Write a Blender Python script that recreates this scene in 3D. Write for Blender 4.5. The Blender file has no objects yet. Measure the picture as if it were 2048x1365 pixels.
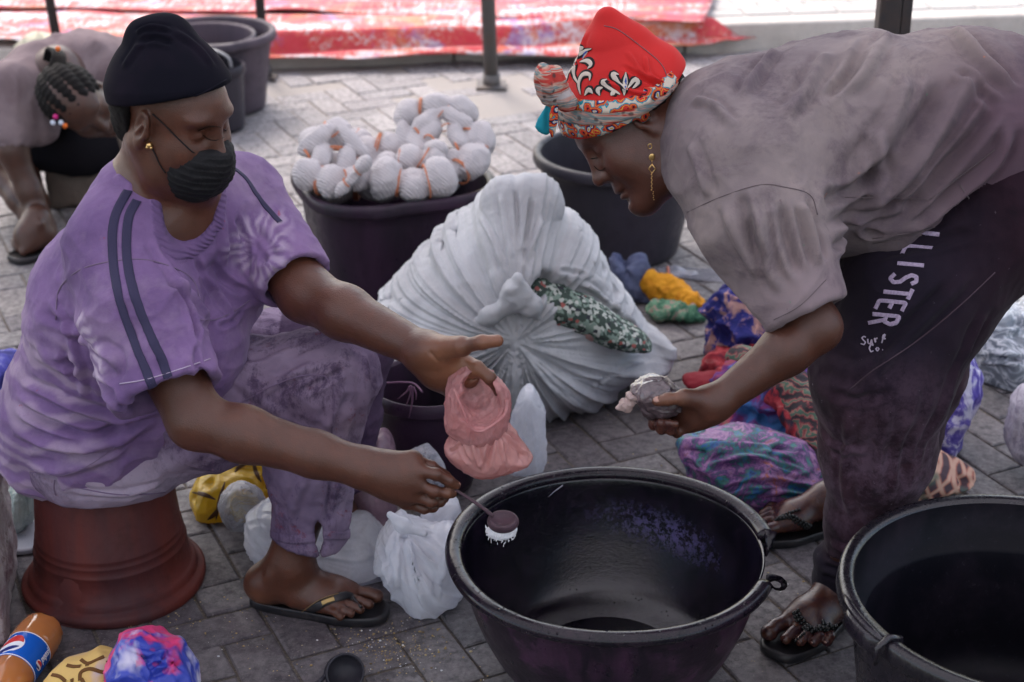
import bpy, bmesh, math, random
import numpy as np
from mathutils import Vector, Matrix
from mathutils.bvhtree import BVHTree
R = math.radians
SC = bpy.context.scene
COL = SC.collection
# ------------------------------------------------------------------ camera
CAM_H, FPX, PITCH = 1.80, 3300.0, R(24.6)
cam_data = bpy.data.cameras.new('camera')
cam = bpy.data.objects.new('camera', cam_data); COL.objects.link(cam)
cam.location = (0, 0, CAM_H); cam.rotation_euler = (R(90) - PITCH, 0, 0)
cam_data.sensor_width = 36; cam_data.lens = FPX / 2048 * 36
cam_data.clip_start = .05; cam_data.clip_end = 400
cam_data.dof.use_dof = True; cam_data.dof.focus_distance = 2.83; cam_data.dof.aperture_fstop = 4.5
SC.camera = cam
# ------------------------------------------------------------------ daylight: bright hazy sky, people in the shade of an awning
SUN_EL, SUN_AZ = 52, -28          # azimuth measured from +Y (away from the camera) towards +X
w = bpy.data.worlds.new('World'); SC.world = w; w.use_nodes = True
nt = w.node_tree; nt.nodes.clear()
sky = nt.nodes.new('ShaderNodeTexSky'); sky.sky_type = 'NISHITA'; sky.sun_disc = False
sky.sun_elevation = R(SUN_EL); sky.sun_rotation = R(SUN_AZ); sky.dust_density = 4; sky.air_density = 1.4
bg = nt.nodes.new('ShaderNodeBackground'); bg.inputs[1].default_value = .15
wo = nt.nodes.new('ShaderNodeOutputWorld')
tint = nt.nodes.new('ShaderNodeMix'); tint.data_type = 'RGBA'; tint.blend_type = 'MULTIPLY'; tint.inputs[0].default_value = 1; tint.inputs[7].default_value = (1.0, .985, .985, 1)   # hazy white sky
nt.links.new(sky.outputs[0], tint.inputs[6]); nt.links.new(tint.outputs[2], bg.inputs[0]); nt.links.new(bg.outputs[0], wo.inputs[0])
sd = bpy.data.lights.new('sun', 'SUN'); sd.energy = .6; sd.angle = R(12); sd.color = (1, .965, .945)
sun = bpy.data.objects.new('sun', sd); COL.objects.link(sun)
sv = Vector((math.sin(R(SUN_AZ)) * math.cos(R(SUN_EL)), math.cos(R(SUN_AZ)) * math.cos(R(SUN_EL)), math.sin(R(SUN_EL))))
sun.rotation_euler = sv.to_track_quat('Z', 'Y').to_euler()
SC.view_settings.view_transform = 'Standard'; SC.view_settings.look = 'None'
SC.view_settings.gamma = 1; SC.view_settings.use_curve_mapping = False
SC.view_settings.exposure = 1.45
SC.render.engine = 'CYCLES'
SC.cycles.use_denoising = True
SC.cycles.max_bounces = 10; SC.cycles.transparent_max_bounces = 16; SC.cycles.caustics_refractive = False; SC.cycles.caustics_reflective = False
# ------------------------------------------------------------------ pixel <-> place (photograph is 2048 x 1365)
CP, SP = math.cos(PITCH), math.sin(PITCH)
def ray(px, py):
    u = (px - 1024) / FPX; v = (py - 682.5) / FPX
    return np.array([u, CP - v * SP, -SP - v * CP])
def P(px, py, Y):
    d = ray(px, py); return np.array([0, 0, CAM_H]) + d * (Y / d[1])
def G(px, py, z=0.0):
    d = ray(px, py); return np.array([0, 0, CAM_H]) + d * ((z - CAM_H) / d[2])
def V3(a): return Vector((float(a[0]), float(a[1]), float(a[2])))
def lerp(a, b, t): return a + (b - a) * t
# ------------------------------------------------------------------ noise
_rs = np.random.RandomState(7)
_T = _rs.rand(64, 64, 64).astype(np.float32)
def vnoise(p):
    i = np.floor(p).astype(np.int64); f = (p - i).astype(np.float32); f = f * f * (3 - 2 * f)
    i &= 63; j = (i + 1) & 63
    x0, y0, z0 = i[:, 0], i[:, 1], i[:, 2]; x1, y1, z1 = j[:, 0], j[:, 1], j[:, 2]
    fx, fy, fz = f[:, 0], f[:, 1], f[:, 2]
    a = _T[x0, y0, z0] * (1 - fx) + _T[x1, y0, z0] * fx
    b = _T[x0, y1, z0] * (1 - fx) + _T[x1, y1, z0] * fx
    c = _T[x0, y0, z1] * (1 - fx) + _T[x1, y0, z1] * fx
    d = _T[x0, y1, z1] * (1 - fx) + _T[x1, y1, z1] * fx
    return (a * (1 - fy) + b * fy) * (1 - fz) + (c * (1 - fy) + d * fy) * fz
def fbm(p, o=3):
    s = 0; a = 1; t = 0
    for k in range(o):
        s = s + a * vnoise(p * 2 ** k + 17.3 * k); t += a; a *= .5
    return s / t * 2 - 1
def ridge(p, o=2):
    s = 0; a = 1; t = 0
    for k in range(o):
        s = s + a * (1 - np.abs(vnoise(p * 2 ** k + 9.1 * k) * 2 - 1) * 2); t += a; a *= .5
    return s / t
def crease(p, o=2, pw=3):
    """thin sharp crests between broad hollows, as in crushed cloth or film"""
    s = 0; a = 1; t = 0
    for k in range(o):
        q = p * 1.9 ** k + 5.3 * k; q = q + .35 * (vnoise(q * .7 + 3)[:, None] - .5)
        s = s + a * (1 - np.abs(vnoise(q) * 2 - 1)) ** pw; t += a; a *= .55
    return s / t * 1.6 - .6
# ------------------------------------------------------------------ distance fields
def unit(v): v = np.asarray(v, float); return v / (np.linalg.norm(v) + 1e-12)
def frame(fwd, up):
    """3x3 whose columns are forward, left, up"""
    f = unit(fwd); l = unit(np.cross(up, f)); u = np.cross(f, l)
    return np.stack([f, l, u], 1)
class Pr:
    """cone / ellipsoid / half space / any function, with a bounding sphere"""
    def __init__(s, fn, c, r): s.fn, s.c, s.r = fn, np.asarray(c, np.float32), float(r)
def cone(a, b, ra, rb, flat=None, fs=1.0):
    a = np.asarray(a, np.float32); b = np.asarray(b, np.float32); ab = b - a; L2 = float(ab @ ab) + 1e-9
    if flat is not None: fl = unit(flat).astype(np.float32)
    def fn(p):
        q = p - a
        if flat is not None:
            abf = ab + fl * float(ab @ fl) * (1 / fs - 1); q = q + fl * ((q @ fl) * (1 / fs - 1))[:, None]; l2 = float(abf @ abf) + 1e-9
        else: abf = ab; l2 = L2
        h = np.clip((q @ abf) / l2, 0, 1)
        q = q - h[:, None] * abf
        return np.sqrt((q * q).sum(1)) - (ra + (rb - ra) * h)
    return Pr(fn, (a + b) / 2, np.sqrt(L2) / 2 + max(ra, rb) * max(1, fs))
def ell(c, r, M=None):
    c = np.asarray(c, np.float32); r = np.asarray(r, np.float32); M = np.eye(3) if M is None else M; M = M.astype(np.float32)
    def fn(p):
        q = (p - c) @ M
        k0 = np.sqrt(((q / r) ** 2).sum(1)) + 1e-9; k1 = np.sqrt(((q / (r * r)) ** 2).sum(1)) + 1e-6
        return k0 * (k0 - 1) / k1
    return Pr(fn, c, r.max())
def half(c, n):
    """solid on the side the normal points away from"""
    c = np.asarray(c, np.float32); n = unit(n).astype(np.float32)
    return Pr(lambda p: (p - c) @ n, c, 1e3)
def torus(c, M, Rr, r, sy=1.0):
    c = np.asarray(c, np.float32); M = M.astype(np.float32)
    def fn(p):
        q = (p - c) @ M      # axis = col 2
        a = np.sqrt(q[:, 0] ** 2 + (q[:, 1] / sy) ** 2) - Rr
        return np.sqrt(a * a + q[:, 2] ** 2) - r
    return Pr(fn, c, Rr * max(1, sy) + r)
def rbox(c, M, hs, r):
    c = np.asarray(c, np.float32); M = M.astype(np.float32); hs = np.asarray(hs, np.float32)
    def fn(p):
        q = np.abs((p - c) @ M) - (hs - r)
        return np.sqrt((np.maximum(q, 0) ** 2).sum(1)) + np.minimum(q.max(1), 0) - r
    return Pr(fn, c, np.linalg.norm(hs))
def poly2d(P2, pts):
    """signed distance to a polygon, negative inside"""
    d = np.full(len(P2), 1e9, np.float32); s = np.ones(len(P2), np.float32); n = len(pts)
    for i in range(n):
        a = pts[i]; b = pts[i - 1]; e = b - a; w_ = P2 - a
        h = np.clip((w_ @ e) / (e @ e), 0, 1); q = w_ - h[:, None] * e
        d = np.minimum(d, (q * q).sum(1))
        c1 = P2[:, 1] >= a[1]; c2 = P2[:, 1] < b[1]; c3 = e[0] * w_[:, 1] > e[1] * w_[:, 0]
        fl = (c1 & c2 & c3) | (~c1 & ~c2 & ~c3); s[fl] *= -1
    return s * np.sqrt(d)
def smooth_loop(pts, n=2):
    pts = np.asarray(pts, float)
    for _ in range(n):
        q = np.roll(pts, -1, 0); pts = np.stack([pts * .75 + q * .25, pts * .25 + q * .75], 1).reshape(-1, 2)
    return pts
def puff(outline, Y, T, W=None, n=1, yc=0.0, power=.5):
    """pillow whose outline (photo pixels) stands at depth Y; T half thickness, W rounding width"""
    q = np.array([P(x, y, Y)[[0, 2]] for x, y in outline]); q = smooth_loop(q, n).astype(np.float32)
    c = q.mean(0); rr = np.sqrt(((q - c) ** 2).sum(1)).max(); W = W or rr * .5
    def fn(p):
        s = poly2d(p[:, [0, 2]], q); t = np.clip(-s / W, 0, 1)
        th = T * (1 - (1 - t) ** 2) ** power
        dy = np.abs(p[:, 1] - (Y + yc)) - th
        return np.where(s > 0, np.sqrt(s * s + np.maximum(dy, 0) ** 2), np.maximum(s, dy * .6))
    return Pr(fn, (c[0], Y + yc, c[1]), rr + T)
BIG = 1e3
class SDF:
    def __init__(s): s.ops = []
    def u(s, pr, k=.0): s.ops.append((0, pr, k)); return s
    def sub(s, pr, k=.0): s.ops.append((1, pr, k)); return s
    def inter(s, pr, k=.0): s.ops.append((2, pr, k)); return s
    def chain(s, pts, rad, k=.02, flat=None, fs=1.0):
        for i in range(len(pts) - 1): s.u(cone(pts[i], pts[i + 1], rad[i], rad[i + 1], flat, fs), k if (s.ops and i == 0) or i else k)
        return s
    def __call__(s, p, bc=None, br=0.0):
        d = np.full(len(p), BIG, np.float32)
        for op, pr, k in s.ops:
            if bc is not None:
                gap = np.linalg.norm(pr.c - bc) - pr.r - br
                if op == 0 and gap > .05 + k: continue
                if op == 1 and gap > .03 + k: continue
            e = pr.fn(p).astype(np.float32)
            if op == 0:
                if k > 0:
                    h = np.maximum(k - np.abs(d - e), 0) / k; d = np.minimum(d, e) - h * h * k * .25
                else: d = np.minimum(d, e)
            elif op == 1:
                e = -e
                if k > 0:
                    h = np.maximum(k - np.abs(d - e), 0) / k; d = np.maximum(d, e) + h * h * k * .25
                else: d = np.maximum(d, e)
            else:
                if k > 0:
                    h = np.maximum(k - np.abs(d - e), 0) / k; d = np.maximum(d, e) + h * h * k * .25
                else: d = np.maximum(d, e)
        return d
    def bounds(s):
        lo = np.full(3, 1e9); hi = -lo
        for op, pr, k in s.ops:
            if op == 0: lo = np.minimum(lo, pr.c - pr.r); hi = np.maximum(hi, pr.c + pr.r)
        return lo - .01, hi + .01
def surface_nets(sdf, h, lo=None, hi=None, B=8):
    l0, h0 = sdf.bounds()
    lo = l0 if lo is None else np.maximum(l0, lo); hi = h0 if hi is None else np.minimum(h0, hi)
    nb = np.maximum(1, np.ceil((hi - lo) / (h * B)).astype(int) + 1); n = nb * B
    ax = [np.arange(nb[i]) for i in range(3)]
    bi = np.stack(np.meshgrid(*ax, indexing='ij'), -1).reshape(-1, 3)
    bcs = (lo + (bi + .5) * B * h).astype(np.float32)
    # coarse pass in super blocks
    dc = np.full(len(bi), BIG, np.float32); S = 4; hd = B * h * .87
    key = (bi // S) @ np.array([1000000, 1000, 1]); order = np.argsort(key, kind='stable'); ks, st = np.unique(key[order], return_index=True)
    groups = np.split(order, st[1:])
    for g in groups:
        c = bcs[g].mean(0); dc[g] = sdf(bcs[g], c, S * B * h * .9 + .04)
    act = np.abs(dc) < hd * 1.35 + .004
    F = np.empty(tuple(n), np.float32)
    F.reshape(nb[0], B, nb[1], B, nb[2], B)[...] = dc.reshape(nb)[:, None, :, None, :, None]
    loc = np.stack(np.meshgrid(*[np.arange(B)] * 3, indexing='ij'), -1).reshape(-1, 3)
    Fv = F.reshape(nb[0], B, nb[1], B, nb[2], B)
    S = 2
    key = (bi // S) @ np.array([1000000, 1000, 1]); order = np.argsort(key, kind='stable'); ks, st = np.unique(key[order], return_index=True)
    for g in np.split(order, st[1:]):
        g = g[act[g]]
        if not len(g): continue
        pts = (lo + ((bi[g] * B)[:, None, :] + loc[None]) * h).reshape(-1, 3).astype(np.float32)
        c = bcs[g].mean(0); v = sdf(pts, c, S * B * h * .9).reshape(len(g), B, B, B)
        for t, b in enumerate(g): Fv[bi[b, 0], :, bi[b, 1], :, bi[b, 2], :] = v[t]
    sg = F < 0
    cid = lambda i, j, k: (i * n[1] + j) * n[2] + k
    vc = []; vp = []; quads = []
    for a in range(3):
        sl0 = [slice(1, -1)] * 3; sl1 = [slice(1, -1)] * 3; sl0[a] = slice(1, -2); sl1[a] = slice(2, -1)
        s0 = sg[tuple(sl0)]; s1 = sg[tuple(sl1)]
        idx = np.stack(np.nonzero(s0 != s1), 1) + 1
        if not len(idx): continue
        jdx = idx.copy(); jdx[:, a] += 1
        f0 = F[tuple(idx.T)]; f1 = F[tuple(jdx.T)]; t = f0 / (f0 - f1)
        p = idx.astype(np.float32); p[:, a] += t
        b, c = (a + 1) % 3, (a + 2) % 3
        cells = []
        for db, dcc in ((0, 0), (-1, 0), (-1, -1), (0, -1)):
            q = idx.copy(); q[:, b] += db; q[:, c] += dcc
            ci = cid(q[:, 0], q[:, 1], q[:, 2]); cells.append(ci); vc.append(ci); vp.append(p)
        Q = np.stack(cells, 1); inside = f0 < 0
        Q[~inside] = Q[~inside][:, ::-1]
        quads.append(Q)
    if not vc: return np.zeros((0, 3)), np.zeros((0, 4), int)
    vc = np.concatenate(vc); vp = np.concatenate(vp); quads = np.concatenate(quads)
    uq, inv = np.unique(vc, return_inverse=True)
    cnt = np.bincount(inv)
    V = np.stack([np.bincount(inv, vp[:, i]) / cnt for i in range(3)], 1) * h + lo
    Fq = np.searchsorted(uq, quads)
    return V, Fq
def vnormals(V, Fq):
    a = V[Fq[:, 2]] - V[Fq[:, 0]]; b = V[Fq[:, 3]] - V[Fq[:, 1]]; fn = np.cross(a, b)
    N = np.zeros_like(V)
    for i in range(4): 
        for c in range(3): N[:, c] += np.bincount(Fq[:, i], fn[:, c], len(V))
    return N / (np.linalg.norm(N, axis=1)[:, None] + 1e-12)
def relax(V, Fq, it=1, lam=.5):
    for _ in range(it):
        S = np.zeros_like(V); C = np.zeros(len(V))
        for i in range(4):
            j = (i + 1) % 4
            for a_, b_ in ((i, j), (j, i)):
                C += np.bincount(Fq[:, a_], minlength=len(V))
                for c in range(3): S[:, c] += np.bincount(Fq[:, a_], V[Fq[:, b_], c], len(V))
        V = V + lam * (S / C[:, None] - V)
    return V
# ------------------------------------------------------------------ objects
def tag(o, label=None, cat=None, group=None, kind=None):
    for k, v in (('label', label), ('category', cat), ('group', group), ('kind', kind)):
        if v: o[k] = v
    return o
def empty(name, loc, label, cat, group=None):
    o = bpy.data.objects.new(name, None); COL.objects.link(o); o.location = V3(loc); o.empty_display_size = .05
    return tag(o, label, cat, group)
def mesh_obj(name, V, F, mat, parent=None, smooth=True, mats=None, fm=None):
    me = bpy.data.meshes.new(name)
    V = np.asarray(V, np.float64)
    if isinstance(F, np.ndarray) and F.ndim == 2:
        nv = F.shape[1]; me.vertices.add(len(V)); me.vertices.foreach_set('co', V.astype(np.float32).ravel())
        me.loops.add(F.size); me.loops.foreach_set('vertex_index', F.astype(np.int32).ravel())
        me.polygons.add(len(F)); me.polygons.foreach_set('loop_start', np.arange(0, F.size, nv, dtype=np.int32)); me.polygons.foreach_set('loop_total', np.full(len(F), nv, np.int32))
        me.update(calc_edges=True); me.validate()
    else:
        me.from_pydata([tuple(v) for v in V], [], [tuple(f) for f in F]); me.update()
    if smooth: me.polygons.foreach_set('use_smooth', np.ones(len(me.polygons), bool))
    for m in (mats or [mat]): me.materials.append(m)
    if fm is not None: me.polygons.foreach_set('material_index', np.asarray(fm, np.int32))
    o = bpy.data.objects.new(name, me); COL.objects.link(o)
    if parent is not None: adopt(o, parent)
    return o
def adopt(o, parent):
    o.parent = parent
    m = Matrix.Identity(4); q = parent
    while q is not None: m = q.matrix_parent_inverse @ q.matrix_basis @ m; q = q.parent
    o.matrix_parent_inverse = m.inverted()
def set_origin(o, c):
    c = V3(c); o.data.transform(Matrix.Translation(-c)); o.location = c
def sdf_obj(name, sdf, h, mat, parent=None, disp=None, rel=1, lo=None, hi=None, attr=None, floor=None):
    V, F = surface_nets(sdf, h, lo, hi)
    if rel: V = relax(V, F, rel)
    if disp is not None:
        N = vnormals(V, F); V = disp(V, N)
    if floor is not None: V[:, 2] = np.maximum(V[:, 2], floor)
    o = mesh_obj(name, V, F, mat, parent)
    if attr:
        for an, fn in attr.items():
            a = o.data.color_attributes.new(an, 'FLOAT_COLOR', 'POINT'); c = fn(V); a.data.foreach_set('color', c.astype(np.float32).ravel())
    return o
def bvh_of(*obs):
    vs = []; fs = []; n = 0
    for o in obs:
        me = o.data; a = np.empty(len(me.vertices) * 3, np.float32); me.vertices.foreach_get('co', a)
        a = a.reshape(-1, 3) + np.array(o.matrix_basis.translation if o.parent is None else (0, 0, 0)); vs += [tuple(v) for v in a.tolist()]
        fs += [tuple(i + n for i in p.vertices) for p in me.polygons]; n += len(a)
    return BVHTree.FromPolygons(vs, fs)
CAMP = Vector((0, 0, CAM_H))
def hit(bvh, px, py, off=0.0):
    loc, nor, i, d = bvh.ray_cast(CAMP, V3(ray(px, py)).normalized())
    if loc is None:
        return None
    if nor.dot(V3(ray(px, py))) > 0: nor = -nor
    return np.array(loc + nor * off), np.array(nor)
# tubes, ribbons, lathes
def frames_along(pts):
    pts = np.asarray(pts, float); T = np.gradient(pts, axis=0); T /= np.linalg.norm(T, axis=1)[:, None] + 1e-12
    n = np.cross(T[0], [0, 0, 1.0]); n = n if np.linalg.norm(n) > 1e-3 else np.cross(T[0], [0, 1.0, 0]); n = unit(n); out = []
    for t in T:
        n = unit(n - t * (n @ t)); out.append((n, np.cross(t, n)))
    return pts, T, out
def tube_data(pts, rad, seg=8, sy=1.0, cap=True):
    pts, T, fr = frames_along(pts); m = len(pts); rad = np.broadcast_to(rad, m)
    V = []; F = []
    for i in range(m):
        a, b = fr[i]
        for k in range(seg):
            t = 2 * math.pi * k / seg; V.append(pts[i] + a * math.cos(t) * rad[i] + b * math.sin(t) * rad[i] * sy)
    for i in range(m - 1):
        for k in range(seg):
            k2 = (k + 1) % seg; F.append((i * seg + k, i * seg + k2, (i + 1) * seg + k2, (i + 1) * seg + k))
    if cap: F.append(tuple(range(seg))[::-1]); F.append(tuple((m - 1) * seg + k for k in range(seg)))
    return V, F
def spline(pts, n=8):
    pts = np.asarray(pts, float); out = []
    if len(pts) < 2: return pts
    q = np.vstack([2 * pts[0] - pts[1], pts, 2 * pts[-1] - pts[-2]])
    for i in range(1, len(q) - 2):
        for t in np.arange(n) / n:
            a, b, c, d = q[i - 1:i + 3]
            out.append(.5 * (2 * b + (c - a) * t + (2 * a - 5 * b + 4 * c - d) * t * t + (3 * b - a - 3 * c + d) * t ** 3))
    out.append(pts[-1]); return np.array(out)
class MB:
    def __init__(s): s.V = []; s.F = []
    def add(s, V, F):
        n = len(s.V); s.V += [tuple(map(float, v)) for v in V]; s.F += [tuple(i + n for i in f) for f in F]; return s
    def tube(s, pts, rad, seg=8, sy=1.0, cap=True):
        if len(pts) < 2: return s
        return s.add(*tube_data(pts, rad, seg, sy, cap))
    def box(s, c, hs, M=None):
        M = np.eye(3) if M is None else M; c = np.asarray(c, float)
        V = [c + M @ (np.array([x, y, z]) * hs) for x in (-1, 1) for y in (-1, 1) for z in (-1, 1)]
        return s.add(V, [(0, 1, 3, 2), (4, 6, 7, 5), (0, 4, 5, 1), (2, 3, 7, 6), (0, 2, 6, 4), (1, 5, 7, 3)])
    def ball(s, c, r, seg=8, rings=5, M=None):
        r = np.broadcast_to(r, 3); M = np.eye(3) if M is None else M; V = []; F = []
        for i in range(1, rings):
            a = math.pi * i / rings
            for k in range(seg):
                b = 2 * math.pi * k / seg; V.append(np.asarray(c) + M @ (np.array([math.sin(a) * math.cos(b), math.sin(a) * math.sin(b), math.cos(a)]) * r))
        V.append(np.asarray(c) + M @ np.array([0, 0, r[2]])); V.append(np.asarray(c) - M @ np.array([0, 0, r[2]])); t, bo = len(V) - 2, len(V) - 1
        for i in range(rings - 2):
            for k in range(seg):
                k2 = (k + 1) % seg; F.append((i * seg + k, (i + 1) * seg + k, (i + 1) * seg + k2, i * seg + k2))
        for k in range(seg): F.append((t, k, (k + 1) % seg)); F.append((bo, (rings - 2) * seg + (k + 1) % seg, (rings - 2) * seg + k))
        return s.add(V, F)
    def ribbon(s, L, Rr, N, th=.001):
        """strip between polylines L and Rr, thickness th along normals N"""
        L, Rr, N = map(np.asarray, (L, Rr, N)); m = len(L); V = np.concatenate([L + N * th, Rr + N * th, L - N * th, Rr - N * th]); F = []
        for i in range(m - 1):
            F += [(i, m + i, m + i + 1, i + 1), (2 * m + i, 2 * m + i + 1, 3 * m + i + 1, 3 * m + i), (i, i + 1, 2 * m + i + 1, 2 * m + i), (m + i, 3 * m + i, 3 * m + i + 1, m + i + 1)]
        F += [(0, 2 * m, 3 * m, m), (m - 1, 2 * m - 1, 4 * m - 1, 3 * m - 1)]
        return s.add(V, F)
    def build(s, name, mat, parent=None, smooth=True): return mesh_obj(name, np.array(s.V), s.F, mat, parent, smooth)
def lathe_data(prof, c, seg=96, fn=None):
    """prof: (radius, z) list, open; fn(theta, r, z, i)->(r,z) tweaks"""
    V = []; F = []; m = len(prof)
    for k in range(seg):
        t = 2 * math.pi * k / seg
        for i, (r, z) in enumerate(prof):
            x = math.cos(t) * r; y = math.sin(t) * r
            if fn: x, y, z = fn(t, r, z, i)
            V.append((c[0] + x, c[1] + y, c[2] + z))
    for k in range(seg):
        k2 = (k + 1) % seg
        for i in range(m - 1): F.append((k * m + i, k2 * m + i, k2 * m + i + 1, k * m + i + 1))
    return V, F
# ------------------------------------------------------------------ materials
MATS = {}
class NB:
    def __init__(s, name):
        s.m = bpy.data.materials.new(name); s.m.use_nodes = True; s.t = s.m.node_tree; s.n = s.t.nodes; s.b = s.n['Principled BSDF']
        s.co = s.n.new('ShaderNodeTexCoord').outputs['Object']
    def link(s, a, b): s.t.links.new(a, b)
    def val(s, sock, v):
        if isinstance(v, (int, float)): sock.default_value = v
        elif isinstance(v, tuple): sock.default_value = v if len(v) == 4 or sock.type == 'VECTOR' else v + (1,)
        else: s.link(v, sock)
    def mapping(s, scale=(1, 1, 1), rot=(0, 0, 0), loc=(0, 0, 0), co=None):
        m = s.n.new('ShaderNodeMapping'); s.link(co or s.co, m.inputs[0]); m.inputs['Scale'].default_value = scale; m.inputs['Rotation'].default_value = rot; m.inputs['Location'].default_value = loc
        return m.outputs[0]
    def noise(s, scale, detail=4, rough=.55, dist=0, co=None, col=False):
        m = s.n.new('ShaderNodeTexNoise'); s.link(co or s.co, m.inputs['Vector']); m.inputs['Scale'].default_value = scale; m.inputs['Detail'].default_value = detail; m.inputs['Roughness'].default_value = rough; m.inputs['Distortion'].default_value = dist
        return m.outputs[1 if col else 0]
    def vor(s, scale, co=None, feat='F1', out='Distance', rnd=1):
        m = s.n.new('ShaderNodeTexVoronoi'); m.feature = feat; s.link(co or s.co, m.inputs['Vector']); m.inputs['Scale'].default_value = scale; m.inputs['Randomness'].default_value = rnd
        return m.outputs[out]
    def wave(s, scale, dist=2, co=None, d='X', typ='BANDS', detail=2, dscale=1):
        m = s.n.new('ShaderNodeTexWave'); m.wave_type = typ
        if typ == 'BANDS': m.bands_direction = d
        else: m.rings_direction = d
        s.link(co or s.co, m.inputs['Vector']); m.inputs['Scale'].default_value = scale; m.inputs['Distortion'].default_value = dist; m.inputs['Detail'].default_value = detail; m.inputs['Detail Scale'].default_value = dscale
        return m.outputs['Fac']
    def ramp(s, f, stops, interp='LINEAR'):
        m = s.n.new('ShaderNodeValToRGB'); m.color_ramp.interpolation = interp; e = m.color_ramp.elements
        while len(e) > len(stops): e.remove(e[-1])
        while len(e) < len(stops): e.new(1)
        for x, (p, c) in zip(e, stops): x.position = p; x.color = (c if isinstance(c, tuple) else (c, c, c)) + (1,) if not (isinstance(c, tuple) and len(c) == 4) else c
        s.link(f, m.inputs[0]); return m.outputs[0]
    def mix(s, f, a, b, mode='MIX'):
        m = s.n.new('ShaderNodeMix'); m.data_type = 'RGBA'; m.blend_type = mode; m.clamp_factor = True
        s.val(m.inputs['Factor'], f); s.val(m.inputs[6], a); s.val(m.inputs[7], b); return m.outputs[2]
    def math(s, op, a, b=0.0, c=0.0, clamp=False):
        m = s.n.new('ShaderNodeMath'); m.operation = op; m.use_clamp = clamp; s.val(m.inputs[0], a); s.val(m.inputs[1], b); s.val(m.inputs[2], c); return m.outputs[0]
    def sep(s, co=None):
        m = s.n.new('ShaderNodeSeparateXYZ'); s.link(co or s.co, m.inputs[0]); return m.outputs
    def comb(s, x, y, z):
        m = s.n.new('ShaderNodeCombineXYZ'); s.val(m.inputs[0], x); s.val(m.inputs[1], y); s.val(m.inputs[2], z); return m.outputs[0]
    def warp(s, amt, scale, co=None):
        n = s.noise(scale, 3, col=True, co=co); a = s.n.new('ShaderNodeVectorMath'); a.operation = 'MULTIPLY_ADD'; s.link(n, a.inputs[0]); a.inputs[1].default_value = (amt,) * 3; s.link(co or s.co, a.inputs[2]); return a.outputs[0]
    def attr(s, name, out='Color'):
        m = s.n.new('ShaderNodeAttribute'); m.attribute_name = name; return m.outputs[out]
    def rnd(s): return s.n.new('ShaderNodeObjectInfo').outputs['Random']
    def island(s): return s.n.new('ShaderNodeNewGeometry').outputs['Random Per Island']
    def bump(s, h, dist=.002, st=1.0):
        m = s.n.new('ShaderNodeBump'); s.link(h, m.inputs['Height']); m.inputs['Distance'].default_value = dist; m.inputs['Strength'].default_value = st
        if s.b.inputs['Normal'].links: s.link(s.b.inputs['Normal'].links[0].from_socket, m.inputs['Normal'])
        s.link(m.outputs[0], s.b.inputs['Normal']); return s
    def set(s, **k):
        for a, v in k.items(): s.val(s.b.inputs[a.replace('_', ' ')], v)
        return s
# ================================================================== MATERIALS
def m_paver():
    s = NB('paver stone'); g = s.n.new('ShaderNodeNewGeometry').outputs['Position']
    r = s.rnd(); isl = s.island(); rr = s.math('FRACT', s.math('ADD', s.math('MULTIPLY', isl, 7.31), s.math('MULTIPLY', r, 3.7)))
    base = s.ramp(rr, [(0, (.13, .125, .13)), (.3, (.185, .175, .175)), (.55, (.215, .195, .195)), (.8, (.26, .245, .24)), (1, (.165, .148, .16))])
    st = s.noise(2.3, 5, .65, .6, co=g); purple = s.ramp(st, [(.42, 0.0), (.62, .75)])
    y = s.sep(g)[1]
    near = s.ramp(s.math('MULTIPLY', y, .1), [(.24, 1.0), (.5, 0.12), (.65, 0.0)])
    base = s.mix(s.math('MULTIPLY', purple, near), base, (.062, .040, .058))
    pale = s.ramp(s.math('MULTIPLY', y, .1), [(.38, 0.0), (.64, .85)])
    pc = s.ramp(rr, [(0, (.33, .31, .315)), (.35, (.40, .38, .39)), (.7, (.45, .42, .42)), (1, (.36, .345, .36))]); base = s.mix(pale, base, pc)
    n2 = s.noise(55, 6, .7, co=g); base = s.mix(s.ramp(n2, [(.38, .75), (.62, 0.0)]), base, (.035, .030, .036))
    n4 = s.noise(9, 5, .7, .4, co=g); base = s.mix(s.ramp(n4, [(.50, 0.0), (.74, .6)]), base, (.27, .245, .25))
    n3 = s.noise(240, 3, .6, co=g); base = s.mix(s.ramp(n3, [(.6, 0.0), (.76, .5)]), base, (.36, .33, .31))
    s.set(Base_Color=base, Roughness=s.ramp(s.noise(4, 4, co=g), [(.35, .55), (.65, .85)]))
    s.bump(s.noise(34, 7, .78, co=g), .007, .8); s.bump(s.noise(300, 4, .7, co=g), .0012, .8); return s.m
def m_sand():
    s = NB('joint sand'); g = s.n.new('ShaderNodeNewGeometry').outputs['Position']
    y = s.sep(g)[1]; b = s.ramp(s.noise(160, 5, .7, co=g), [(.3, (.055, .048, .045)), (.55, (.13, .108, .09)), (.8, (.3, .25, .18))])
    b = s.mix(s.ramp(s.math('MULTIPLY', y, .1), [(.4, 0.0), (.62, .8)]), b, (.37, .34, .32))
    s.set(Base_Color=b, Roughness=.95); s.bump(s.noise(260, 4, .7, co=g), .004, 1); return s.m
def m_concrete(name, c, c2, sc=3):
    s = NB(name); g = s.n.new('ShaderNodeNewGeometry').outputs['Position']
    b = s.mix(s.ramp(s.noise(sc, 6, .65, co=g), [(.35, 0.0), (.7, 1.0)]), c, c2)
    b = s.mix(s.ramp(s.noise(70, 5, .7, co=g), [(.5, 0.0), (.8, .5)]), b, tuple(x * .45 for x in c))
    s.set(Base_Color=b, Roughness=.9); s.bump(s.noise(60, 6, .7, co=g), .004, .7); return s.m
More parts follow.
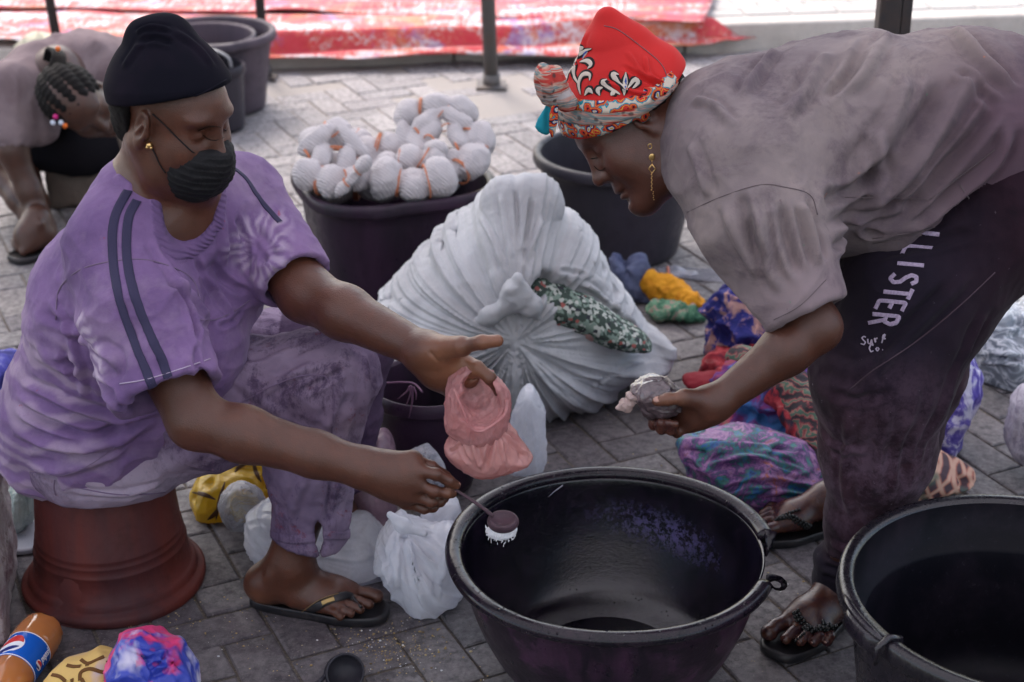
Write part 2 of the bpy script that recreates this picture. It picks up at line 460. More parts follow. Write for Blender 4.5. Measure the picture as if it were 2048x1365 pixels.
def m_plastic(name, c, stain=(.05, .02, .05), rough=.35, amt=.6, wet=0.0, streak=True):
    s = NB(name)
    n = s.noise(14, 6, .7, .3); n2 = s.noise(6, 4, .6, co=s.mapping((1, 1, .12) if streak else (1, 1, 1)))
    b = s.mix(s.ramp(n2, [(.42, 0.0), (.62, amt)]), c, stain)
    b = s.mix(s.ramp(n, [(.5, 0.0), (.72, amt * .7)]), b, tuple(x * .35 for x in c))
    b = s.mix(s.ramp(s.noise(130, 4, .7), [(.66, 0.0), (.8, .35)]), b, tuple(min(1, x * 3 + .03) for x in stain))
    sc = s.noise(30, 3, .6, co=s.mapping((6, 6, .6), rot=(.5, .3, .2)))
    s.set(Base_Color=b, Roughness=s.ramp(s.noise(40, 5, .7), [(.3, rough - .08), (.7, rough + .2)]), Specular_IOR_Level=.22)
    s.bump(sc, .0006, .6); s.bump(s.noise(90, 5, .7), .0008, .6)
    if wet: s.set(Coat_Weight=wet, Coat_Roughness=.08)
    return s.m
def m_metal(name, c, rust=.3):
    s = NB(name); b = s.mix(s.ramp(s.noise(9, 6, .7), [(.45, 0.0), (.7, rust)]), c, (.13, .075, .045))
    s.set(Base_Color=b, Roughness=.6, Metallic=.25); s.bump(s.noise(50, 5), .001); return s.m
M_PAVER, M_SAND = m_paver(), m_sand()
M_KERB = m_concrete('kerb concrete', (.55, .51, .47), (.36, .32, .29))
M_YARD = m_concrete('yard paving', (.50, .48, .46), (.4, .38, .36), 1.2)
# ================================================================== GROUND
def sheet(name, x0, x1, y0, y1, z, mat):
    o = mesh_obj(name, np.array([(x0, y0, z), (x1, y0, z), (x1, y1, z), (x0, y1, z)]), [(0, 1, 2, 3)], mat, smooth=False); return tag(o, kind='structure')
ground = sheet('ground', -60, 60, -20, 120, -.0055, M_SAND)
pave = bpy.data.objects.new('pavement', None); COL.objects.link(pave); tag(pave, kind='structure')
U = .1015; A0 = G(1196, 884.5); TH = R(25.4)
e1 = np.array([math.cos(TH), math.sin(TH)]); e2 = np.array([-e1[1], e1[0]])
KA, KB = G(520, 137), G(1600, 99); KD = unit((KB - KA)[:2]); KN = np.array([-KD[1], KD[0]])   # kerb line and the way to the yard
def beyond(c): return (c - KA[:2]) @ KN
def paver_mesh(g=.0028, bev=.003, top=0.0, dep=.03, seedv=0):
    rs = np.random.RandomState(seedv); hx, hy = U - g, U / 2 - g; V = []
    for (z, ins) in ((-dep, 0), (top - bev, 0), (top, bev * 1.3)):
        for sx, sy in ((-1, -1), (1, -1), (1, 1), (-1, 1)):
            j = rs.uniform(-.0012, .0012, 2) if z > -dep else (0, 0)
            V.append((sx * (hx - ins) + j[0], sy * (hy - ins) + j[1], z))
    F = [(8, 9, 10, 11)]
    for a in (0, 4):
        for k in range(4): F.append((a + k, a + (k + 1) % 4, a + 4 + (k + 1) % 4, a + 4 + k))
    return V, F
pm = []
for k in range(6):
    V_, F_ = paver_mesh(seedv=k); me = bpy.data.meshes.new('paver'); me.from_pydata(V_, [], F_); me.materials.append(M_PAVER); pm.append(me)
rs = np.random.RandomState(3)
sandy = [(G(1010, 205)[:2], .42, .16), (G(545, 178)[:2], .30, .12), (G(960, 168)[:2], .3, .1)]
cells = []
for i in range(-90, 91):
    for j in range(-60, 61):
        for kind in (0, 1):
            o = np.array([i + 2 * j, i - 2 * j], float)
            c = o + ([1, -.5] if kind == 0 else [.5, 1]); wpos = A0[:2] + (e1 * c[0] + e2 * c[1]) * U
            if wpos[1] < .9 or wpos[1] > 9.5 or abs(wpos[0]) > 1.2 + wpos[1] * .42 or beyond(wpos) > -.06: continue
            if any(((wpos[0] - q[0]) / a) ** 2 + ((wpos[1] - q[1]) / b) ** 2 < 1 for q, a, b in sandy): continue
            cells.append((wpos, kind))
def proj(p):
    d = np.asarray(p, float) - [0, 0, CAM_H]; z = d[1] * CP - d[2] * SP; return 1024 + FPX * d[0] / z, 682.5 + FPX * (-(d[1] * SP + d[2] * CP)) / z, z
inview = [c for c in cells if -60 < proj((*c[0], 0))[0] < 2108 and -60 < proj((*c[0], 0))[1] < 1420]
# those covered by the big things standing on them show nothing
BLK = [((-.77, 2.78), .17), ((.18, 2.53), .2), ((-.15, 3.45), .3), ((.0, 3.3), .2), ((.76, 2.25), .26)]
vis = [c for c in inview if not any(math.hypot(c[0][0] - b[0][0], c[0][1] - b[0][1]) < b[1] for b in BLK)]
vis.sort(key=lambda c: c[0][1]); single = vis[:299]; ids = {id(c) for c in single}
for c, kind in single:
    o = bpy.data.objects.new('paver', pm[rs.randint(6)]); COL.objects.link(o); o.parent = pave
    o.location = (c[0], c[1], rs.uniform(-.002, .0015)); o.rotation_euler = (rs.normal() * .006, rs.normal() * .006, TH + (0 if kind == 0 else R(90)) + rs.normal() * .006)
mb = MB()
for c in cells:
    if id(c) in ids: continue
    V_, F_ = paver_mesh(seedv=rs.randint(6)); a = TH + (0 if c[1] == 0 else R(90)) + rs.normal() * .006; ca, sa = math.cos(a), math.sin(a); z = rs.uniform(-.003, .002)
    mb.add([(c[0][0] + x * ca - y * sa, c[0][1] + x * sa + y * ca, q + z) for x, y, q in V_], F_)
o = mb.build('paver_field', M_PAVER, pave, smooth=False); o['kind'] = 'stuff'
# kerb and the raised sunlit yard behind it
def along(t, n, z): p = KA[:2] + KD * t + KN * n; return (p[0], p[1], z)
kb = MB(); rs = np.random.RandomState(5); t = -9.0
kerb = bpy.data.objects.new('kerb', None); COL.objects.link(kerb); tag(kerb, kind='structure')
while t < 12:
    L = .98; b = MB(); z = .118 + rs.uniform(-.003, .003); M = np.array([[KD[0], KN[0], 0], [KD[1], KN[1], 0], [0, 0, 1]])
    b.box(along(t + L / 2, .06, z / 2 - .02), np.array([L / 2 - .004, .06, z / 2 + .02]), M); o = b.build('kerb_stone', M_KERB, kerb, smooth=False)
    bv = o.modifiers.new('bevel', 'BEVEL'); bv.width = .01; bv.segments = 2; t += L
yard = mesh_obj('yard', np.array([along(-60, .124, .108), along(60, .124, .108), along(60, 120, .108), along(-60, 120, .108)]), [(0, 1, 2, 3)], M_YARD, smooth=False); tag(yard, kind='structure')
mb = MB(); rs = np.random.RandomState(8)
for i in range(60):
    for j in range(26):
        t = -6 + i * .21 + (j % 2) * .1; n = .23 + j * .105
        mb.box(along(t, n, .105), np.array([.1, .0495, .009 + rs.uniform(-.001, .002)]), M)
o = mb.build('yard_pavers', M_YARD, smooth=False); tag(o, kind='stuff')
# ================================================================== POSTS AND AWNING
M_POST = m_metal('grey post paint', (.10, .095, .095), .5); M_POST2 = m_metal('dark post paint', (.035, .033, .036), .3)
def post(loc, r, h, mat, label, lean=(0, 0), plate=True, square=False):
    t = empty('awning_post', loc, label, 'post', 'posts that carry the awning'); b = MB(); loc = np.asarray(loc, float)
    top = loc + [lean[0], lean[1], h]
    if square:
        b.box((loc + top) / 2, np.array([r, r, h / 2])); o = b.build('shaft', mat, t, smooth=False); bv = o.modifiers.new('bevel', 'BEVEL'); bv.width = .006; bv.segments = 2
        b = MB(); b.box((loc + top) / 2 + [r + .012, -.004, 0], np.array([.0115, r * .8, h / 2])); b.build('side_rail', mat, t, smooth=False)
        for z in (.5, 1.25, 2.0):
            b = MB(); b.ball(loc + [r + .012, -r - .004, z], (.008, .005, .008)); b.build('bolt', mat, t)
    else:
        b.tube([loc, (loc + top) / 2, top], r, 20); b.build('shaft', mat, t)
        b = MB(); b.tube([loc + [0, 0, -.01], loc + [0, 0, .05]], r * 1.22, 20); b.build('collar', mat, t)
    if plate:
        b = MB(); b.box(loc + [0, 0, .004], np.array([r * 2.1, r * 2.1, .006])); b.build('base_plate', mat, t, smooth=False)
    return t
AW = 2.85
p1 = G(128, 160); post(p1, .019, AW, M_POST2, 'thin dark metal post leaning behind the crouching woman at far left', (-.18, 0))
p2 = G(533, 158); post(p2, .019, AW, M_POST2, 'dark metal post right beside the big empty black tub', (-.07, 0))
p3 = G(983, 173); post(p3, .028, AW, M_POST, 'round grey metal post standing in a sandy patch before the kerb', (-.10, 0))
p4 = np.array([P(1720, 500, 3.95)[0], 3.95, 0]); post(p4, .027, AW, M_POST2, 'square dark post with side rail behind the bent woman in the grey shirt', (.03, 0), square=True)
s = NB('awning cloth'); s.set(Base_Color=s.mix(s.ramp(s.noise(1.5, 4), [(.4, 0.0), (.7, 1.0)]), (.44, .42, .46), (.36, .34, .38)), Roughness=.9)
tr = s.n.new('ShaderNodeBsdfTranslucent'); tr.inputs[0].default_value = (.80, .775, .80, 1); mx = s.n.new('ShaderNodeMixShader'); mx.inputs[0].default_value = .62
s.link(s.b.outputs[0], mx.inputs[1]); s.link(tr.outputs[0], mx.inputs[2]); s.link(mx.outputs[0], s.n['Material Output'].inputs[0]); M_AWN = s.m
aw = empty('awning', (0, 2.5, AW), 'pale cloth awning stretched over the people on the grey posts', 'awning')
nx, ny = 60, 60; X, Yg = np.meshgrid(np.linspace(-4.6, 4.6, nx), np.linspace(-6.5, 6.35, ny), indexing='ij')
Z = AW + .05 + .12 * np.cos(X * 1.1) * np.cos(Yg * .9) * .6 + (fbm(np.stack([X, Yg, X * 0], -1).reshape(-1, 3) * 1.5, 2).reshape(X.shape)) * .05
Va = np.stack([X, Yg, Z], -1).reshape(-1, 3); Fa = np.array([(i * ny + j, (i + 1) * ny + j, (i + 1) * ny + j + 1, i * ny + j + 1) for i in range(nx - 1) for j in range(ny - 1)])
mesh_obj('awning_cloth', Va, Fa, M_AWN, aw)
for yy in (-6.5, -2.0, 2.4, 6.38): b = MB(); b.tube([(-4.6, yy, AW - .01), (0, yy, AW - .01), (4.6, yy, AW - .01)], .022, 10); b.build('crossbar', M_POST, aw)
# ================================================================== RED DYED CLOTHS ON THE YARD
def m_redcloth(seed, c1=(.50, .035, .05)):
    s = NB('red dyed cloth'); st = s.mapping((1, .12, 1), loc=(seed, seed, 0)); 
    blot = s.noise(4.2, 5, .6, .6, co=s.mapping((.8, 2.4, 1), loc=(seed, 2, 0))); streak = s.noise(46, 4, .7, .8, co=s.warp(.05, 4, co=st))
    f = s.math('ADD', s.math('MULTIPLY', blot, .85), s.math('MULTIPLY', streak, .65))
    b = s.ramp(f, [(.68, c1), (.76, (.50, .08, .05)), (.81, (.52, .33, .33)), (.89, (.60, .55, .58))])
    o2 = s.noise(3.2, 4, .7, .7, co=s.mapping((1, 1.6, 1), loc=(4, seed, 0))); b = s.mix(s.ramp(o2, [(.56, 0.0), (.68, .75)]), b, (.55, .19, .05))
    o3 = s.noise(4.1, 4, .7, .9, co=s.mapping((1, 1.4, 1), loc=(14, seed, 3))); b = s.mix(s.ramp(o3, [(.57, 0.0), (.66, .7)]), b, (.22, .16, .38))
    s.set(Base_Color=b, Roughness=.75, Sheen_Weight=.2); s.bump(s.noise(12, 5), .01, .5); return s.m
def ground_cloth(name, quad, z, mat, label, seed, hang=0.0, group=None, nx=90, ny=26, wob=.035):
    q = [np.array(a, float) for a in quad]; rs_ = seed; V = []
    for i in range(nx):
        for j in range(ny):
            u, v = i / (nx - 1), j / (ny - 1); p = (q[0] * (1 - u) + q[1] * u) * (1 - v) + (q[3] * (1 - u) + q[2] * u) * v; V.append(p)
    V = np.array(V); n = fbm(V * [2.2, 2.2, 0] + rs_, 3); n2 = ridge(V * [1.2, 7, 0] + rs_ * 2, 2)
    V[:, 2] = z + .012 + np.maximum(0, n) * wob + np.maximum(0, n2) * .016; e = fbm(V * [1.6, 1.6, 0] + 5 + rs_, 2); V[:, 1] += e * .07
    if hang:   # the front edge folds down over the kerb
        bd = (V[:, :2] - KA[:2]) @ KN; over = np.clip(-bd, 0, 1); V[:, 2] -= np.clip(over * 3, 0, hang) ; m_ = bd < 0; V[m_, 1] += (over[m_] * .75) * KN[1]; V[m_, 0] += (over[m_] * .75) * KN[0]
    F = np.array([(i * ny + j, (i + 1) * ny + j, (i + 1) * ny + j + 1, i * ny + j + 1) for i in range(nx - 1) for j in range(ny - 1)])
    o = mesh_obj(name, V, F, mat); sl = o.modifiers.new('thick', 'SOLIDIFY'); sl.thickness = .004; return tag(o, label, 'cloth', group)
zc = .125
ground_cloth('dyed_cloth', [G(-60, 92, zc), G(1330, 148, zc), G(1520, 52, zc), G(-60, 22, zc)], zc, m_redcloth(1.0), 'red and white dyed cloth laid along the kerb, nearest of the spread cloths', 1, hang=.085, group='red dyed cloths spread to dry', wob=.03)
ground_cloth('dyed_cloth', [G(-80, 26, zc), G(1405, 54, zc), G(1432, -8, zc), G(-80, -50, zc)], zc + .012, m_redcloth(7.3, (.42, .03, .06)), 'red and lilac dyed cloth spread on the yard behind the kerbside one', 2, group='red dyed cloths spread to dry')
# ================================================================== TUBS AND BUCKETS
M_BLACK = m_plastic('dyed black plastic', (.014, .011, .017), (.050, .022, .050), .33, .55)
M_WET = m_plastic('wet dyed black plastic', (.008, .006, .011), (.030, .015, .034), .2, .5, wet=.35)
M_OLD = m_plastic('scuffed black plastic', (.030, .028, .036), (.055, .045, .062), .38, .5)
M_FAR = m_plastic('dusty dark plastic', (.055, .045, .060), (.10, .075, .095), .5, .6)
M_RED = m_plastic('dye stained red plastic', (.115, .024, .018), (.050, .020, .024), .50, .9)
def rim_prof(r, z, t, wall, inward=False, n=10):
    """rolled lip of tube radius t round radius r at top z"""
    return [(r + t * math.cos(a), z - t + t * math.sin(a)) for a in np.linspace(-math.pi * .75, math.pi * .95, n)]
def resample(prof, n):
    p = spline(prof, 6); return [tuple(a) for a in p]
# --- the big dye basin in the middle
bc = G(1224, 1087, .27); BX, BY = bc[0], bc[1]
basin = empty('dye_basin', (BX, BY, 0), 'large round black basin stained purple, its rim torn at the right, under the spoon', 'basin')
RB, HB = .287, .27
outp = spline([(.001, .006), (.13, .004), (.165, .012), (.205, .06), (.238, .13), (.256, .19), (.266, .245)], 5)
inp = spline([(.262, .25), (.252, .19), (.233, .132), (.200, .066), (.175, .040), (.13, .022), (.115, .016), (.001, .014)], 6)
def bf(t, r, z, i):
    k = 1 + .006 * math.sin(2 * t + .5) + .003 * math.sin(5 * t); return math.cos(t) * r * k, math.sin(t) * r * k, z + .002 * math.sin(3 * t) * (z > .2)
V_, F_ = lathe_data([tuple(a) for a in outp] + [(.268, .256), (.265, .258)] + [tuple(a) for a in inp], (BX, BY, 0), 140, bf)
s = NB('basin plastic'); z = s.sep()[2]; geo = s.n.new('ShaderNodeNewGeometry')
n1 = s.noise(5, 6, .7, .5); n2 = s.noise(3, 5, .65, co=s.mapping((3, 3, .5)))
b = s.mix(s.ramp(n2, [(.4, 0.0), (.6, .9)]), (.012, .008, .014), (.070, .026, .060))
b = s.mix(s.ramp(n1, [(.5, 0.0), (.56, .85)]), b, (.008, .006, .010))
b = s.mix(s.ramp(s.noise(75, 5, .75), [(.6, 0.0), (.78, .6)]), b, (.13, .075, .13))
s.set(Base_Color=b, Roughness=s.ramp(s.noise(20, 5), [(.3, .24), (.7, .45)]), Specular_IOR_Level=.35); s.bump(s.noise(120, 5, .7), .001, .7); M_BOUT = s.m
s = NB('basin dyed inside'); p_ = s.co; at = s.attr('powder')
pw = s.math('MULTIPLY', s.sep(at)[0], s.ramp(s.noise(85, 6, .8), [(.46, 0.0), (.58, 1.0)]))
b = s.mix(s.ramp(s.noise(18, 6, .75), [(.45, 0.0), (.7, .7)]), (.0035, .003, .006), (.018, .010, .022))
b = s.mix(s.math('MULTIPLY', pw, .8), b, (.10, .08, .24))
dr = s.vor(95, rnd=1); drop = s.ramp(dr, [(.0, 1.0), (.16, 0.0)]); pick = s.ramp(s.noise(33, 2), [(.53, 0.0), (.6, 1.0)])
s.set(Base_Color=b, Roughness=s.math('ADD', s.math('MULTIPLY', pw, .5), s.ramp(s.noise(30, 5, .7), [(.35, .08), (.7, .28)])), Specular_IOR_Level=.55)
s.bump(s.math('MULTIPLY', drop, pick), .0016, 1); s.bump(s.noise(160, 5, .75), .0006, .8); M_BIN = s.m
nO = len(outp)
prof_n = nO + 2 + len(inp); fm = []
for k in range(140):
    for i in range(prof_n - 1): fm.append(0 if i < nO else 1)
o = mesh_obj('bowl', V_, F_, None, basin, mats=[M_BOUT, M_BIN], fm=fm)
Vv = np.array(V_); pa = o.data.color_attributes.new('powder', 'FLOAT_COLOR', 'POINT')
tc = np.array(G(1330, 1050, .17)); ang = np.arctan2(Vv[:, 1] - BY, Vv[:, 0] - BX); zz = Vv[:, 2]
pwv = np.exp(-((ang - 1.05) / .42) ** 2) * np.exp(-((zz - (.165 - .03 * (1.05 - ang))) / .026) ** 2); c_ = np.ones((len(Vv), 4)); c_[:, :3] = pwv[:, None]; pa.data.foreach_set('color', c_.astype(np.float32).ravel())
# rolled rim with a torn gap at the right, torn ends curling away
th0, th1 = R(8), R(-24)
angs = np.linspace(th0, 2 * math.pi + th1, 180)
def rimpt(a, dr=0, dz=0): k = 1 + .006 * math.sin(2 * a + .5) + .003 * math.sin(5 * a); return (BX + math.cos(a) * (.2775 + dr) * k, BY + math.sin(a) * (.2775 + dr) * k, .258 + dz + .002 * math.sin(3 * a))
b = MB(); b.tube([rimpt(a) for a in angs], .0155, 12, .82); M_RIM = m_plastic('wet basin rim', (.016, .013, .020), (.05, .028, .05), .2, .5, wet=.3)
s = NB('wet basin rim'); b2 = s.mix(s.ramp(s.noise(25, 5, .7), [(.4, 0.0), (.7, .8)]), (.007, .006, .010), (.024, .013, .022))
dr = s.vor(110); s.set(Base_Color=b2, Roughness=s.ramp(s.noise(35, 5), [(.3, .12), (.7, .34)]), Specular_IOR_Level=.35); s.bump(s.math('MULTIPLY', s.ramp(dr, [(0, 1.0), (.25, 0.0)]), s.ramp(s.noise(30, 2), [(.5, 0.0), (.56, 1.0)])), .0022, 1); s.bump(s.noise(60, 4), .001, .5); M_RIM = s.m
b.build('rolled_rim', M_RIM, basin)
def curl(a0, sgn, lenr, name):
    pl = []; pr = []; N = []
    for i in range(14):
        u = i / 13; a = a0 + sgn * lenr * min(u, .55) ; cu = max(0, u - .45) / .55 * 4.2
        rr = .0155 * (1 - .25 * u); ox = .012 * math.sin(cu) * 1.3 + .02 * u; oz = -.012 * (1 - math.cos(cu))
        p = np.array(rimpt(a, ox, oz)); wv = np.array([0, 0, 1.0]) * math.cos(cu * .6) + np.array([math.cos(a), math.sin(a), 0]) * math.sin(cu * .6)
        pl.append(p - wv * .009 * (1 - .6 * u)); pr.append(p + wv * .009 * (1 - .6 * u)); N.append(np.cross(wv, [-math.sin(a), math.cos(a), 0]))
    m = MB(); m.ribbon(pl, pr, np.array(N), .0016); m.build('torn_rim_curl', M_RIM, basin)
curl(R(-20), 1, .075, 'x')
b = MB(); tp = [np.array(rimpt(R(8) - .03 * i, .008 - .004 * i, .012 - .012 * i)) for i in range(4)]; b.tube(tp, [.012, .009, .006, .002], 8, .5); b.build('torn_rim_curl', M_RIM, basin)
# crack running into the wall at the back left
ck = [np.array((BX + math.cos(a) * r, BY + math.sin(a) * r, z)) for a, r, z in ((R(107), .272, .262), (R(108), .2605, .245), (R(112), .259, .236), (R(116), .2575, .224), (R(119), .2575, .222))]
s = NB('torn plastic edge'); s.set(Base_Color=(.30, .28, .34), Roughness=.4); M_EDGE = s.m
b = MB(); b.tube(ck, [.002, .0016, .0013, .001, .0005], 6); b.build('crack', M_EDGE, basin)
# a little black dye standing in the bottom
s = NB('dye water'); s.set(Base_Color=(.004, .003, .006), Roughness=.04); M_DYE = s.m
V_, F_ = lathe_data([(.001, .0262), (.06, .0262), (.133, .0262)], (BX, BY, 0), 64)
o = mesh_obj('dye_puddle', V_, F_, M_DYE); tag(o, 'thin puddle of black dye lying in the bottom of the torn basin', 'dye')
# --- the tub at lower right
def tub(name, c, r, h, mat, label, taper=.82, lip=.02, lipt=.012, lugs=(), ledge=None, seg=120, group=None, sq=0.0, rot=0.0, ax=1.0, inner=None, cat='tub'):
    t = empty(name, (c[0], c[1], 0), label, cat, group)
    rb = r * taper
    outp = [(.001, .004), (rb - .02, .004), (rb - .004, .010), (rb, .024)] + [(lerp(rb, r, u), lerp(.024, h - .03, u)) for u in np.linspace(.1, 1, 8)]
    lipp = [(r + .001, h - .029), (r + lip, h - .031), (r + lip + .003, h - .024), (r + lip + .001, h - .006), (r + lip - .003, h), (r + lip * .45, h + .0015), (r - .001, h), (r - .005, h - .006)]
    inn = []
    if ledge: 
        d, wdt = ledge; inn += [(lerp(rb, r, (h - d) / h) - .005, h - d + .004), (lerp(rb, r, (h - d) / h) - .007 - wdt, h - d), (lerp(rb, r, (h - d) / h) - .009 - wdt, h - d - .008)]
        base_in = wdt + .009
    else: base_in = .006
    z_top = (h - (ledge[0] if ledge else .02)) - .02
    inn += [(lerp(rb, r, zz / h) - base_in * lerp(1, 1, 0), zz) for zz in np.linspace(z_top, .05, 8)] + [(rb - base_in - .005, .03), (rb - base_in - .025, .014), (.001, .012)]
    prof = outp + lipp + inn
    def fn(tt, rr, z, i):
        k = 1.0
        if sq: ce, se = abs(math.cos(tt)), abs(math.sin(tt)); n_ = 2 + sq; k = (ce ** n_ + se ** n_) ** (-1 / n_)
        if nO_ <= i < nO_ + len(lipp):
            for la, lw, ld in lugs:
                da = abs((tt - la + math.pi) % (2 * math.pi) - math.pi)
                if da < lw and rr > r: rr = rr + ld * min(1, (lw - da) / (lw * .15)); 
        x, y = math.cos(tt) * rr * k, math.sin(tt) * rr * k * ax
        return x * math.cos(rot) - y * math.sin(rot), x * math.sin(rot) + y * math.cos(rot), z
    nO_ = len(outp)
    V_, F_ = lathe_data(prof, (c[0], c[1], 0), seg, fn)
    def part(nm, i0, i1, m_):
        vi = []; F2 = []; k_ = i1 - i0
        for q in range(seg): vi += [V_[q * len(prof) + i] for i in range(i0, i1)]
        for q in range(seg):
            q2 = (q + 1) % seg
            for i in range(k_ - 1): F2.append((q * k_ + i, q2 * k_ + i, q2 * k_ + i + 1, q * k_ + i + 1))
        return mesh_obj(nm, vi, F2, m_, t)
    part('tub_wall', 0, nO_ + 1, mat); part('rim', nO_, nO_ + len(lipp), mat); part('inner_wall', nO_ + len(lipp) - 1, len(prof), inner or mat)
    return t
tc = G(2066, 1178, .335)
s = NB('matt black tub inside'); s.set(Base_Color=s.mix(s.ramp(s.noise(60, 6, .8), [(.6, 0.0), (.75, .6)]), s.mix(s.ramp(s.noise(9, 5, .7), [(.45, 0.0), (.7, 1.0)]), (.004, .004, .007), (.013, .010, .016)), (.05, .045, .06)), Roughness=.5, Specular_IOR_Level=.12); s.bump(s.noise(120, 5, .7), .0006, .5); M_TUBI = s.m
M_TUBR = m_plastic('worn black plastic', (.009, .008, .011), (.022, .017, .026), .20, .5); M_TUBR.node_tree.nodes['Principled BSDF'].inputs['Specular IOR Level'].default_value = .5
t = tub('dye_tub', (tc[0], tc[1]), .287, .335, M_TUBR, 'large empty black tub with a wide moulded rim at the lower right edge', .86, .020, lugs=((R(198), .16, .012), (R(20), .16, .012)), ledge=(.085, .010), seg=160, inner=M_TUBI)
b = MB()   # moulded grip where the rim is thickened
for a0 in (R(205), R(190)):
    pass
ga = [R(a) for a in np.linspace(184, 208, 9)]
b.tube([(tc[0] + math.cos(a) * .308, tc[1] + math.sin(a) * .308, .336) for a in ga], [.003, .006, .007, .007, .007, .007, .007, .006, .003], 10, 1.0); b.build('grip', M_TUBR, t)
b = MB(); b.tube([(tc[0] + math.cos(R(209)) * rr, tc[1] + math.sin(R(209)) * rr, zz) for rr, zz in ((.322, .30), (.322, .330), (.30, .342), (.278, .333), (.268, .29), (.266, .255))], [.003, .005, .006, .006, .004, .003], 8); b.build('moulded_rib', M_TUBR, t)
s = NB('purple dregs'); s.set(Base_Color=s.mix(s.noise(30, 5), (.03, .012, .025), (.09, .05, .08)), Roughness=.3); 
# --- behind: tub under the standing woman's chin
t2 = G(1238, 300, .31); tub('dye_tub', (t2[0], t2[1]), .232, .31, M_OLD, 'round dark grey tub standing empty behind the bent woman\'s face', .80, .016, seg=90)
# --- tub heaped with tied white cloth
t3 = G(786, 350, .34); T3 = t3
tub('dye_tub', (t3[0], t3[1]), .245, .34, M_BLACK, 'squarish purple-black tub heaped with tied white cloth rolls', .86, .018, lugs=((R(250), .14, .010), (R(70), .14, .010)), seg=120, sq=1.3, rot=R(20), ax=.92)
# --- small dark bucket behind the knee
t4 = G(857, 762, .25)
t = tub('bucket', (t4[0], t4[1]), .122, .25, M_BLACK, 'small dark bucket with a frayed purple string over its rim, behind the pink bag', .80, .008, seg=80, cat='bucket')
M_STR = NB('purple string'); M_STR.set(Base_Color=(.12, .05, .10), Roughness=.8); M_STR = M_STR.m
b = MB(); rp = lambda px, py, z: G(px, py, z)
b.tube(spline([rp(742, 755, .262), rp(765, 766, .262), rp(800, 765, .262), rp(828, 768, .262), rp(845, 785, .259)], 6), .0022, 6)
for k, (x1, y1, x2, y2) in enumerate(((822, 772, 796, 798), (822, 772, 812, 812), (825, 775, 818, 836), (826, 774, 832, 800), (820, 773, 802, 792))):
    b.tube(spline([P(x1, y1, t4[1] - .133), P((x1 + x2) / 2 + 3, (y1 + y2) / 2, t4[1] - .137), P(x2, y2, t4[1] - .134)], 5), np.linspace(.003, .0008, 11), 5)
b.build('string', M_STR, t)
# --- far left: big tub, a second tub nested in it, and a small pail
t5 = G(425, 60, .30); tub('dye_tub', (t5[0], t5[1]), .215, .30, M_FAR, 'big dark tub by the kerb behind the seated woman\'s cap', .84, .018, lugs=((R(285), .22, .014),), seg=90)
tub('dye_tub', (t5[0] - .03, t5[1] - .005), .180, .285, M_FAR, 'second dark tub set inside the big one by the kerb', .84, .010, seg=90)
t6 = G(440, 128, .245)
t = tub('pail', (t6[0], t6[1]), .082, .245, M_OLD, 'narrow grey pail with a wire handle beside the seated woman\'s forehead', .9, .006, seg=60, cat='bucket')
b = MB(); b.tube(spline([(t6[0] + .05, t6[1] - .06, .25), (t6[0] + .04, t6[1] - .06, .285), (t6[0] - .02, t6[1] - .02, .30), (t6[0] - .05, t6[1] + .05, .25)], 8), .005, 8); M_GREYP = NB('grey handle'); M_GREYP.set(Base_Color=(.25, .25, .27), Roughness=.4); b.build('handle', M_GREYP.m, t)
# --- upturned red bucket used as a stool
sc = G(230, 1158); SX, SY = sc[0], sc[1] 
rbkt = empty('red_bucket', (SX, SY, 0), 'upturned dark red bucket that the woman in purple sits on', 'bucket')
op = [(.176, 0), (.179, .004), (.179, .014), (.174, .020), (.166, .022), (.163, .027), (.163, .036), (.157, .041), (.153, .044), (.147, .088), (.1485, .090), (.1465, .093), (.143, .106), (.1445, .108), (.1425, .111), (.1405, .120), (.142, .122), (.140, .125), (.128, .262), (.124, .272), (.118, .274), (.001, .274)]
ip = [(.001, .268), (.118, .268), (.124, .25), (.150, .045), (.168, .005), (.176, 0)]
def rf(t, r, z, i):
    x, y = math.cos(t) * r, math.sin(t) * r; d = (math.cos(t - R(258)) > .94) * 0
    dent = math.exp(-((t - R(250)) / .16) ** 2 - ((z - .045) / .035) ** 2) * .012
    return x * (1 - dent / .16), y * (1 - dent / .16), z + .004 * math.sin(t * 2) * (z < .02)
V_, F_ = lathe_data(op, (SX, SY, 0), 110, rf); mesh_obj('bucket_wall', V_, F_, M_RED, rbkt)
V_, F_ = lathe_data(ip, (SX, SY, 0), 60); mesh_obj('inner_wall', V_, F_, M_RED, rbkt)
# ================================================================== PEOPLE
def m_skin(name, c, wet=.0, stain=0.0):
    s = NB(name); a = s.attr('tone'); sp = s.sep(a)
    b = s.mix(s.ramp(s.noise(16, 5, .6), [(.35, 0.0), (.7, .55)]), c, tuple(x * .62 for x in c))
    b = s.mix(s.ramp(s.noise(40, 3), [(.5, 0.0), (.75, .35)]), b, (c[0] * 1.5, c[1] * 1.25, c[2] * 1.1))
    b = s.mix(sp[0], b, (.25, .105, .055)); b = s.mix(s.math('MULTIPLY', sp[1], 1.0), b, (.018, .010, .012))
    if stain: b = s.mix(s.math('MULTIPLY', sp[2], s.ramp(s.noise(45, 5, .75, .5), [(.42, 0.0), (.6, stain)])), b, (.030, .010, .020))
    s.set(Base_Color=b, Roughness=s.math('SUBTRACT', s.ramp(s.noise(60, 4), [(.3, .30), (.7, .46)]), s.math('MULTIPLY', sp[2], .22 * (1 if stain else 0))), Subsurface_Weight=.12, Subsurface_Scale=.01, Specular_IOR_Level=.5)
    s.b.inputs['Subsurface Radius'].default_value = (.6, .25, .12)
    s.bump(s.vor(480), .0004, .6); s.bump(s.noise(70, 6, .8, .5), .0016, .6); return s.m
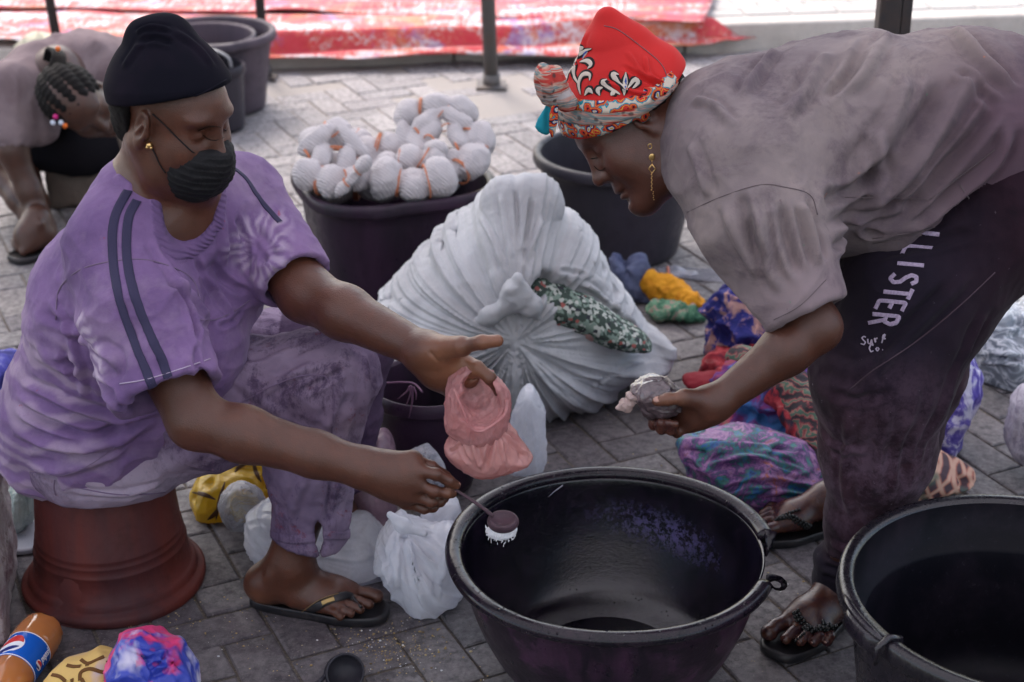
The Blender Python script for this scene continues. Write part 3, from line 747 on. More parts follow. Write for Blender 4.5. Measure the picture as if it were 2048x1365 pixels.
M_SKIN1 = m_skin('seated woman skin', (.088, .031, .018)); M_SKIN2 = m_skin('bending woman skin', (.082, .030, .019), stain=.85)
M_HAIR = NB('black hair'); M_HAIR.set(Base_Color=(.007, .006, .006), Roughness=.7, Specular_IOR_Level=.15); M_HAIR.bump(M_HAIR.noise(420, 4, .8), .002, 1); M_HAIR = M_HAIR.m
M_GOLD = NB('gold'); M_GOLD.set(Base_Color=(.75, .50, .20), Metallic=1.0, Roughness=.28); M_GOLD = M_GOLD.m
M_NAIL = NB('nail'); M_NAIL.set(Base_Color=(.36, .20, .16), Roughness=.3); M_NAIL = M_NAIL.m
M_EYE = NB('eye'); M_EYE.set(Base_Color=(.02, .012, .01), Roughness=.1); M_EYE = M_EYE.m
def head(S, C, M, k=.012, mask=False, ear=1, scale=1.0, lips=True):
    """C centre between the ears, M columns forward / left / up"""
    L = lambda x, y, z: C + M @ (np.array([x, y, z]) * scale)
    E = lambda x, y, z, a, b, c, kk=k, MM=None: S.u(ell(L(x, y, z), np.array([a, b, c]) * scale, M if MM is None else MM), kk * scale)
    E(-.012, 0, .040, .098, .076, .082, .0)
    E(.030, 0, .028, .066, .066, .066, .02)
    E(.032, 0, -.035, .060, .060, .082, .03)
    for s_ in (-1, 1):
        S.u(cone(L(-.008, .054 * s_, -.040), L(.028, .042 * s_, -.084), .024 * scale, .022 * scale), .045 * scale)
        S.u(cone(L(.028, .042 * s_, -.084), L(.076, .012 * s_, -.098), .022 * scale, .018 * scale), .04 * scale)
        E(.060, .040 * s_, -.030, .030, .027, .032, .03)      # cheekbone
        E(.074, .028 * s_, .038, .018, .026, .010, .014)       # brow
        S.sub(ell(L(.098, .031 * s_, .010), np.array([.014, .017, .011]) * scale, M), .018 * scale)
        E(.0745, .0315 * s_, .009, .0135, .0150, .0125, .005)   # lids
        S.sub(ell(L(.089, .0325 * s_, .0035), np.array([.004, .014, .0016]) * scale, M), .003 * scale)
    E(.082, 0, -.100, .019, .020, .016, .02)                   # chin
    S.u(cone(L(.084, 0, .022), L(.107, 0, -.020), .0085 * scale, .0105 * scale), .016 * scale)
    E(.108, 0, -.025, .0125, .0135, .0105, .008)
    for s_ in (-1, 1):
        E(.097, .0145 * s_, -.029, .0115, .0085, .0085, .007)
        S.sub(ell(L(.104, .0075 * s_, -.0385), np.array([.005, .0042, .004]) * scale, M), .003 * scale)
    if lips:
        E(.088, 0, -.052, .014, .022, .010, .014)
        E(.0955, 0, -.0585, .0105, .0235, .0070, .004); E(.0935, 0, -.0725, .0115, .0205, .0085, .004)
        S.sub(ell(L(.104, 0, -.0650), np.array([.010, .024, .0012]) * scale, M), .003 * scale)
        S.sub(ell(L(.101, 0, -.083), np.array([.005, .014, .003]) * scale, M), .010 * scale)
    for s_ in (-1, 1):                                         # ears
        ca, sa = math.cos(.38), math.sin(.38)
        Me = M @ np.array([[1, 0, 0], [0, ca, -s_ * .0], [0, 0, 1]]) ; 
        tl = .18; Rt = np.array([[math.cos(tl), 0, math.sin(tl)], [0, 1, 0], [-math.sin(tl), 0, math.cos(tl)]])
        fl = np.array([[math.cos(.35 * s_), -math.sin(.35 * s_), 0], [math.sin(.35 * s_), math.cos(.35 * s_), 0], [0, 0, 1]])
        Me = M @ Rt @ fl
        c = L(.001, .0765 * s_, .000)
        S.u(ell(c, np.array([.0175, .0075, .031]) * scale, Me), .006 * scale)
        S.sub(ell(c + Me @ np.array([.002, .008 * s_, .004]) * scale, np.array([.0115, .0075, .0215]) * scale, Me), .004 * scale)
        S.u(torus(c + Me @ np.array([0, .003 * s_, .005]) * scale, Me @ np.array([[1, 0, 0], [0, 0, 1], [0, -1, 0]]), .0155 * scale, .0031 * scale, 1.62), .003 * scale)
        S.u(cone(c + Me @ np.array([.004, .004 * s_, .012]) * scale, c + Me @ np.array([-.004, .005 * s_, -.010]) * scale, .0028 * scale, .0036 * scale), .004 * scale)
        S.u(ell(c + Me @ np.array([.004, .001 * s_, -.026]) * scale, np.array([.009, .006, .010]) * scale, Me), .006 * scale)
        S.u(ell(c + Me @ np.array([.016, .000, -.002]) * scale, np.array([.005, .005, .008]) * scale, Me), .005 * scale)
    return L
def micro(V): return crease(V * 14 + 2, 2, 3) * .0020 + crease(V * 34 + 7, 1, 3) * .0008
def near_open(prs, w_=.019, th=.0026):
    """raised ribbed band round an opening cut with the primitives prs"""
    def dist(V): 
        d = np.full(len(V), 1e3)
        for p_ in prs: d = np.minimum(d, p_.fn(V.astype(np.float32)))
        return d
    return dist, (lambda V: th * np.clip((w_ - dist(V)) / .003, 0, 1))
def fold_fn(bvh, segs, noise=None, off=0.0):
    """segs in photo pixels: (points, amplitude, width)"""
    L = []
    for pts, amp, wd in segs:
        q = [hit(bvh, x, y) for x, y in pts]; q = [a[0] for a in q if a is not None]
        if len(q) >= 2: L.append((spline(q, 5) if len(q) > 2 else np.linspace(q[0], q[1], 8), amp * 1.35, wd * .66))
    def fn(V, N):
        d = np.zeros(len(V))
        for q, amp, wd in L:
            best = np.full(len(V), 1e9); tt = np.zeros(len(V)); n = len(q) - 1
            lo = q.min(0) - wd * 3; hi = q.max(0) + wd * 3; idx = np.nonzero(((V > lo) & (V < hi)).all(1))[0]
            if not len(idx): continue
            Vi = V[idx]; bi = best[idx]; ti = tt[idx]
            for i in range(n):
                e = q[i + 1] - q[i]; h = np.clip(((Vi - q[i]) @ e) / (e @ e + 1e-12), 0, 1); r = ((Vi - q[i] - h[:, None] * e) ** 2).sum(1)
                m_ = r < bi; bi[m_] = r[m_]; ti[m_] = (i + h[m_]) / n
            x = np.sqrt(bi) / wd; tp = np.clip(np.minimum(ti, 1 - ti) * 5, 0, 1); tp = tp * tp * (3 - 2 * tp)
            d[idx] += amp * (np.exp(-x * x) - .45 * np.exp(-((x - 1.7) / .7) ** 2)) * tp
        if noise is not None: d += noise(V, N)
        return V + N * d[:, None]
    return fn
def cloth_obj(name, S, h, mat, parent, segs=(), noise=None, rel=2, attr=None, post=0):
    V, F = surface_nets(S, h); V = relax(V, F, rel)
    bv = BVHTree.FromPolygons([tuple(v) for v in V.tolist()], F.tolist())
    N = vnormals(V, F); V = fold_fn(bv, segs, noise)(V, N)
    if post: V = relax(V, F, post, .3)
    o = mesh_obj(name, V, F, mat, parent)
    if attr:
        for an, fn in attr.items():
            a = o.data.color_attributes.new(an, 'FLOAT_COLOR', 'POINT'); a.data.foreach_set('color', fn(V).astype(np.float32).ravel())
    return o, BVHTree.FromPolygons([tuple(v) for v in V.tolist()], F.tolist())
def strip_on(name, bvh, line, width, mat, parent, th=.0012, n=6, off=.0006, taper=False):
    """a band laid on a surface along a line of photo pixels; width in metres"""
    q = spline([(x, y, 0) for x, y in line], n); C, N = [], []
    for x, y, _ in q:
        a = hit(bvh, x, y)
        if a is not None: C.append(a[0]); N.append(a[1])
    if len(C) < 3: return None
    C = np.array(C); N = np.array(N)
    for _ in range(2): C[1:-1] = (C[:-2] + 2 * C[1:-1] + C[2:]) / 4; N[1:-1] = (N[:-2] + 2 * N[1:-1] + N[2:]) / 4
    T = np.gradient(C, axis=0); B = np.cross(N, T); B /= np.linalg.norm(B, axis=1)[:, None] + 1e-9; w_ = width / 2 * (np.ones(len(C)) if not taper else np.sin(np.linspace(.15, math.pi - .15, len(C))))[:, None]
    L = C + B * w_; Rr = C - B * w_; out = []
    cols = [];  m = len(C)
    for u in np.linspace(-1, 1, 5):
        row = C + B * w_ * u; r2 = []
        for i in range(m):
            loc, nor, _, _ = bvh.find_nearest(V3(row[i])); nor = V3(N[i]) if nor is None else nor
            if nor.dot(V3(N[i])) < 0: nor = -nor
            loc = V3(row[i]) if loc is None or (loc - V3(row[i])).length > .012 else loc
            r2.append(np.array(loc + nor * (off + th)))
        cols.append(np.array(r2))
    V = np.concatenate(cols + [cols[0] - N * th * 2, cols[-1] - N * th * 2]); F = []
    for c in range(4):
        for i in range(m - 1): F.append((c * m + i, c * m + i + 1, (c + 1) * m + i + 1, (c + 1) * m + i))
    for i in range(m - 1): F.append((5 * m + i, 5 * m + i + 1, i + 1, i)); F.append((4 * m + i, 4 * m + i + 1, 6 * m + i + 1, 6 * m + i))
    return mesh_obj(name, V, F, mat, parent)
def tube_on(name, bvh, line, r, mat, parent, n=6, off=0.0, flat=.6):
    q = spline([(x, y, 0) for x, y in line], n); C = [hit(bvh, x, y, off) for x, y, _ in q]; C = [c[0] for c in C if c is not None]
    if len(C) < 3: return None
    C = np.array(C); C[1:-1] = (C[:-2] + 2 * C[1:-1] + C[2:]) / 4
    b = MB(); b.tube(C, r, 8, flat); return b.build(name, mat, parent)
def fing(S, pts, r, k=.006):
    """one finger: root inside the palm, then three bones with knuckle swells"""
    pts = [np.asarray(p, float) for p in pts]; n = len(pts)
    rr = np.linspace(r * 1.08, r * .80, n)
    for i in range(n - 1): S.u(cone(pts[i], pts[i + 1], rr[i] * .97, rr[i + 1] * .97), .007 if i == 0 else .003)
    for i in range(1, n - 1): S.u(ell(pts[i], np.ones(3) * rr[i] * 1.06), .004)
    return pts
def nail(bld, tip, prev, nrm, r):
    t = unit(np.asarray(tip) - prev); n = unit(nrm - t * (nrm @ t)); s_ = np.cross(t, n); M = np.stack([t, s_, n], 1)
    bld.ball(np.asarray(tip) + n * r * .62 - t * r * .1, (r * .75, r * .62, r * .30), 10, 6, M)
TOCAM = lambda p: unit(np.array([0, 0, CAM_H]) - p)
def foot(S, heel, toe, up=np.array([0, 0, 1.0]), side=1, w=.042, spread=1.15, ankle=None, shin=None, rs_=(.034, .05), toe_r=.0090, L=None):
    """heel and toe: ground points under heel centre and big toe tip; side +1 when the big toe is on the left of the walking direction"""
    f = unit(toe - heel); l = np.cross(up, f); H = lambda a, b, c: heel + f * a + l * b * side + up * c
    Ln = L or np.linalg.norm(toe - heel)
    S.u(ell(H(.012, 0, .030), (.040, .031, .032), np.stack([f, l, up], 1)), .0)
    S.u(cone(H(.015, 0, .034), H(Ln * .62, -.006, .034), .031, .026, up, .8), .03)
    S.u(cone(H(.05, 0, .062), H(Ln * .60, .006, .034), .030, .022), .03)
    S.u(cone(H(Ln * .35, -.018, .022), H(Ln * .66, -.028, .019), .024, .019, up, .85), .025)
    S.u(cone(H(Ln * .60, .018, .026), H(Ln * .72, .020, .023), .025, .023, up, .85), .025)
    if ankle is not None:
        S.u(cone(H(.022, 0, .045), ankle, .036, rs_[0]), .03); S.u(cone(H(.075, .002, .058), ankle + f * .012, .028, rs_[0] * .9), .035)
        S.u(cone(ankle, shin, rs_[0], rs_[1]), .02)
        for s_ in (-1, 1): S.u(ell(H(.040, .031 * s_, .078 + .006 * s_), (.013, .010, .014)), .012)
    tips = []
    for i, (b, e, r) in enumerate(((.022, 1.0, 1.45), (-.003, .955, 1.0), (-.020, .90, .95), (-.034, .84, .92), (-.046, .77, .92))):
        a0 = Ln * (.70 - .02 * i); p0 = H(a0, b * .9, .020); r_ = toe_r * r; b = b * spread
        p1 = H(lerp(a0, Ln * e, .55), b * 1.02, .021 if i == 0 else .022); p2 = H(Ln * e - r_, b, .012 + (r_ * .25))
        S.u(cone(p0, p1, r_ * 1.05, r_ * .92), .005); S.u(cone(p1, p2, r_ * .92, r_), .001); S.u(ell(p2, np.ones(3) * r_ * 1.06), .001); tips.append((p2, p1, r_))
    return H, tips, f, l
def tone_fn(spots):
    def fn(V):
        c = np.zeros((len(V), 4)); c[:, 3] = 1
        for ch, ctr, r, amt in spots:
            d = np.linalg.norm(V - ctr, axis=1) / r; c[:, ch] = np.maximum(c[:, ch], amt * np.clip(1.6 - d * 1.6, 0, 1))
        return c
    return fn
def flipflop(name, parent, heel, toe, side, mat, thick=.018, w0=.036, w1=.050, back=.022, front=.016):
    f = unit(toe - heel); up = np.array([0, 0, 1.0]); l = np.cross(up, f) * side; Ln = np.linalg.norm(toe - heel) + back + front; o0 = heel - f * back
    out = [];  m = 96
    for i in range(m):
        t = 2 * math.pi * i / m; a = (1 - math.cos(t)) / 2; s_ = math.sin(t)
        wd = lerp(w0, w1, min(1, max(0, (a - .15) / .5))) * (1 - .18 * math.exp(-((a - .42) / .14) ** 2) * (1 if s_ > 0 else .4)) 
        out.append(o0 + f * (a ** .92 * Ln) + l * (np.sign(s_) * abs(s_) ** .62 * wd + .006 * math.sin(a * 3)))
    V = []; lv = ((0, .0, 0), (.0025, 1.0, 0), (thick - .004, 1, 0), (thick, .975, 0), (thick, .93, 0), (thick - .0025, .90, 0))
    c = sum(out) / m
    for z, k, _ in lv:
        for p in out: q = c + (p - c) * (k if k else .97); V.append((q[0], q[1], z + .003))
    F = []
    for j in range(len(lv) - 1):
        for i in range(m): i2 = (i + 1) % m; F.append((j * m + i, j * m + i2, (j + 1) * m + i2, (j + 1) * m + i))
    F.append(tuple(range(m))[::-1]); F.append(tuple((len(lv) - 1) * m + i for i in range(m)))
    return mesh_obj(name, V, F, mat, parent)
# ------------------------------------------------------------------ 1. the seated woman in purple
w1 = empty('person', (SX, SY, 0), 'woman in purple tie-dyed shirt, black cap and mask sitting on the red bucket', 'person')
f1 = unit([math.cos(R(-38)), math.sin(R(-38)), 0]); l1 = np.array([-f1[1], f1[0], 0]); up = np.array([0, 0, 1.0])
C0, C1, C2 = P(205, 838, 2.80), P(285, 590, 2.76), P(340, 425, 2.73)
RS, LS = P(228, 490, 2.61), P(478, 395, 2.86)
RE, RW = P(392, 842, 2.44), P(735, 938, 2.40)
LE, LW = P(612, 588, 2.68), P(842, 700, 2.50)
RH, RK, RA = C0 - l1 * .09 + [0.03, 0, .0], P(662, 748, 2.70), P(578, 1125, 2.685)
LH, LK, LA = C0 + l1 * .10 + [.03, 0, 0], P(700, 690, 3.0), P(660, 1005, 2.96)
HC = P(345, 234, 2.66); hf = unit([math.cos(R(-30)) * .93, math.sin(R(-30)) * .93, -.26]); HM = frame(hf, up)
SH1 = (RK - RA) * .35 + RA
S = SDF()
L1 = head(S, HC, HM, scale=.99)
nk = P(322, 395, 2.73)
S.u(cone(L1(-.030, 0, -.045), nk, .056, .064), .03); S.u(cone(L1(.0, 0, -.06), nk + f1 * .035 + [0, 0, -.03], .045, .058), .03)
S.u(cone(RS + [0.02, 0.02, -.01], LS - [.03, 0.03, .01], .068, .062), .05)
S.u(cone(nk - [0, 0, .01], C2, .08, .1, l1, 1.15), .05)
S.u(cone(C2, C1, .115, .14, l1, 1.2), .05); S.u(cone(C1, C0, .145, .17), .06)
S.u(ell(C1 + f1 * .07 - l1 * .065 + [0, 0, .04], (.09, .085, .09)), .03); S.u(ell(C1 + f1 * .07 + l1 * .075 + [0, 0, .04], (.09, .085, .09)), .03)
S.chain([RH, RK], [.085, .055], .05); S.chain([RK, SH1 + [0, .0, 0]], [.052, .046], .03); S.chain([LH, LK, lerp(LK, LA, .6)], [.085, .055, .045], .05)
S.chain([RS, lerp(RS, RE, .5), RE], [.062, .057, .047], .03)
S.u(cone(RE, lerp(RE, RW, .28), .045, .0455), .02); S.u(cone(lerp(RE, RW, .28), lerp(RE, RW, .7), .0455, .037), .02); S.u(cone(lerp(RE, RW, .7), RW + unit(RW - RE) * .0, .037, .0335), .02)
S.chain([LS, LE], [.060, .050], .03); S.u(cone(LE, lerp(LE, LW, .35), .048, .046), .02); S.u(cone(lerp(LE, LW, .35), LW, .046, .031), .02)
NAILS = MB()
# right hand pinching the spoon (back of the hand to the camera)
hw = P(762, 944, 2.40)
S.u(cone(RW, hw, .0325, .030), .02)
kn = [P(832, 940, 2.378), P(830, 967, 2.372), P(823, 990, 2.376), P(812, 1006, 2.388)]
for i, q in enumerate(kn): S.u(cone(hw + (q - hw) * .12, q, .0250, (.0135, .0138, .0128, .0118)[i]), .022)
S.u(ell(P(795, 965, 2.392), (.040, .022, .030)), .02)
fs = [[kn[0], P(872, 949, 2.372), P(898, 962, 2.378), P(913, 971, 2.384)], [kn[1], P(868, 983, 2.368), P(893, 987, 2.376), P(905, 988, 2.386)],
      [kn[2], P(862, 1004, 2.372), P(880, 1004, 2.384), P(890, 998, 2.397)], [kn[3], P(848, 1018, 2.386), P(866, 1016, 2.398), P(876, 1008, 2.408)]]
for q, r in zip(fs, (.0100, .0100, .0096, .0086)):
    fing(S, q, r); nail(NAILS, q[-1], q[-2], TOCAM(q[-1]) + up * .6 if r != .0100 else TOCAM(q[-1]) * .3 + up, r * .8)
th = [P(790, 925, 2.40), P(826, 919, 2.398), P(862, 934, 2.400), P(893, 953, 2.404)]
S.u(cone(hw, th[1], .024, .016), .02); fing(S, th, .0112)
# left hand, open palm with the thumb out, the fingers curling behind the pink bag
pm_ = [P(952, 738, 2.452), P(940, 758, 2.462), P(921, 774, 2.474), P(904, 785, 2.488)]
for i, q in enumerate(pm_): S.u(cone(LW + (q - LW) * .15, q, .0270, (.0145, .0140, .0135, .013)[i]), .022)
S.u(ell(P(880, 706, 2.468), (.030, .020, .018)), .02); S.u(ell(P(872, 748, 2.490), (.026, .020, .026)), .02)
S.sub(ell(P(912, 728, 2.430), (.024, .014, .022)), .016); S.sub(cone(P(928, 765, 2.452), P(962, 748, 2.446), .0028, .0035), .005)
for q, r in (([P(954, 735, 2.446), P(980, 757, 2.438), P(999, 782, 2.444), P(1001, 803, 2.462)], .0104), ([pm_[1], P(968, 792, 2.505), P(980, 820, 2.535), P(982, 836, 2.545)], .0104),
             ([pm_[2], P(946, 810, 2.518), P(958, 838, 2.545), P(960, 850, 2.55)], .0098), ([pm_[3], P(926, 818, 2.530), P(936, 838, 2.555), P(938, 850, 2.56)], .0088)): fing(S, q, r)
th = [P(885, 703, 2.460), P(925, 693, 2.425), P(964, 685, 2.405), P(995, 682, 2.398)]
S.u(cone(LW, th[1], .023, .0175), .02); fing(S, th, .0132)
for a, b, r in (((862, 705), (885, 735), .0018), ((890, 700), (918, 722), .0016), ((905, 760), (945, 738), .0016), ((897, 772), (935, 752), .0014), ((860, 690), (850, 722), .0015)):
    a_ = P(a[0], a[1], 2.447); b_ = P(b[0], b[1], 2.437); S.sub(cone(a_, b_, r, r), .004)
# right foot
he, to = G(522, 1196, .018), G(760, 1222, .018)
Hf, tips, ff, fl_ = foot(S, he, to, side=1, ankle=RA, shin=SH1, rs_=(.037, .05))
for i, (t, p_, r) in enumerate(tips): nail(NAILS, t + ff * r * .35, p_, up, r * .78)
he2, to2 = G(630, 1008, .018), G(690, 1066, .018)
foot(S, he2, he2 + unit(to2 - he2) * .22, side=-1, ankle=LA, shin=lerp(LA, LK, .6), rs_=(.035, .046))
body1 = sdf_obj('body', S, .0030, M_SKIN1, w1, rel=1, attr={'tone': tone_fn([(0, P(905, 735, 2.435), .075, .75), (0, P(985, 684, 2.39), .04, .55), (0, P(510, 1215, 2.66), .05, .35), (0, P(905, 985, 2.37), .02, .3)])})
NAILS.build('fingernails', M_NAIL, w1)['kind'] = 'stuff'
# trousers
s = NB('stained lilac trousers'); n = s.noise(7, 6, .65, .6); 
b = s.ramp(s.noise(5, 5, .6, .4, co=s.mapping((1, 1, 1), loc=(3, 1, 0))), [(.28, (.10, .065, .12)), (.45, (.18, .13, .21)), (.62, (.26, .195, .285)), (.8, (.34, .26, .34))])
b = s.mix(s.ramp(s.noise(19, 7, .8, .25, co=s.mapping((1, 1, .5), rot=(0, .6, 0))), [(.50, 0.0), (.62, .8)]), b, (.060, .036, .080))
b = s.mix(s.ramp(s.noise(12, 7, .8, .3, co=s.mapping(loc=(9, 0, 2))), [(.585, 0.0), (.66, .8)]), b, (.16, .028, .045))
b = s.mix(s.ramp(s.noise(60, 3, .7), [(.66, 0.0), (.72, .6)]), b, (.04, .02, .06)); at = s.sep(s.attr('leg_tint')); b = s.mix(s.math('MULTIPLY', at[0], .75), b, (.47, .40, .50)); b = s.mix(s.math('MULTIPLY', at[1], .85), b, (.045, .022, .055))
s.set(Base_Color=b, Roughness=.85, Specular_IOR_Level=.15); s.bump(s.wave(900, 1, d='DIAGONAL'), .0003, .5); s.bump(s.noise(45, 5, .7), .002, .5); M_TR1 = s.m
S = SDF()
S.u(ell(C0 + [0.035, 0, -.010], (.145, .15, .120)), 0); S.u(ell(C0 + f1 * .06 - l1 * .05 + [0.02, 0, -.02], (.14, .13, .095)), .05)
S.chain([RH + [0, 0, -.005], lerp(RH, RK, .55), RK], [.118, .108, .082], .06)
S.chain([RK, lerp(RK, RA, .45), lerp(RK, RA, .80) + [.022, 0, 0]], [.080, .076, .072], .04)
S.chain([LH, lerp(LH, LK, .55), LK], [.118, .102, .080], .06); S.chain([LK, lerp(LK, LA, .45), lerp(LK, LA, .82)], [.078, .072, .068], .04)
cA = lerp(RK, RA, .865) + [.022, 0, 0]; dA = unit(RA - RK)
S.sub(half(cA, -dA).__class__(lambda p, c=cA.astype(np.float32), n=(-dA).astype(np.float32), w_=.13: np.maximum((p - c) @ n, np.sqrt(((p - c) ** 2).sum(1)) - w_), cA, .13), .003)
S.sub(cone(lerp(RK, RA, .62) + [.018, 0, 0], cA + dA * .08, .055, .067), .005)
cB = lerp(LK, LA, .86); dB = unit(LA - LK)
S.sub(Pr(lambda p, c=cB.astype(np.float32), n=(-dB).astype(np.float32): np.maximum((p - c) @ n, np.sqrt(((p - c) ** 2).sum(1)) - .13), cB, .13), .003)
sl = P(637, 1088, 2.61); S.sub(ell(sl, (.010, .035, .050)), .004)
S.sub(Pr(lambda p: p[:, 2] - .2735 + 1e3 * ((p[:, 0] - SX) ** 2 + (p[:, 1] - SY) ** 2 > .135 ** 2), (SX, SY, .2), .25), .006)
def nz(V, N):
    q = V @ np.stack([unit(RK - RH), unit(np.cross(unit(RK - RH), up)), up], 1); 
    a = ridge(np.stack([q[:, 0] * 9 + q[:, 2] * 14, q[:, 1] * 12, q[:, 2] * 9 - q[:, 0] * 7], 1), 2) * .0040 + crease(np.stack([q[:, 0] * 8 + q[:, 2] * 12, q[:, 1] * 12, q[:, 2] * 7 - q[:, 0] * 8], 1), 2, 3) * .004 + micro(V) + fbm(V * 22, 2) * .0030; return a
segs = [([(470, 740), (560, 715), (690, 672)], .006, .012), ([(450, 770), (580, 735), (715, 690)], -.005, .012), ([(500, 800), (600, 745), (705, 720)], .006, .012), ([(590, 790), (650, 760), (690, 740)], -.006, .010),
        ([(330, 870), (420, 860), (520, 880)], .006, .014), ([(250, 890), (330, 850), (420, 830)], -.006, .012), ([(120, 975), (250, 985), (330, 960)], .004, .010), ([(620, 960), (640, 880), (690, 760)], .006, .014), ([(575, 1050), (600, 980), (640, 900)], .004, .012),
        ([(690, 1050), (700, 950), (715, 820)], -.005, .014), ([(655, 1060), (660, 960), (668, 860)], -.004, .008), ([(560, 800), (570, 850), (585, 900)], .005, .012), ([(720, 700), (730, 780), (722, 860)], .005, .014), ([(440, 740), (520, 800), (560, 830)], .004, .012)]
def leg_tint(V):
    c = np.zeros((len(V), 4)); c[:, 3] = 1; hp = P(240, 960, 2.63); d = np.linalg.norm((V - hp) * [1, .9, 1.6], axis=1); c[:, 0] = np.clip(1.5 - d / .11, 0, 1) * .8
    c[:, 1] = np.clip((V[:, 1] - 2.79) / .05, 0, 1) * (V[:, 0] > -.45); return c  # pale tint round the hip, dark tint all over the far leg
def nz0(V, N, f_=nz):
    d = f_(V, N); near = np.hypot(V[:, 0] - SX, V[:, 1] - SY) < .23; low = near & (V[:, 2] < .262); V[low, 2] = .262 - (.262 - V[low, 2]) * .12; return d
nz = nz0
tr1, bT1 = cloth_obj('trousers', S, .0042, M_TR1, w1, segs, nz, attr={'leg_tint': leg_tint})
M_SEAM = NB('seam thread'); M_SEAM.set(Base_Color=(.16, .11, .19), Roughness=.9); M_SEAM = M_SEAM.m
for ln in ([(640, 1045), (655, 960), (662, 880), (668, 790), (650, 752)], [(470, 812), (540, 775), (600, 752), (650, 752)], [(330, 900), (400, 868), (470, 845)], [(150, 975), (240, 990), (330, 985)], [(110, 960), (108, 975), (112, 990)]):
    tube_on('seam', bT1, ln, .0016, M_SEAM, tr1, off=.0006)
strip_on('cuff', bT1, [(548, 1072), (590, 1080), (628, 1074)], .018, M_TR1, tr1); strip_on('cuff', bT1, [(648, 1070), (680, 1072), (709, 1066)], .018, M_TR1, tr1)

# shirt
s = NB('purple tie dyed jersey'); at = s.sep(s.attr('dye')); rib = s.attr('rib')
b = s.ramp(s.noise(6, 6, .62, .3), [(.3, (.115, .068, .170)), (.55, (.185, .112, .250)), (.8, (.245, .155, .29))])
b = s.mix(s.ramp(s.noise(4.5, 6, .72, .3, co=s.mapping(loc=(2, 5, 1))), [(.5, 0.0), (.72, .65)]), b, (.29, .215, .31)); b = s.mix(s.math('MULTIPLY', at[1], .8), b, (.34, .26, .35)); b = s.mix(s.ramp(s.noise(34, 5, .75), [(.52, 0.0), (.75, .35)]), b, (.10, .06, .15))
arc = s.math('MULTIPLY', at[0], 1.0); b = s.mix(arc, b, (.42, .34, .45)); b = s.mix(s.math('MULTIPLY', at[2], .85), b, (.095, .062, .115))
b = s.mix(s.math('MULTIPLY', s.sep(rib)[0], .55), b, (.10, .060, .15)); b = s.mix(s.ramp(s.noise(38, 4, .7), [(.69, 0.0), (.74, .6)]), b, (.30, .04, .07))
s.set(Base_Color=b, Roughness=.9, Sheen_Weight=.06, Specular_IOR_Level=.2); s.bump(s.noise(420, 3, .6), .0006, .7); s.bump(s.noise(28, 4, .6), .0025, .6); s.bump(s.math('MULTIPLY', s.math('SINE', s.math('MULTIPLY', s.sep(rib)[1], 900.0)), s.sep(rib)[0]), .0012, .8); M_SH1 = s.m
S = SDF()
S.u(ell(P(195, 838, 2.77), (.186, .185, .145), frame(f1, up)), 0)
S.u(ell(P(95, 888, 2.78), (.080, .13, .090)), .05)
S.u(cone(P(245, 760, 2.765), P(280, 610, 2.76), .195, .182), .06)
S.u(ell(P(395, 690, 2.66), (.085, .10, .12)), .06)
S.u(cone(P(280, 610, 2.76), C2 + [0, 0, -.02], .178, .125, l1, 1.12), .05)
S.u(ell(C1 + f1 * .095 - l1 * .07 + [0, 0, .035], (.100, .098, .105)), .05); S.u(ell(C1 + f1 * .10 + l1 * .085 + [0, 0, .04], (.098, .095, .10)), .05)
S.u(cone(RS + [.02, .03, -.012], LS - [.03, .03, .012], .078, .075), .06); S.u(cone(nk - f1 * .02, C2, .080, .115, l1, 1.2), .05)
S.u(cone(nk - l1 * .055 + [0, 0, .012], RS + [.02, .02, .0], .058, .074), .04); S.u(cone(nk + l1 * .06, LS + [0, 0, 0], .052, .072), .04)
HMr = P(333, 778, 2.45); SLr = lerp(RS, RE, 1.0)
S.u(cone(RS + [0, 0, -.01], lerp(RS, HMr, .5), .082, .090), .05); S.u(cone(lerp(RS, HMr, .5), HMr + unit(HMr - RS) * .06, .096, .092), .03)
HMl = P(585, 556, 2.70); S.u(cone(LS, HMl + unit(HMl - LS) * .05, .078, .068), .04)
for cc, ax_, rr, dd in ((HMr, unit(HMr - RS), .150, .082), (HMl, unit(HMl - LS), .12, .058)):
    cc = cc + ax_ * .010
    S.sub(Pr(lambda p, c=cc.astype(np.float32), n=(-ax_).astype(np.float32), w_=rr: np.maximum((p - c) @ n, np.sqrt(((p - c) ** 2).sum(1)) - w_), cc, rr), .003)
    S.sub(cone(cc - ax_ * .07, cc + ax_ * .05, dd * .88, dd), .004)
op1 = [cone(L1(.0, 0, -.03), nk + f1 * .02 + l1 * .01 + [0, 0, .03], .054, .062), cone(nk + f1 * .045 + l1 * .012 + [0, 0, .05], P(385, 455, 2.585), .056, .044), cone(P(382, 450, 2.585), P(406, 498, 2.54), .044, .016)]
for o_ in op1: S.sub(o_, .006)
od1, ob1 = near_open(op1)
S.sub(ell(P(330, 1040, 2.78), (.20, .3, .045)), .01)
def nz(V, N):
    a = crease(np.stack([V[:, 0] * 5 + V[:, 2] * 13, V[:, 1] * 6, V[:, 2] * 9 - V[:, 0] * 9], 1), 2, 3) * .0055 + micro(V) + fbm(V * 16, 3) * .0038
    k_ = np.clip(od1(V) / .03 - .6, 0, 1); return a * k_ * (1 - .5 * np.exp(-((V[:, 2] - .85) / .08) ** 2)) + ob1(V)
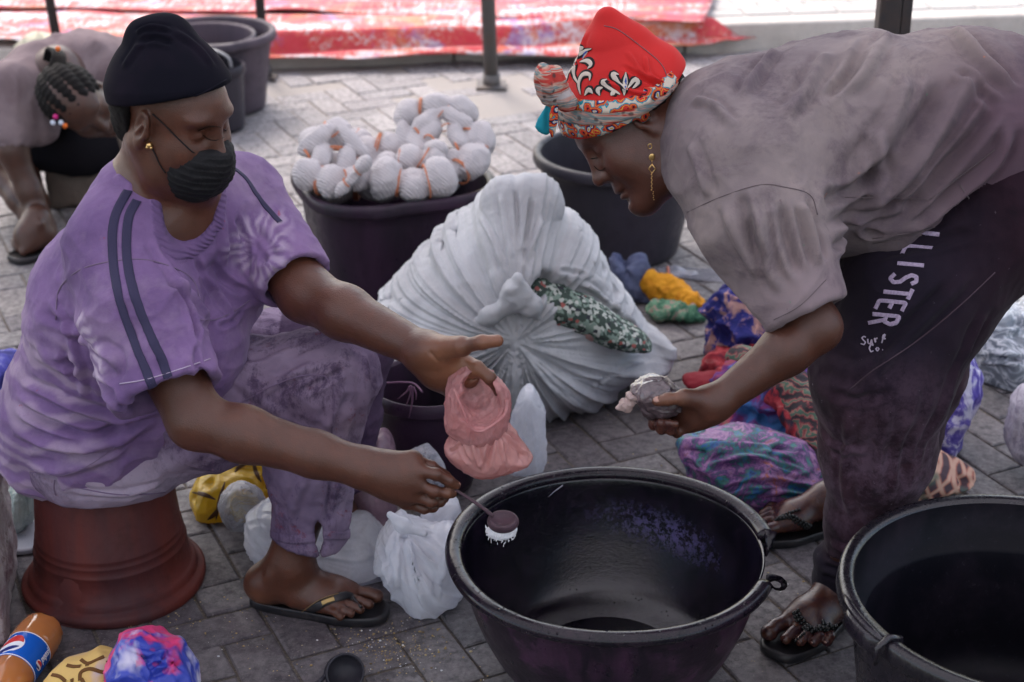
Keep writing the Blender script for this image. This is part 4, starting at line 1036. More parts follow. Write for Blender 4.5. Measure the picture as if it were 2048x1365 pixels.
segs = [([(70, 640), (150, 665), (230, 720), (300, 815)], .010, .014), ([(62, 690), (140, 730), (230, 790), (290, 830)], -.011, .012), ([(35, 760), (120, 800), (230, 835), (330, 822)], .010, .013), ([(25, 800), (110, 850), (220, 862), (340, 815)], -.014, .013),
        ([(20, 850), (110, 892), (210, 890), (320, 835)], .012, .015), ([(40, 930), (130, 940), (210, 915), (280, 865)], .007, .016), ([(95, 600), (130, 650), (160, 740), (170, 800)], .006, .012), ([(120, 690), (150, 750), (200, 800)], -.006, .010),
        ([(395, 540), (430, 580), (470, 640)], .008, .012), ([(420, 520), (450, 560), (500, 590)], -.007, .011), ([(350, 560), (400, 610), (430, 680)], .006, .014), ([(300, 470), (340, 540), (380, 600)], .006, .012), ([(440, 420), (450, 500), (480, 590)], .007, .013),
        ([(360, 480), (400, 545), (440, 600)], -.006, .010), ([(470, 430), (490, 480), (500, 560)], -.006, .010), ([(390, 690), (400, 740), (418, 750)], -.006, .010),
        ([(330, 560), (380, 610), (400, 690)], -.012, .010), ([(250, 560), (290, 640), (320, 740)], .005, .02), ([(520, 440), (560, 500), (585, 560)], .006, .012), ([(500, 480), (530, 520), (560, 580)], -.006, .011), ([(180, 360), (230, 350), (270, 380)], .004, .010), ([(400, 650), (450, 650), (490, 620)], -.005, .008)]
def dye(V):
    c = np.zeros((len(V), 4)); c[:, 3] = 1
    def rings(ctr, r0, r1, k, fr):     # crackled tie-dye arcs
        d = np.hypot(V[:, 0] - ctr[0], V[:, 2] - ctr[2]) + fbm(V * 30, 2) * .006; a = np.arctan2(V[:, 2] - ctr[2], V[:, 0] - ctr[0]); n = fbm(V * 45, 2)
        band = np.clip(1.4 - abs(d - (r0 + r1) / 2) / (r1 - r0) * 2, 0, 1); return band * np.clip(.5 + .7 * np.sin(a * fr + n * 4) + n * .5, 0, 1) * k
    hb = P(118, 712, 2.47); an_ = np.arctan2(V[:, 2] - hb[2], V[:, 0] - hb[0])
    m_ = (V[:, 1] < 2.60) * (np.abs(an_ - .1) < .95)
    c[:, 0] = np.maximum(rings(hb, .052, .086, 1.0, 26), rings(hb, .020, .034, .5, 14)) * m_ ; hb = P(520, 500, 2.68); c[:, 0] = np.maximum(c[:, 0], rings(hb, .02, .055, .7, 16) * (V[:, 1] < 2.8))
    q = V @ np.array([.35, .2, 1.0]); st = np.clip(.35 + 1.3 * np.sin(q * 120 + fbm(V * 7, 3) * 12), 0, 1)
    lowb = np.clip((P(60, 560, 2.8)[2] - V[:, 2]) / .05, 0, 1) * np.clip((P(150, 700, 2.7)[0] - V[:, 0] + .10) / .08, 0, 1); c[:, 1] = lowb * st * .8
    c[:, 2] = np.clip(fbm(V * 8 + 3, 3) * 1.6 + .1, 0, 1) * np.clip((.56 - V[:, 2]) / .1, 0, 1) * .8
    return c
sh1, bS1 = cloth_obj('shirt', S, .0040, M_SH1, w1, segs, nz, attr={'dye': dye, 'rib': lambda V: np.stack([(od1(V) < .018) * 1.0, V[:, 0] * .6 + V[:, 2] * .8, V[:, 0] * 0, V[:, 0] * 0 + 1], 1)})
M_NAVY = NB('navy tape'); M_NAVY.set(Base_Color=(.022, .018, .058), Roughness=.8); M_NAVY.bump(M_NAVY.noise(300, 3), .0006); M_NAVY = M_NAVY.m
strip_on('sleeve_stripe', bS1, [(256, 382), (228, 440), (226, 520), (240, 600), (268, 680), (290, 735), (305, 775)], .0150, M_NAVY, sh1)
strip_on('sleeve_stripe', bS1, [(274, 402), (256, 440), (254, 520), (272, 600), (300, 670), (322, 715), (336, 755)], .0150, M_NAVY, sh1)
strip_on('sleeve_stripe', bS1, [(462, 335), (490, 355), (520, 400), (560, 445)], .0100, M_NAVY, sh1)
M_STI = NB('pale stitching'); M_STI.set(Base_Color=(.40, .33, .44), Roughness=.9); M_STI = M_STI.m
tube_on('stitching', bS1, [(240, 768), (290, 760), (350, 742), (420, 718)], .0016, M_STI, sh1, off=.0004)
tube_on('seam', bS1, [(400, 600), (385, 560), (345, 535), (290, 520), (225, 523), (160, 540), (118, 580), (112, 640)], .0014, M_SEAM, sh1, off=.0004)
tube_on('seam', bS1, [(395, 640), (430, 640), (470, 622), (500, 600)], .0014, M_SEAM, sh1, off=.0004)
tube_on('stitching', bS1, [(60, 940), (120, 952), (180, 930), (230, 895)], .0014, M_SEAM, sh1, off=.0004)
# cap, hair, mask, earring
S = SDF(); S.u(ell(L1(-.014, 0, .043), np.array([.1055, .0855, .094]), HM), 0); S.u(cone(L1(-.020, 0, .060), L1(-.042, .0, .122), .080, .034), .07)
S.u(cone(L1(-.072, -.02, .128), L1(-.040, .02, .136), .016, .018), .03)
cn = unit(HM @ np.array([-.50, 0, 1.0])); S.inter(Pr(lambda p, c=L1(0, 0, .047).astype(np.float32), n=-cn.astype(np.float32): (p - c) @ n, L1(0, 0, .04), 1e3), .004)
S.sub(ell(L1(-.014, 0, .040), np.array([.0995, .079, .086]), HM), .003)
s = NB('black cap jersey'); s.set(Base_Color=s.mix(s.ramp(s.noise(9, 5, .6), [(.4, 0.0), (.7, 1.0)]), (.005, .005, .010), (.012, .008, .016)), Roughness=.9, Specular_IOR_Level=.10); s.bump(s.noise(500, 3), .0004, .6); s.bump(s.noise(12, 3), .002, .4); M_CAP = s.m
cap1, bC1 = cloth_obj('cap', S, .0032, M_CAP, w1, [([(270, 70), (300, 55), (345, 62)], .006, .007), ([(268, 88), (310, 76), (350, 90)], -.005, .008), ([(300, 60), (270, 100), (245, 140)], .003, .010), ([(340, 60), (390, 90), (430, 140)], .003, .010)], lambda V, N: fbm(V * 18, 2) * .0015, post=1)
tube_on('cap_hem', bC1, [(224, 214), (270, 216), (330, 208), (400, 188), (452, 160)], .0026, M_CAP, cap1, off=.0006)
S = SDF(); S.u(ell(L1(-.030, 0, .016), np.array([.0865, .0775, .075]) * 1.04, HM), 0); S.u(ell(L1(-.055, 0, -.035), (.052, .055, .045), HM), .02)
S.inter(Pr(lambda p, c=L1(-.032, 0, 0).astype(np.float32), n=HM[:, 0].astype(np.float32): (p - c) @ n, L1(0, 0, 0), 1e3), .004)
sdf_obj('hair', S, .0035, M_HAIR, w1, disp=lambda V, N: V + N * (fbm(V * 160, 2) * .002)[:, None])
S = SDF(); S.u(ell(L1(.062, 0, -.058), np.array([.061, .066, .067]), HM), 0); S.u(ell(L1(.096, 0, -.030), (.028, .024, .034), HM), .02)
S.sub(Pr(lambda p, c=L1(.07, 0, -.010).astype(np.float32), n=-unit(HM @ np.array([.10, 0, 1.0])).astype(np.float32): (p - c) @ n, L1(.07, 0, -.01), 1e3), .002)
S.sub(Pr(lambda p, c=L1(.046, 0, -.06).astype(np.float32), n=unit(HM @ np.array([1, 0, .45])).astype(np.float32): (p - c) @ n, L1(.046, 0, -.06), 1e3), .002)
s = NB('black face mask'); s.set(Base_Color=(.011, .011, .013), Roughness=.75, Specular_IOR_Level=.22); s.bump(s.noise(700, 2), .0004, .6); s.bump(s.noise(35, 4, .6, 1), .003, .6); M_MASK = s.m
def pl(V, N):
    q = (V - HC) @ HM; ph = (q[:, 2] + .015 + .12 * (q[:, 0] - .08)) / .011; d = .0018 * (ph - np.floor(ph)) ** 2 * (q[:, 2] < -.02) + ridge(q * 24 + 4, 2) * .0030 + fbm(q * 45, 2) * .0022; return V + N * d[:, None]
mask1 = sdf_obj('face_mask', S, .0018, M_MASK, w1, disp=pl)
b = MB()
ear_t, ear_b = L1(-.004, -.083, .034), L1(-.012, -.086, -.026)
def bvh_o(o): me = o.data; return BVHTree.FromPolygons([v.co[:] for v in me.vertices], [tuple(p.vertices) for p in me.polygons])
bB1 = bvh_o(body1); bK1 = bvh_o(mask1)
def hits(bv, px, off): return [a[0] for a in (hit(bv, x, y, off) for x, y in px) if a is not None]
def skinline(px): return hits(bB1, px, .0014)
b.tube(spline(skinline([(306, 228), (330, 250), (354, 275), (380, 300), (388, 306)]), 5), .0012, 6); b.tube(spline(skinline([(306, 298), (314, 315), (322, 332), (332, 346)]), 5), .0012, 6); b.build('ear_loop', M_MASK, mask1)
e_ = hit(bB1, 300, 290, .003)[0]; b = MB(); b.ball(e_, .0055, 10, 7); b.ball(e_ + [.003, -.002, -.004], .003, 8, 5); b.ball(e_ + [-.003, -.002, -.003], .003, 8, 5); b.build('earring', M_GOLD, w1)
b = MB(); b.tube(spline(hits(bB1, ((406, 271), (418, 279), (432, 281), (446, 276)), .0006), 5),   .0013, 6, .5); b.build('eyelashes', M_HAIR, w1)
b = MB(); b.tube(spline(hits(bB1, ((396, 262), (415, 254), (438, 254), (452, 262)), .0006), 5), .0013, 6, .4); b.build('eyebrow', M_HAIR, w1)
# flip-flop
M_SOLE = NB('black rubber'); M_SOLE.set(Base_Color=M_SOLE.mix(M_SOLE.ramp(M_SOLE.noise(40, 5), [(.5, 0.0), (.8, 1.0)]), (.012, .011, .014), (.05, .04, .04)), Roughness=.5); M_SOLE = M_SOLE.m
ffl = flipflop('flip_flop', w1, he, to, 1, M_SOLE, w0=.037, w1=.052)
bF = bvh_o(body1)
def strap_pts(px, off=.003): return [hit(bF, x, y, off)[0] for x, y in px if hit(bF, x, y) is not None]
cbr = strip_on('strap', bF, [(566, 1252), (590, 1238), (625, 1218), (660, 1200), (690, 1192), (705, 1196)], .016, M_SOLE, ffl, th=.0018, off=.001)
b = MB(); q = strap_pts([(704, 1194), (714, 1204), (722, 1216)], .003)
if len(q) > 2: b.tube(spline(q, 4), .003, 8); b.build('toe_post', M_SOLE, ffl)
s = NB('gold badge'); s.set(Base_Color=(.35, .24, .10), Metallic=.8, Roughness=.4); strip_on('badge', bF, [(645, 1207), (656, 1202), (668, 1198)], .009, s.m, ffl, th=.003, off=.002)
flipflop('flip_flop', w1, he2, he2 + unit(to2 - he2) * .22, -1, M_SOLE)
# the gold tipped strap edge
M_TAN = NB('tan piping'); M_TAN.set(Base_Color=(.22, .13, .06), Roughness=.6); M_TAN = M_TAN.m
tube_on('strap_piping', bF, [(574, 1240), (600, 1224), (640, 1200), (676, 1188)], .0016, M_TAN, ffl, off=.004)
# ------------------------------------------------------------------ 2. the woman bending over the basin
IU = np.array([0, SP, CP]); IR = np.array([1.0, 0, 0])
w2 = empty('person', (G(1700, 1230)[0], G(1700, 1230)[1], 0), 'woman in red patterned headwrap and stained grey shirt bending forward with a bag of brown powder', 'person')
w2['label'] = 'woman in red patterned headwrap and stained grey shirt bending forward over the basin'
hf2 = unit(-.743 * IR - .669 * IU + np.array([0, -.05, 0])); hu2 = unit(-.669 * IR + .743 * IU)
HM2 = frame(hf2, hu2); HC2 = P(1286, 262, 2.78) + HM2[:, 2] * .014
KS, KE, KW = P(1490, 395, 2.60), P(1632, 655, 2.47), P(1432, 806, 2.42)
NB2 = P(1405, 262, 2.76)
TS, TM, TL, TH2 = P(1490, 285, 2.75), P(1700, 280, 2.77), P(1925, 268, 2.79), P(2090, 335, 2.80)
nK, nA = P(1752, 770, 2.60), P(1694, 1180, 2.66)
S = SDF(); L2 = head(S, HC2, HM2, scale=1.05)
S.u(cone(L2(-.035, 0, -.045), NB2, .054, .058), .03); S.u(cone(NB2, TS, .062, .10), .06)
S.u(cone(TS, TM, .12, .125, [0, 1, 0], 1.25), .06); S.u(cone(TM, TL, .12, .13, [0, 1, 0], 1.25), .05); S.u(cone(TL, TH2, .13, .14, [0, 1, 0], 1.2), .05)
S.chain([TS + [0, -.10, -.03], KS, lerp(KS, KE, .5), KE], [.07, .056, .046, .040], .04)
S.u(cone(KE, lerp(KE, KW, .3), .0395, .040), .02); S.u(cone(lerp(KE, KW, .3), KW, .040, .0265), .02)
FS, FE, FW = P(1500, 335, 2.88), P(1600, 540, 2.92), P(1730, 610, 2.90)
S.chain([TS + [0, .10, -.03], FS, FE, FW], [.07, .054, .042, .03], .04); S.u(cone(FW, P(1750, 640, 2.90), .028, .03), .02)
S.chain([TH2 - [.02, .08, .02], P(1825, 592, 2.66), nK, lerp(nK, nA, .35), nA], [.10, .09, .058, .056, .038], .05)
S.chain([TH2 + [-.02, .08, -.02], P(1858, 600, 2.92), P(1826, 750, 2.93), P(1765, 950, 2.95)], [.10, .075, .052, .048], .05)
q1 = P(1398, 822, 2.42); S.u(cone(KW, q1, .0265, .030, [0, 1, 0], .8), .02)
mc = [P(1374, 806, 2.446), P(1370, 822, 2.440), P(1374, 838, 2.430), P(1382, 850, 2.420)]
for i, q in enumerate(mc): S.u(cone(lerp(KW, q, .35), q, .021, (.0125, .0128, .012, .0112)[i]), .018)
fs2 = [[mc[0], P(1330, 812, 2.458), P(1303, 826, 2.445), P(1306, 842, 2.425)], [mc[1], P(1330, 840, 2.448), P(1308, 850, 2.425), P(1322, 846, 2.402)],
       [mc[2], P(1340, 856, 2.430), P(1323, 859, 2.408), P(1336, 846, 2.392)], [mc[3], P(1354, 866, 2.418), P(1342, 862, 2.400), P(1351, 848, 2.388)]]
NL2 = MB()
for q, r in zip(fs2, (.0098, .0098, .0093, .0083)): fing(S, q, r)
th = [P(1412, 800, 2.408), P(1368, 796, 2.392), P(1335, 799, 2.388), P(1314, 803, 2.388)]
S.u(cone(KW, th[1], .022, .015), .02); fing(S, th, .0112); nail(NL2, th[-1], th[-2], TOCAM(th[-1]) + up * .9, .0095)
heN, toN = G(1716, 1186, .02), G(1553, 1300, .02)
_, tipN, fN, lN = foot(S, heN, toN, side=-1, ankle=nA, shin=lerp(nA, nK, .35), rs_=(.036, .040), toe_r=.0108, spread=1.34)
for t, p_, r in tipN: nail(NL2, t + fN * r * .35, p_, up + [0, -.5, 0], r * .8)
heF, toF = G(1712, 1032, .02), G(1500, 1066, .02)
_, tipF, fF, lF = foot(S, heF, toF, side=1, ankle=P(1708, 985, 2.98), shin=P(1765, 900, 2.96), rs_=(.035, .042), toe_r=.0098, spread=1.25)
body2 = sdf_obj('body', S, .0030, M_SKIN2, w2, rel=1, attr={'tone': tone_fn([(0, P(1340, 800, 2.38), .035, .35), (2, toN, .26, 1.0), (2, toF, .26, 1.0), (2, P(1320, 850, 2.40), .05, .5)])})
NL2.build('fingernails', M_NAIL, w2)['kind'] = 'stuff'
bB2 = bvh_o(body2)
# trousers
s = NB('dyed dark trousers'); at = s.sep(s.attr('leg_tint'))
b = s.ramp(s.noise(6, 6, .65, .4), [(.3, (.012, .006, .011)), (.5, (.026, .012, .020)), (.7, (.055, .026, .038))])
b = s.mix(at[0], b, (.013, .011, .020)); b = s.mix(s.math('MULTIPLY', at[1], s.ramp(s.noise(14, 7, .8), [(.42, .0), (.6, 1.0)])), b, (.12, .075, .11)); b = s.mix(s.ramp(s.noise(13, 5, .75, .8), [(.60, 0.0), (.70, .7)]), b, (.012, .009, .014))
b = s.mix(s.ramp(s.noise(75, 3, .7), [(.70, 0.0), (.75, .5)]), b, (.25, .22, .26))
s.set(Base_Color=b, Roughness=.92, Sheen_Weight=.05, Specular_IOR_Level=.12); s.bump(s.noise(500, 3), .0005, .6); s.bump(s.noise(40, 4, .7), .0016, .5); M_TR2 = s.m
S = SDF()
S.u(ell(TH2 + [.03, 0, .025], (.19, .20, .150)), 0); S.u(cone(P(1990, 350, 2.80), TH2, .12, .14, [0, 1, 0], 1.25), .05)
S.chain([P(2000, 405, 2.70), P(1830, 585, 2.665), P(1763, 750, 2.62)], [.140, .130, .119], .05)
S.chain([P(1763, 750, 2.62), P(1752, 900, 2.63), P(1735, 1040, 2.65)], [.119, .094, .074], .04)
S.chain([P(1735, 1040, 2.65), P(1690, 1150, 2.665), P(1688, 1172, 2.665)], [.074, .052, .055], .03)
S.u(torus(P(1690, 1158, 2.665), frame([1, 0, .1], [0, .1, 1]), .040, .013), .02); S.u(torus(P(1686, 1128, 2.665), frame([1, 0, -.3], [.3, 0, 1]), .040, .014), .02)
S.chain([P(2010, 410, 2.90), P(1856, 600, 2.93), P(1828, 745, 2.94), P(1796, 885, 2.96), P(1745, 1000, 2.98)], [.135, .104, .090, .072, .058], .05)
cA = nA + [0, 0, -.012 + .012]; S.sub(cone(nA + [0, 0, .06], nA + [0, 0, -.10], .043, .060), .006)
cF = P(1712, 1000, 2.98); S.sub(Pr(lambda p, c=cF.astype(np.float32): np.maximum(p[:, 2] - c[2], np.sqrt(((p - c) ** 2).sum(1)) - .14), cF, .14), .004)
def nz(V, N): return ridge(np.stack([V[:, 0] * 10, V[:, 1] * 8, V[:, 2] * 3 + V[:, 0] * 4], 1), 2) * .0030 + micro(V) + fbm(V * 15, 2) * .004
segs = [([(1700, 560), (1640, 660), (1625, 760)], .005, .012), ([(1960, 520), (1850, 640), (1740, 760), (1660, 830)], .006, .014), ([(1900, 560), (1820, 640), (1740, 720)], -.006, .012), ([(1980, 600), (1930, 700), (1880, 820), (1830, 960)], .006, .014),
        ([(1850, 760), (1820, 880), (1800, 1000)], -.007, .014), ([(1700, 820), (1690, 930), (1700, 1040)], .006, .014), ([(1640, 860), (1680, 900), (1740, 900)], .005, .012), ([(1780, 800), (1760, 900), (1750, 1000)], .006, .014), ([(1660, 1080), (1700, 1100), (1750, 1080)], .008, .010),
        ([(1650, 1110), (1690, 1125), (1740, 1120)], -.009, .008), ([(1640, 1140), (1690, 1150), (1730, 1155)], .008, .009), ([(1650, 780), (1720, 800), (1790, 780)], -.005, .012), ([(1640, 720), (1720, 740), (1800, 700)], .004, .016), ([(1740, 520), (1850, 490), (1960, 460)], -.005, .014)]
def leg_tint2(V):
    c = np.zeros((len(V), 4)); c[:, 3] = 1; t0 = P(1780, 600, 2.55); d = np.linalg.norm((V - t0) * [1, .6, .8], axis=1); c[:, 0] = np.clip(1.4 - d / .16, 0, 1) * .85
    low = np.clip((P(1700, 1090, 2.65)[2] - V[:, 2]) / .03, 0, 1); c[:, 0] = np.maximum(c[:, 0], low * .9)  # darker tint on the thigh and from the ankle folds to the hem
    t1 = P(1750, 950, 2.56); d = np.linalg.norm((V - t1) * [1, .6, .7], axis=1); c[:, 1] = np.clip(1.4 - d / .14, 0, 1) * .75; return c
tr2, bT2 = cloth_obj('trousers', S, .0042, M_TR2, w2, segs, nz, attr={'leg_tint': leg_tint2})
s = NB('trouser seam'); s.set(Base_Color=(.060, .036, .052), Roughness=.9)
for ln in ([(1990, 545), (1930, 602), (1875, 650), (1820, 692), (1745, 742), (1700, 780)],): tube_on('seam', bT2, ln, .0016, s.m, tr2, off=.0004)
s = NB('lilac flocked letters'); s.set(Base_Color=s.mix(s.ramp(s.noise(260, 3), [(.4, 0.0), (.6, .5)]), (.40, .33, .46), (.20, .15, .24)), Roughness=.95); M_LET = s.m
AD = np.array([-58, 119]) / 4.35; HX = np.array([53, 5])          # advance per letter, letter height axis (photo px)
GL = {'L': [[(0, 1), (0, 0), (.75, 0)]], 'I': [[(.35, 0), (.35, 1)]], 'S': [[(.8, .85), (.55, 1), (.15, .92), (.05, .72), (.3, .55), (.7, .42), (.8, .2), (.5, 0), (.05, .1)]], 'T': [[(0, 1), (.9, 1)], [(.45, 1), (.45, 0)]],
      'E': [[(.75, 1), (0, 1), (0, 0), (.75, 0)], [(0, .5), (.6, .5)]], 'R': [[(0, 0), (0, 1), (.55, 1), (.75, .8), (.55, .55), (0, .52)], [(.4, .52), (.8, 0)]]}
def densify(pl_, n=5):
    o = []
    for a, b_ in zip(pl_[:-1], pl_[1:]): o += [(lerp(a[0], b_[0], t), lerp(a[1], b_[1], t)) for t in np.arange(n) / n]
    return o + [pl_[-1]]
for k, ch in enumerate('LLISTER'):
    base = np.array([1829 + (-9) - HX[0] / 2, 533 - HX[1] / 2]) + AD * (k - 2) - AD * .42
    adv = AD * (.82 if k else .8)
    if ch == 'I': adv = adv
    for st in GL[ch]:
        px = [tuple(base + adv * x + HX * y) for x, y in densify(st)]
        strip_on('letter', bT2, px, .0068, M_LET, tr2, th=.0010, n=2)
s = NB('small white lettering'); s.set(Base_Color=(.42, .36, .46), Roughness=.9); M_LE2 = s.m
GS = {'S': [(.8, .85), (.5, 1), (.15, .8), (.4, .55), (.75, .3), (.5, 0), (0, .12)], 'u': [(0, .6), (.05, .1), (.4, 0), (.65, .55), (.7, .1), (.85, 0)], 'r': [(0, .6), (.15, .1), (.15, .5), (.5, .6)], 'f': [(0, 0), (.3, .9), (.55, 1), (.35, .55), (.1, .5), (.6, .5)],
      'C': [(.8, .85), (.4, 1), (.05, .5), (.3, 0), (.75, .15)], 'o': [(.35, .55), (.05, .3), (.3, 0), (.6, .3), (.35, .55)], '.': [(.1, .05), (.2, .05), (.25, .1)]}
# these two short lines run across the leg, upright to the viewer
for txt, x0, y0, w_, h_ in (('Surf', 1722, 690, 14, 17), ('Co.', 1738, 704, 13, 15)):
    for k, ch in enumerate(txt):
        px = [(x0 + k * w_ * .98 + x * w_ * .9, y0 - k * 1.4 - y * h_) for x, y in densify(GS[ch], 3)]; strip_on('letter', bT2, px, .0020, M_LE2, tr2, th=.0010, n=2)
# shirt
s = NB('stained grey jersey'); g0 = s.sep()[0]; at = s.sep(s.attr('dye'))
b = s.ramp(s.noise(3.5, 6, .62, .4), [(.3, (.14, .112, .124)), (.5, (.205, .17, .175)), (.72, (.315, .262, .248))])
b = s.mix(at[0], b, (.088, .052, .074)); b = s.mix(s.math('MULTIPLY', at[1], .8), b, (.25, .19, .215))
b = s.mix(s.ramp(s.noise(8, 8, .78, .4), [(.48, 0.0), (.64, .65)]), b, (.085, .062, .082)); b = s.mix(s.ramp(s.noise(14, 6, .7, 1, co=s.mapping(loc=(4, 2, 1))), [(.66, 0.0), (.74, .45)]), b, (.10, .15, .18))
b = s.mix(s.ramp(s.noise(46, 4, .7), [(.70, 0.0), (.74, .55)]), b, (.10, .06, .08)); b = s.mix(s.ramp(s.noise(30, 3, .6, co=s.mapping(loc=(7, 7, 1))), [(.74, 0.0), (.76, .7)]), b, (.05, .24, .12)); b = s.mix(s.ramp(s.noise(26, 3, .6, co=s.mapping(loc=(1, 9, 5))), [(.735, 0.0), (.76, .6)]), b, (.42, .16, .10))
s.set(Base_Color=b, Roughness=.92, Sheen_Weight=.06, Specular_IOR_Level=.15); s.bump(s.noise(460, 3), .0005, .6); s.bump(s.noise(26, 4, .65), .0016, .5); M_SH2 = s.m
S = SDF()
S.u(cone(TS + [-.01, 0, -.0], P(1600, 285, 2.76), .140, .160, [0, 1, 0], 1.22), 0); S.u(cone(P(1600, 285, 2.76), TM, .158, .172, [0, 1, 0], 1.15), .04)
S.u(cone(TM, TL, .172, .172, [0, 1, 0], 1.12), .05); S.u(cone(TL, P(2050, 300, 2.80), .172, .172, [0, 1, 0], 1.12), .05); S.u(cone(P(2050, 300, 2.80), P(2180, 380, 2.8), .172, .185), .05)
S.u(ell(P(1765, 395, 2.73), (.13, .14, .095)), .06); S.u(ell(P(1560, 400, 2.72), (.11, .13, .09)), .05)
S.u(cone(NB2 + IU * -.005 + [.005, 0, 0], TS, .080, .12, [0, 1, 0], 1.15), .05)
HM_ = P(1614, 624, 2.475); axs = unit(HM_ - P(1490, 360, 2.60))
S.u(cone(P(1478, 330, 2.62), lerp(P(1490, 360, 2.60), HM_, .35), .110, .106), .06); S.u(cone(lerp(P(1490, 360, 2.60), HM_, .35), HM_ + axs * .05, .106, .060), .03)
S.u(cone(FS, P(1590, 520, 2.93), .095, .075), .05)
cc = HM_ + axs * .004; S.sub(Pr(lambda p, c=cc.astype(np.float32), n=(-axs).astype(np.float32): np.maximum((p - c) @ n, np.sqrt(((p - c) ** 2).sum(1)) - .11), cc, .11), .003)
S.sub(cone(cc - axs * .08, cc + axs * .05, .048, .062), .004)
op2 = [cone(L2(-.03, 0, -.05), NB2 + [.046, 0, -.004], .064, .084)]; S.sub(op2[0], .005); od2, ob2 = near_open(op2, .021, .0028)
hA, hB_ = P(1745, 503, 2.66), P(2048, 395, 2.66); hn = unit(np.cross(hB_ - hA, np.array([0, 1.0, 0]))); hn = hn if hn[2] < 0 else -hn
S.sub(Pr(lambda p, c=hA.astype(np.float32), n=(-hn).astype(np.float32): np.maximum(np.maximum((p - c) @ n, -(p[:, 0] - c[0] + .0)), -(p[:, 0] * 0 + 1)), P(1950, 560, 2.75), .45), .006)
S.sub(ell(P(1960, 520, 2.75), (.21, .19, .12)), .006)
def nz(V, N):
    a = crease(np.stack([V[:, 0] * 8 - V[:, 2] * 6, V[:, 1] * 5, V[:, 2] * 4 + V[:, 0] * 3], 1), 2, 3) * .0070 + micro(V) + fbm(V * 13, 3) * .005
    return a * np.clip(od2(V) / .03 - .6, 0, 1) + ob2(V)
segs = [([(1960, 130), (1900, 230), (1800, 360), (1720, 430)], .011, .017), ([(1890, 150), (1840, 240), (1750, 350), (1650, 430)], -.011, .016), ([(2000, 200), (1930, 290), (1850, 380), (1790, 440)], -.011, .015), ([(2020, 250), (1990, 330), (1900, 400), (1800, 470)], .010, .013),
        ([(1820, 150), (1780, 250), (1700, 360)], .008, .016), ([(1660, 100), (1620, 170), (1560, 240)], .006, .014), ([(1740, 75), (1700, 140), (1640, 210)], -.006, .012), ([(1780, 70), (1740, 130), (1690, 190)], .006, .012), ([(1560, 100), (1520, 140), (1480, 200)], .006, .012),
        ([(1900, 60), (1960, 110), (2030, 190)], .009, .015), ([(1860, 60), (1920, 130), (1990, 220)], -.007, .013), ([(1640, 400), (1700, 380), (1800, 300)], -.008, .014), ([(1650, 470), (1720, 440), (1830, 410)], .008, .012), ([(1650, 500), (1740, 470), (1860, 420)], -.009, .010),
        ([(1380, 280), (1400, 340), (1420, 400)], .006, .012), ([(1520, 420), (1525, 500), (1560, 590)], .007, .013), ([(1560, 400), (1575, 480), (1600, 560)], -.007, .012), ([(1450, 400), (1480, 480), (1520, 560)], .006, .013), ([(1480, 380), (1500, 450), (1535, 540)], -.006, .011), ([(1600, 400), (1620, 460), (1640, 540)], .007, .011),
        ([(1740, 250), (1760, 330), (1740, 420)], .006, .014), ([(1380, 200), (1430, 210), (1470, 260)], .005, .010)]
def dye2(V):
    c = np.zeros((len(V), 4)); c[:, 3] = 1; x0 = P(1560, 300, 2.7)[0]; x1 = P(1980, 300, 2.7)[0]
    c[:, 0] = np.clip((V[:, 0] - x0) / (x1 - x0) + fbm(V * 5, 2) * .25 - .1 - np.clip((V[:, 2] - 1.02) / .1, 0, 1) * .5, 0, 1) * .9
    d = np.linalg.norm(V - HM_, axis=1); c[:, 1] = np.clip(1.3 - d / .14, 0, 1); return c
sh2, bS2 = cloth_obj('shirt', S, .0040, M_SH2, w2, [(p_, a_ * 1.45, w_ * 1.15) for p_, a_, w_ in segs], nz, attr={'dye': dye2})
M_SM2 = NB('grey seam'); M_SM2.set(Base_Color=(.11, .085, .095), Roughness=.9); M_SM2 = M_SM2.m
for ln in ([(1375, 425), (1440, 395), (1520, 370), (1570, 375), (1620, 390), (1635, 430)], [(1690, 395), (1780, 396), (1860, 400)], [(1745, 478), (1850, 460), (1960, 425)], [(1920, 370), (1940, 400), (1965, 430)], [(1860, 400), (1930, 345), (1990, 300)]): tube_on('seam', bS2, ln, .0013, M_SM2, sh2, off=.0003)
for ln in ([(1548, 640), (1600, 612), (1652, 560)], [(1745, 488), (1850, 470), (1960, 435), (2030, 385)]): tube_on('stitching', bS2, ln, .0011, M_SM2, sh2, off=.0003)
# hair, head wrap
S = SDF(); S.u(ell(L2(-.016, 0, .030), np.array([.0965, .0775, .082]) * 1.08, HM2), 0); S.u(ell(L2(-.045, 0, -.02), (.060, .062, .055), HM2), .02)
S.inter(Pr(lambda p, c=L2(-.012, 0, 0).astype(np.float32), n=unit(HM2 @ np.array([1, 0, -.75])).astype(np.float32): (p - c) @ n, L2(0, 0, 0), 1e3), .004)
sdf_obj('hair', S, .0035, M_HAIR, w2, disp=lambda V, N: V + N * (fbm(V * 160, 2) * .0022)[:, None])
s = NB('red wax print'); co = s.warp(.02, 20); 
b = s.mix(s.ramp(s.noise(5, 4), [(.35, 0.0), (.7, .6)]), (.55, .018, .016), (.38, .010, .012)); s.set(Base_Color=b, Roughness=.7, Specular_IOR_Level=.25); s.bump(s.noise(500, 3), .0004, .5); s.bump(s.noise(20, 4, .6, .5), .002, .5); M_WRAP = s.m
S = SDF(); S.u(ell(L2(-.012, 0, .050), np.array([.106, .088, .084]) * 1.08, HM2), 0)
S.u(cone(P(1245, 190, 2.79), P(1222, 92, 2.80), .104, .048), .05); S.u(cone(P(1222, 60, 2.80), P(1216, 34, 2.80), .018, .008), .03)
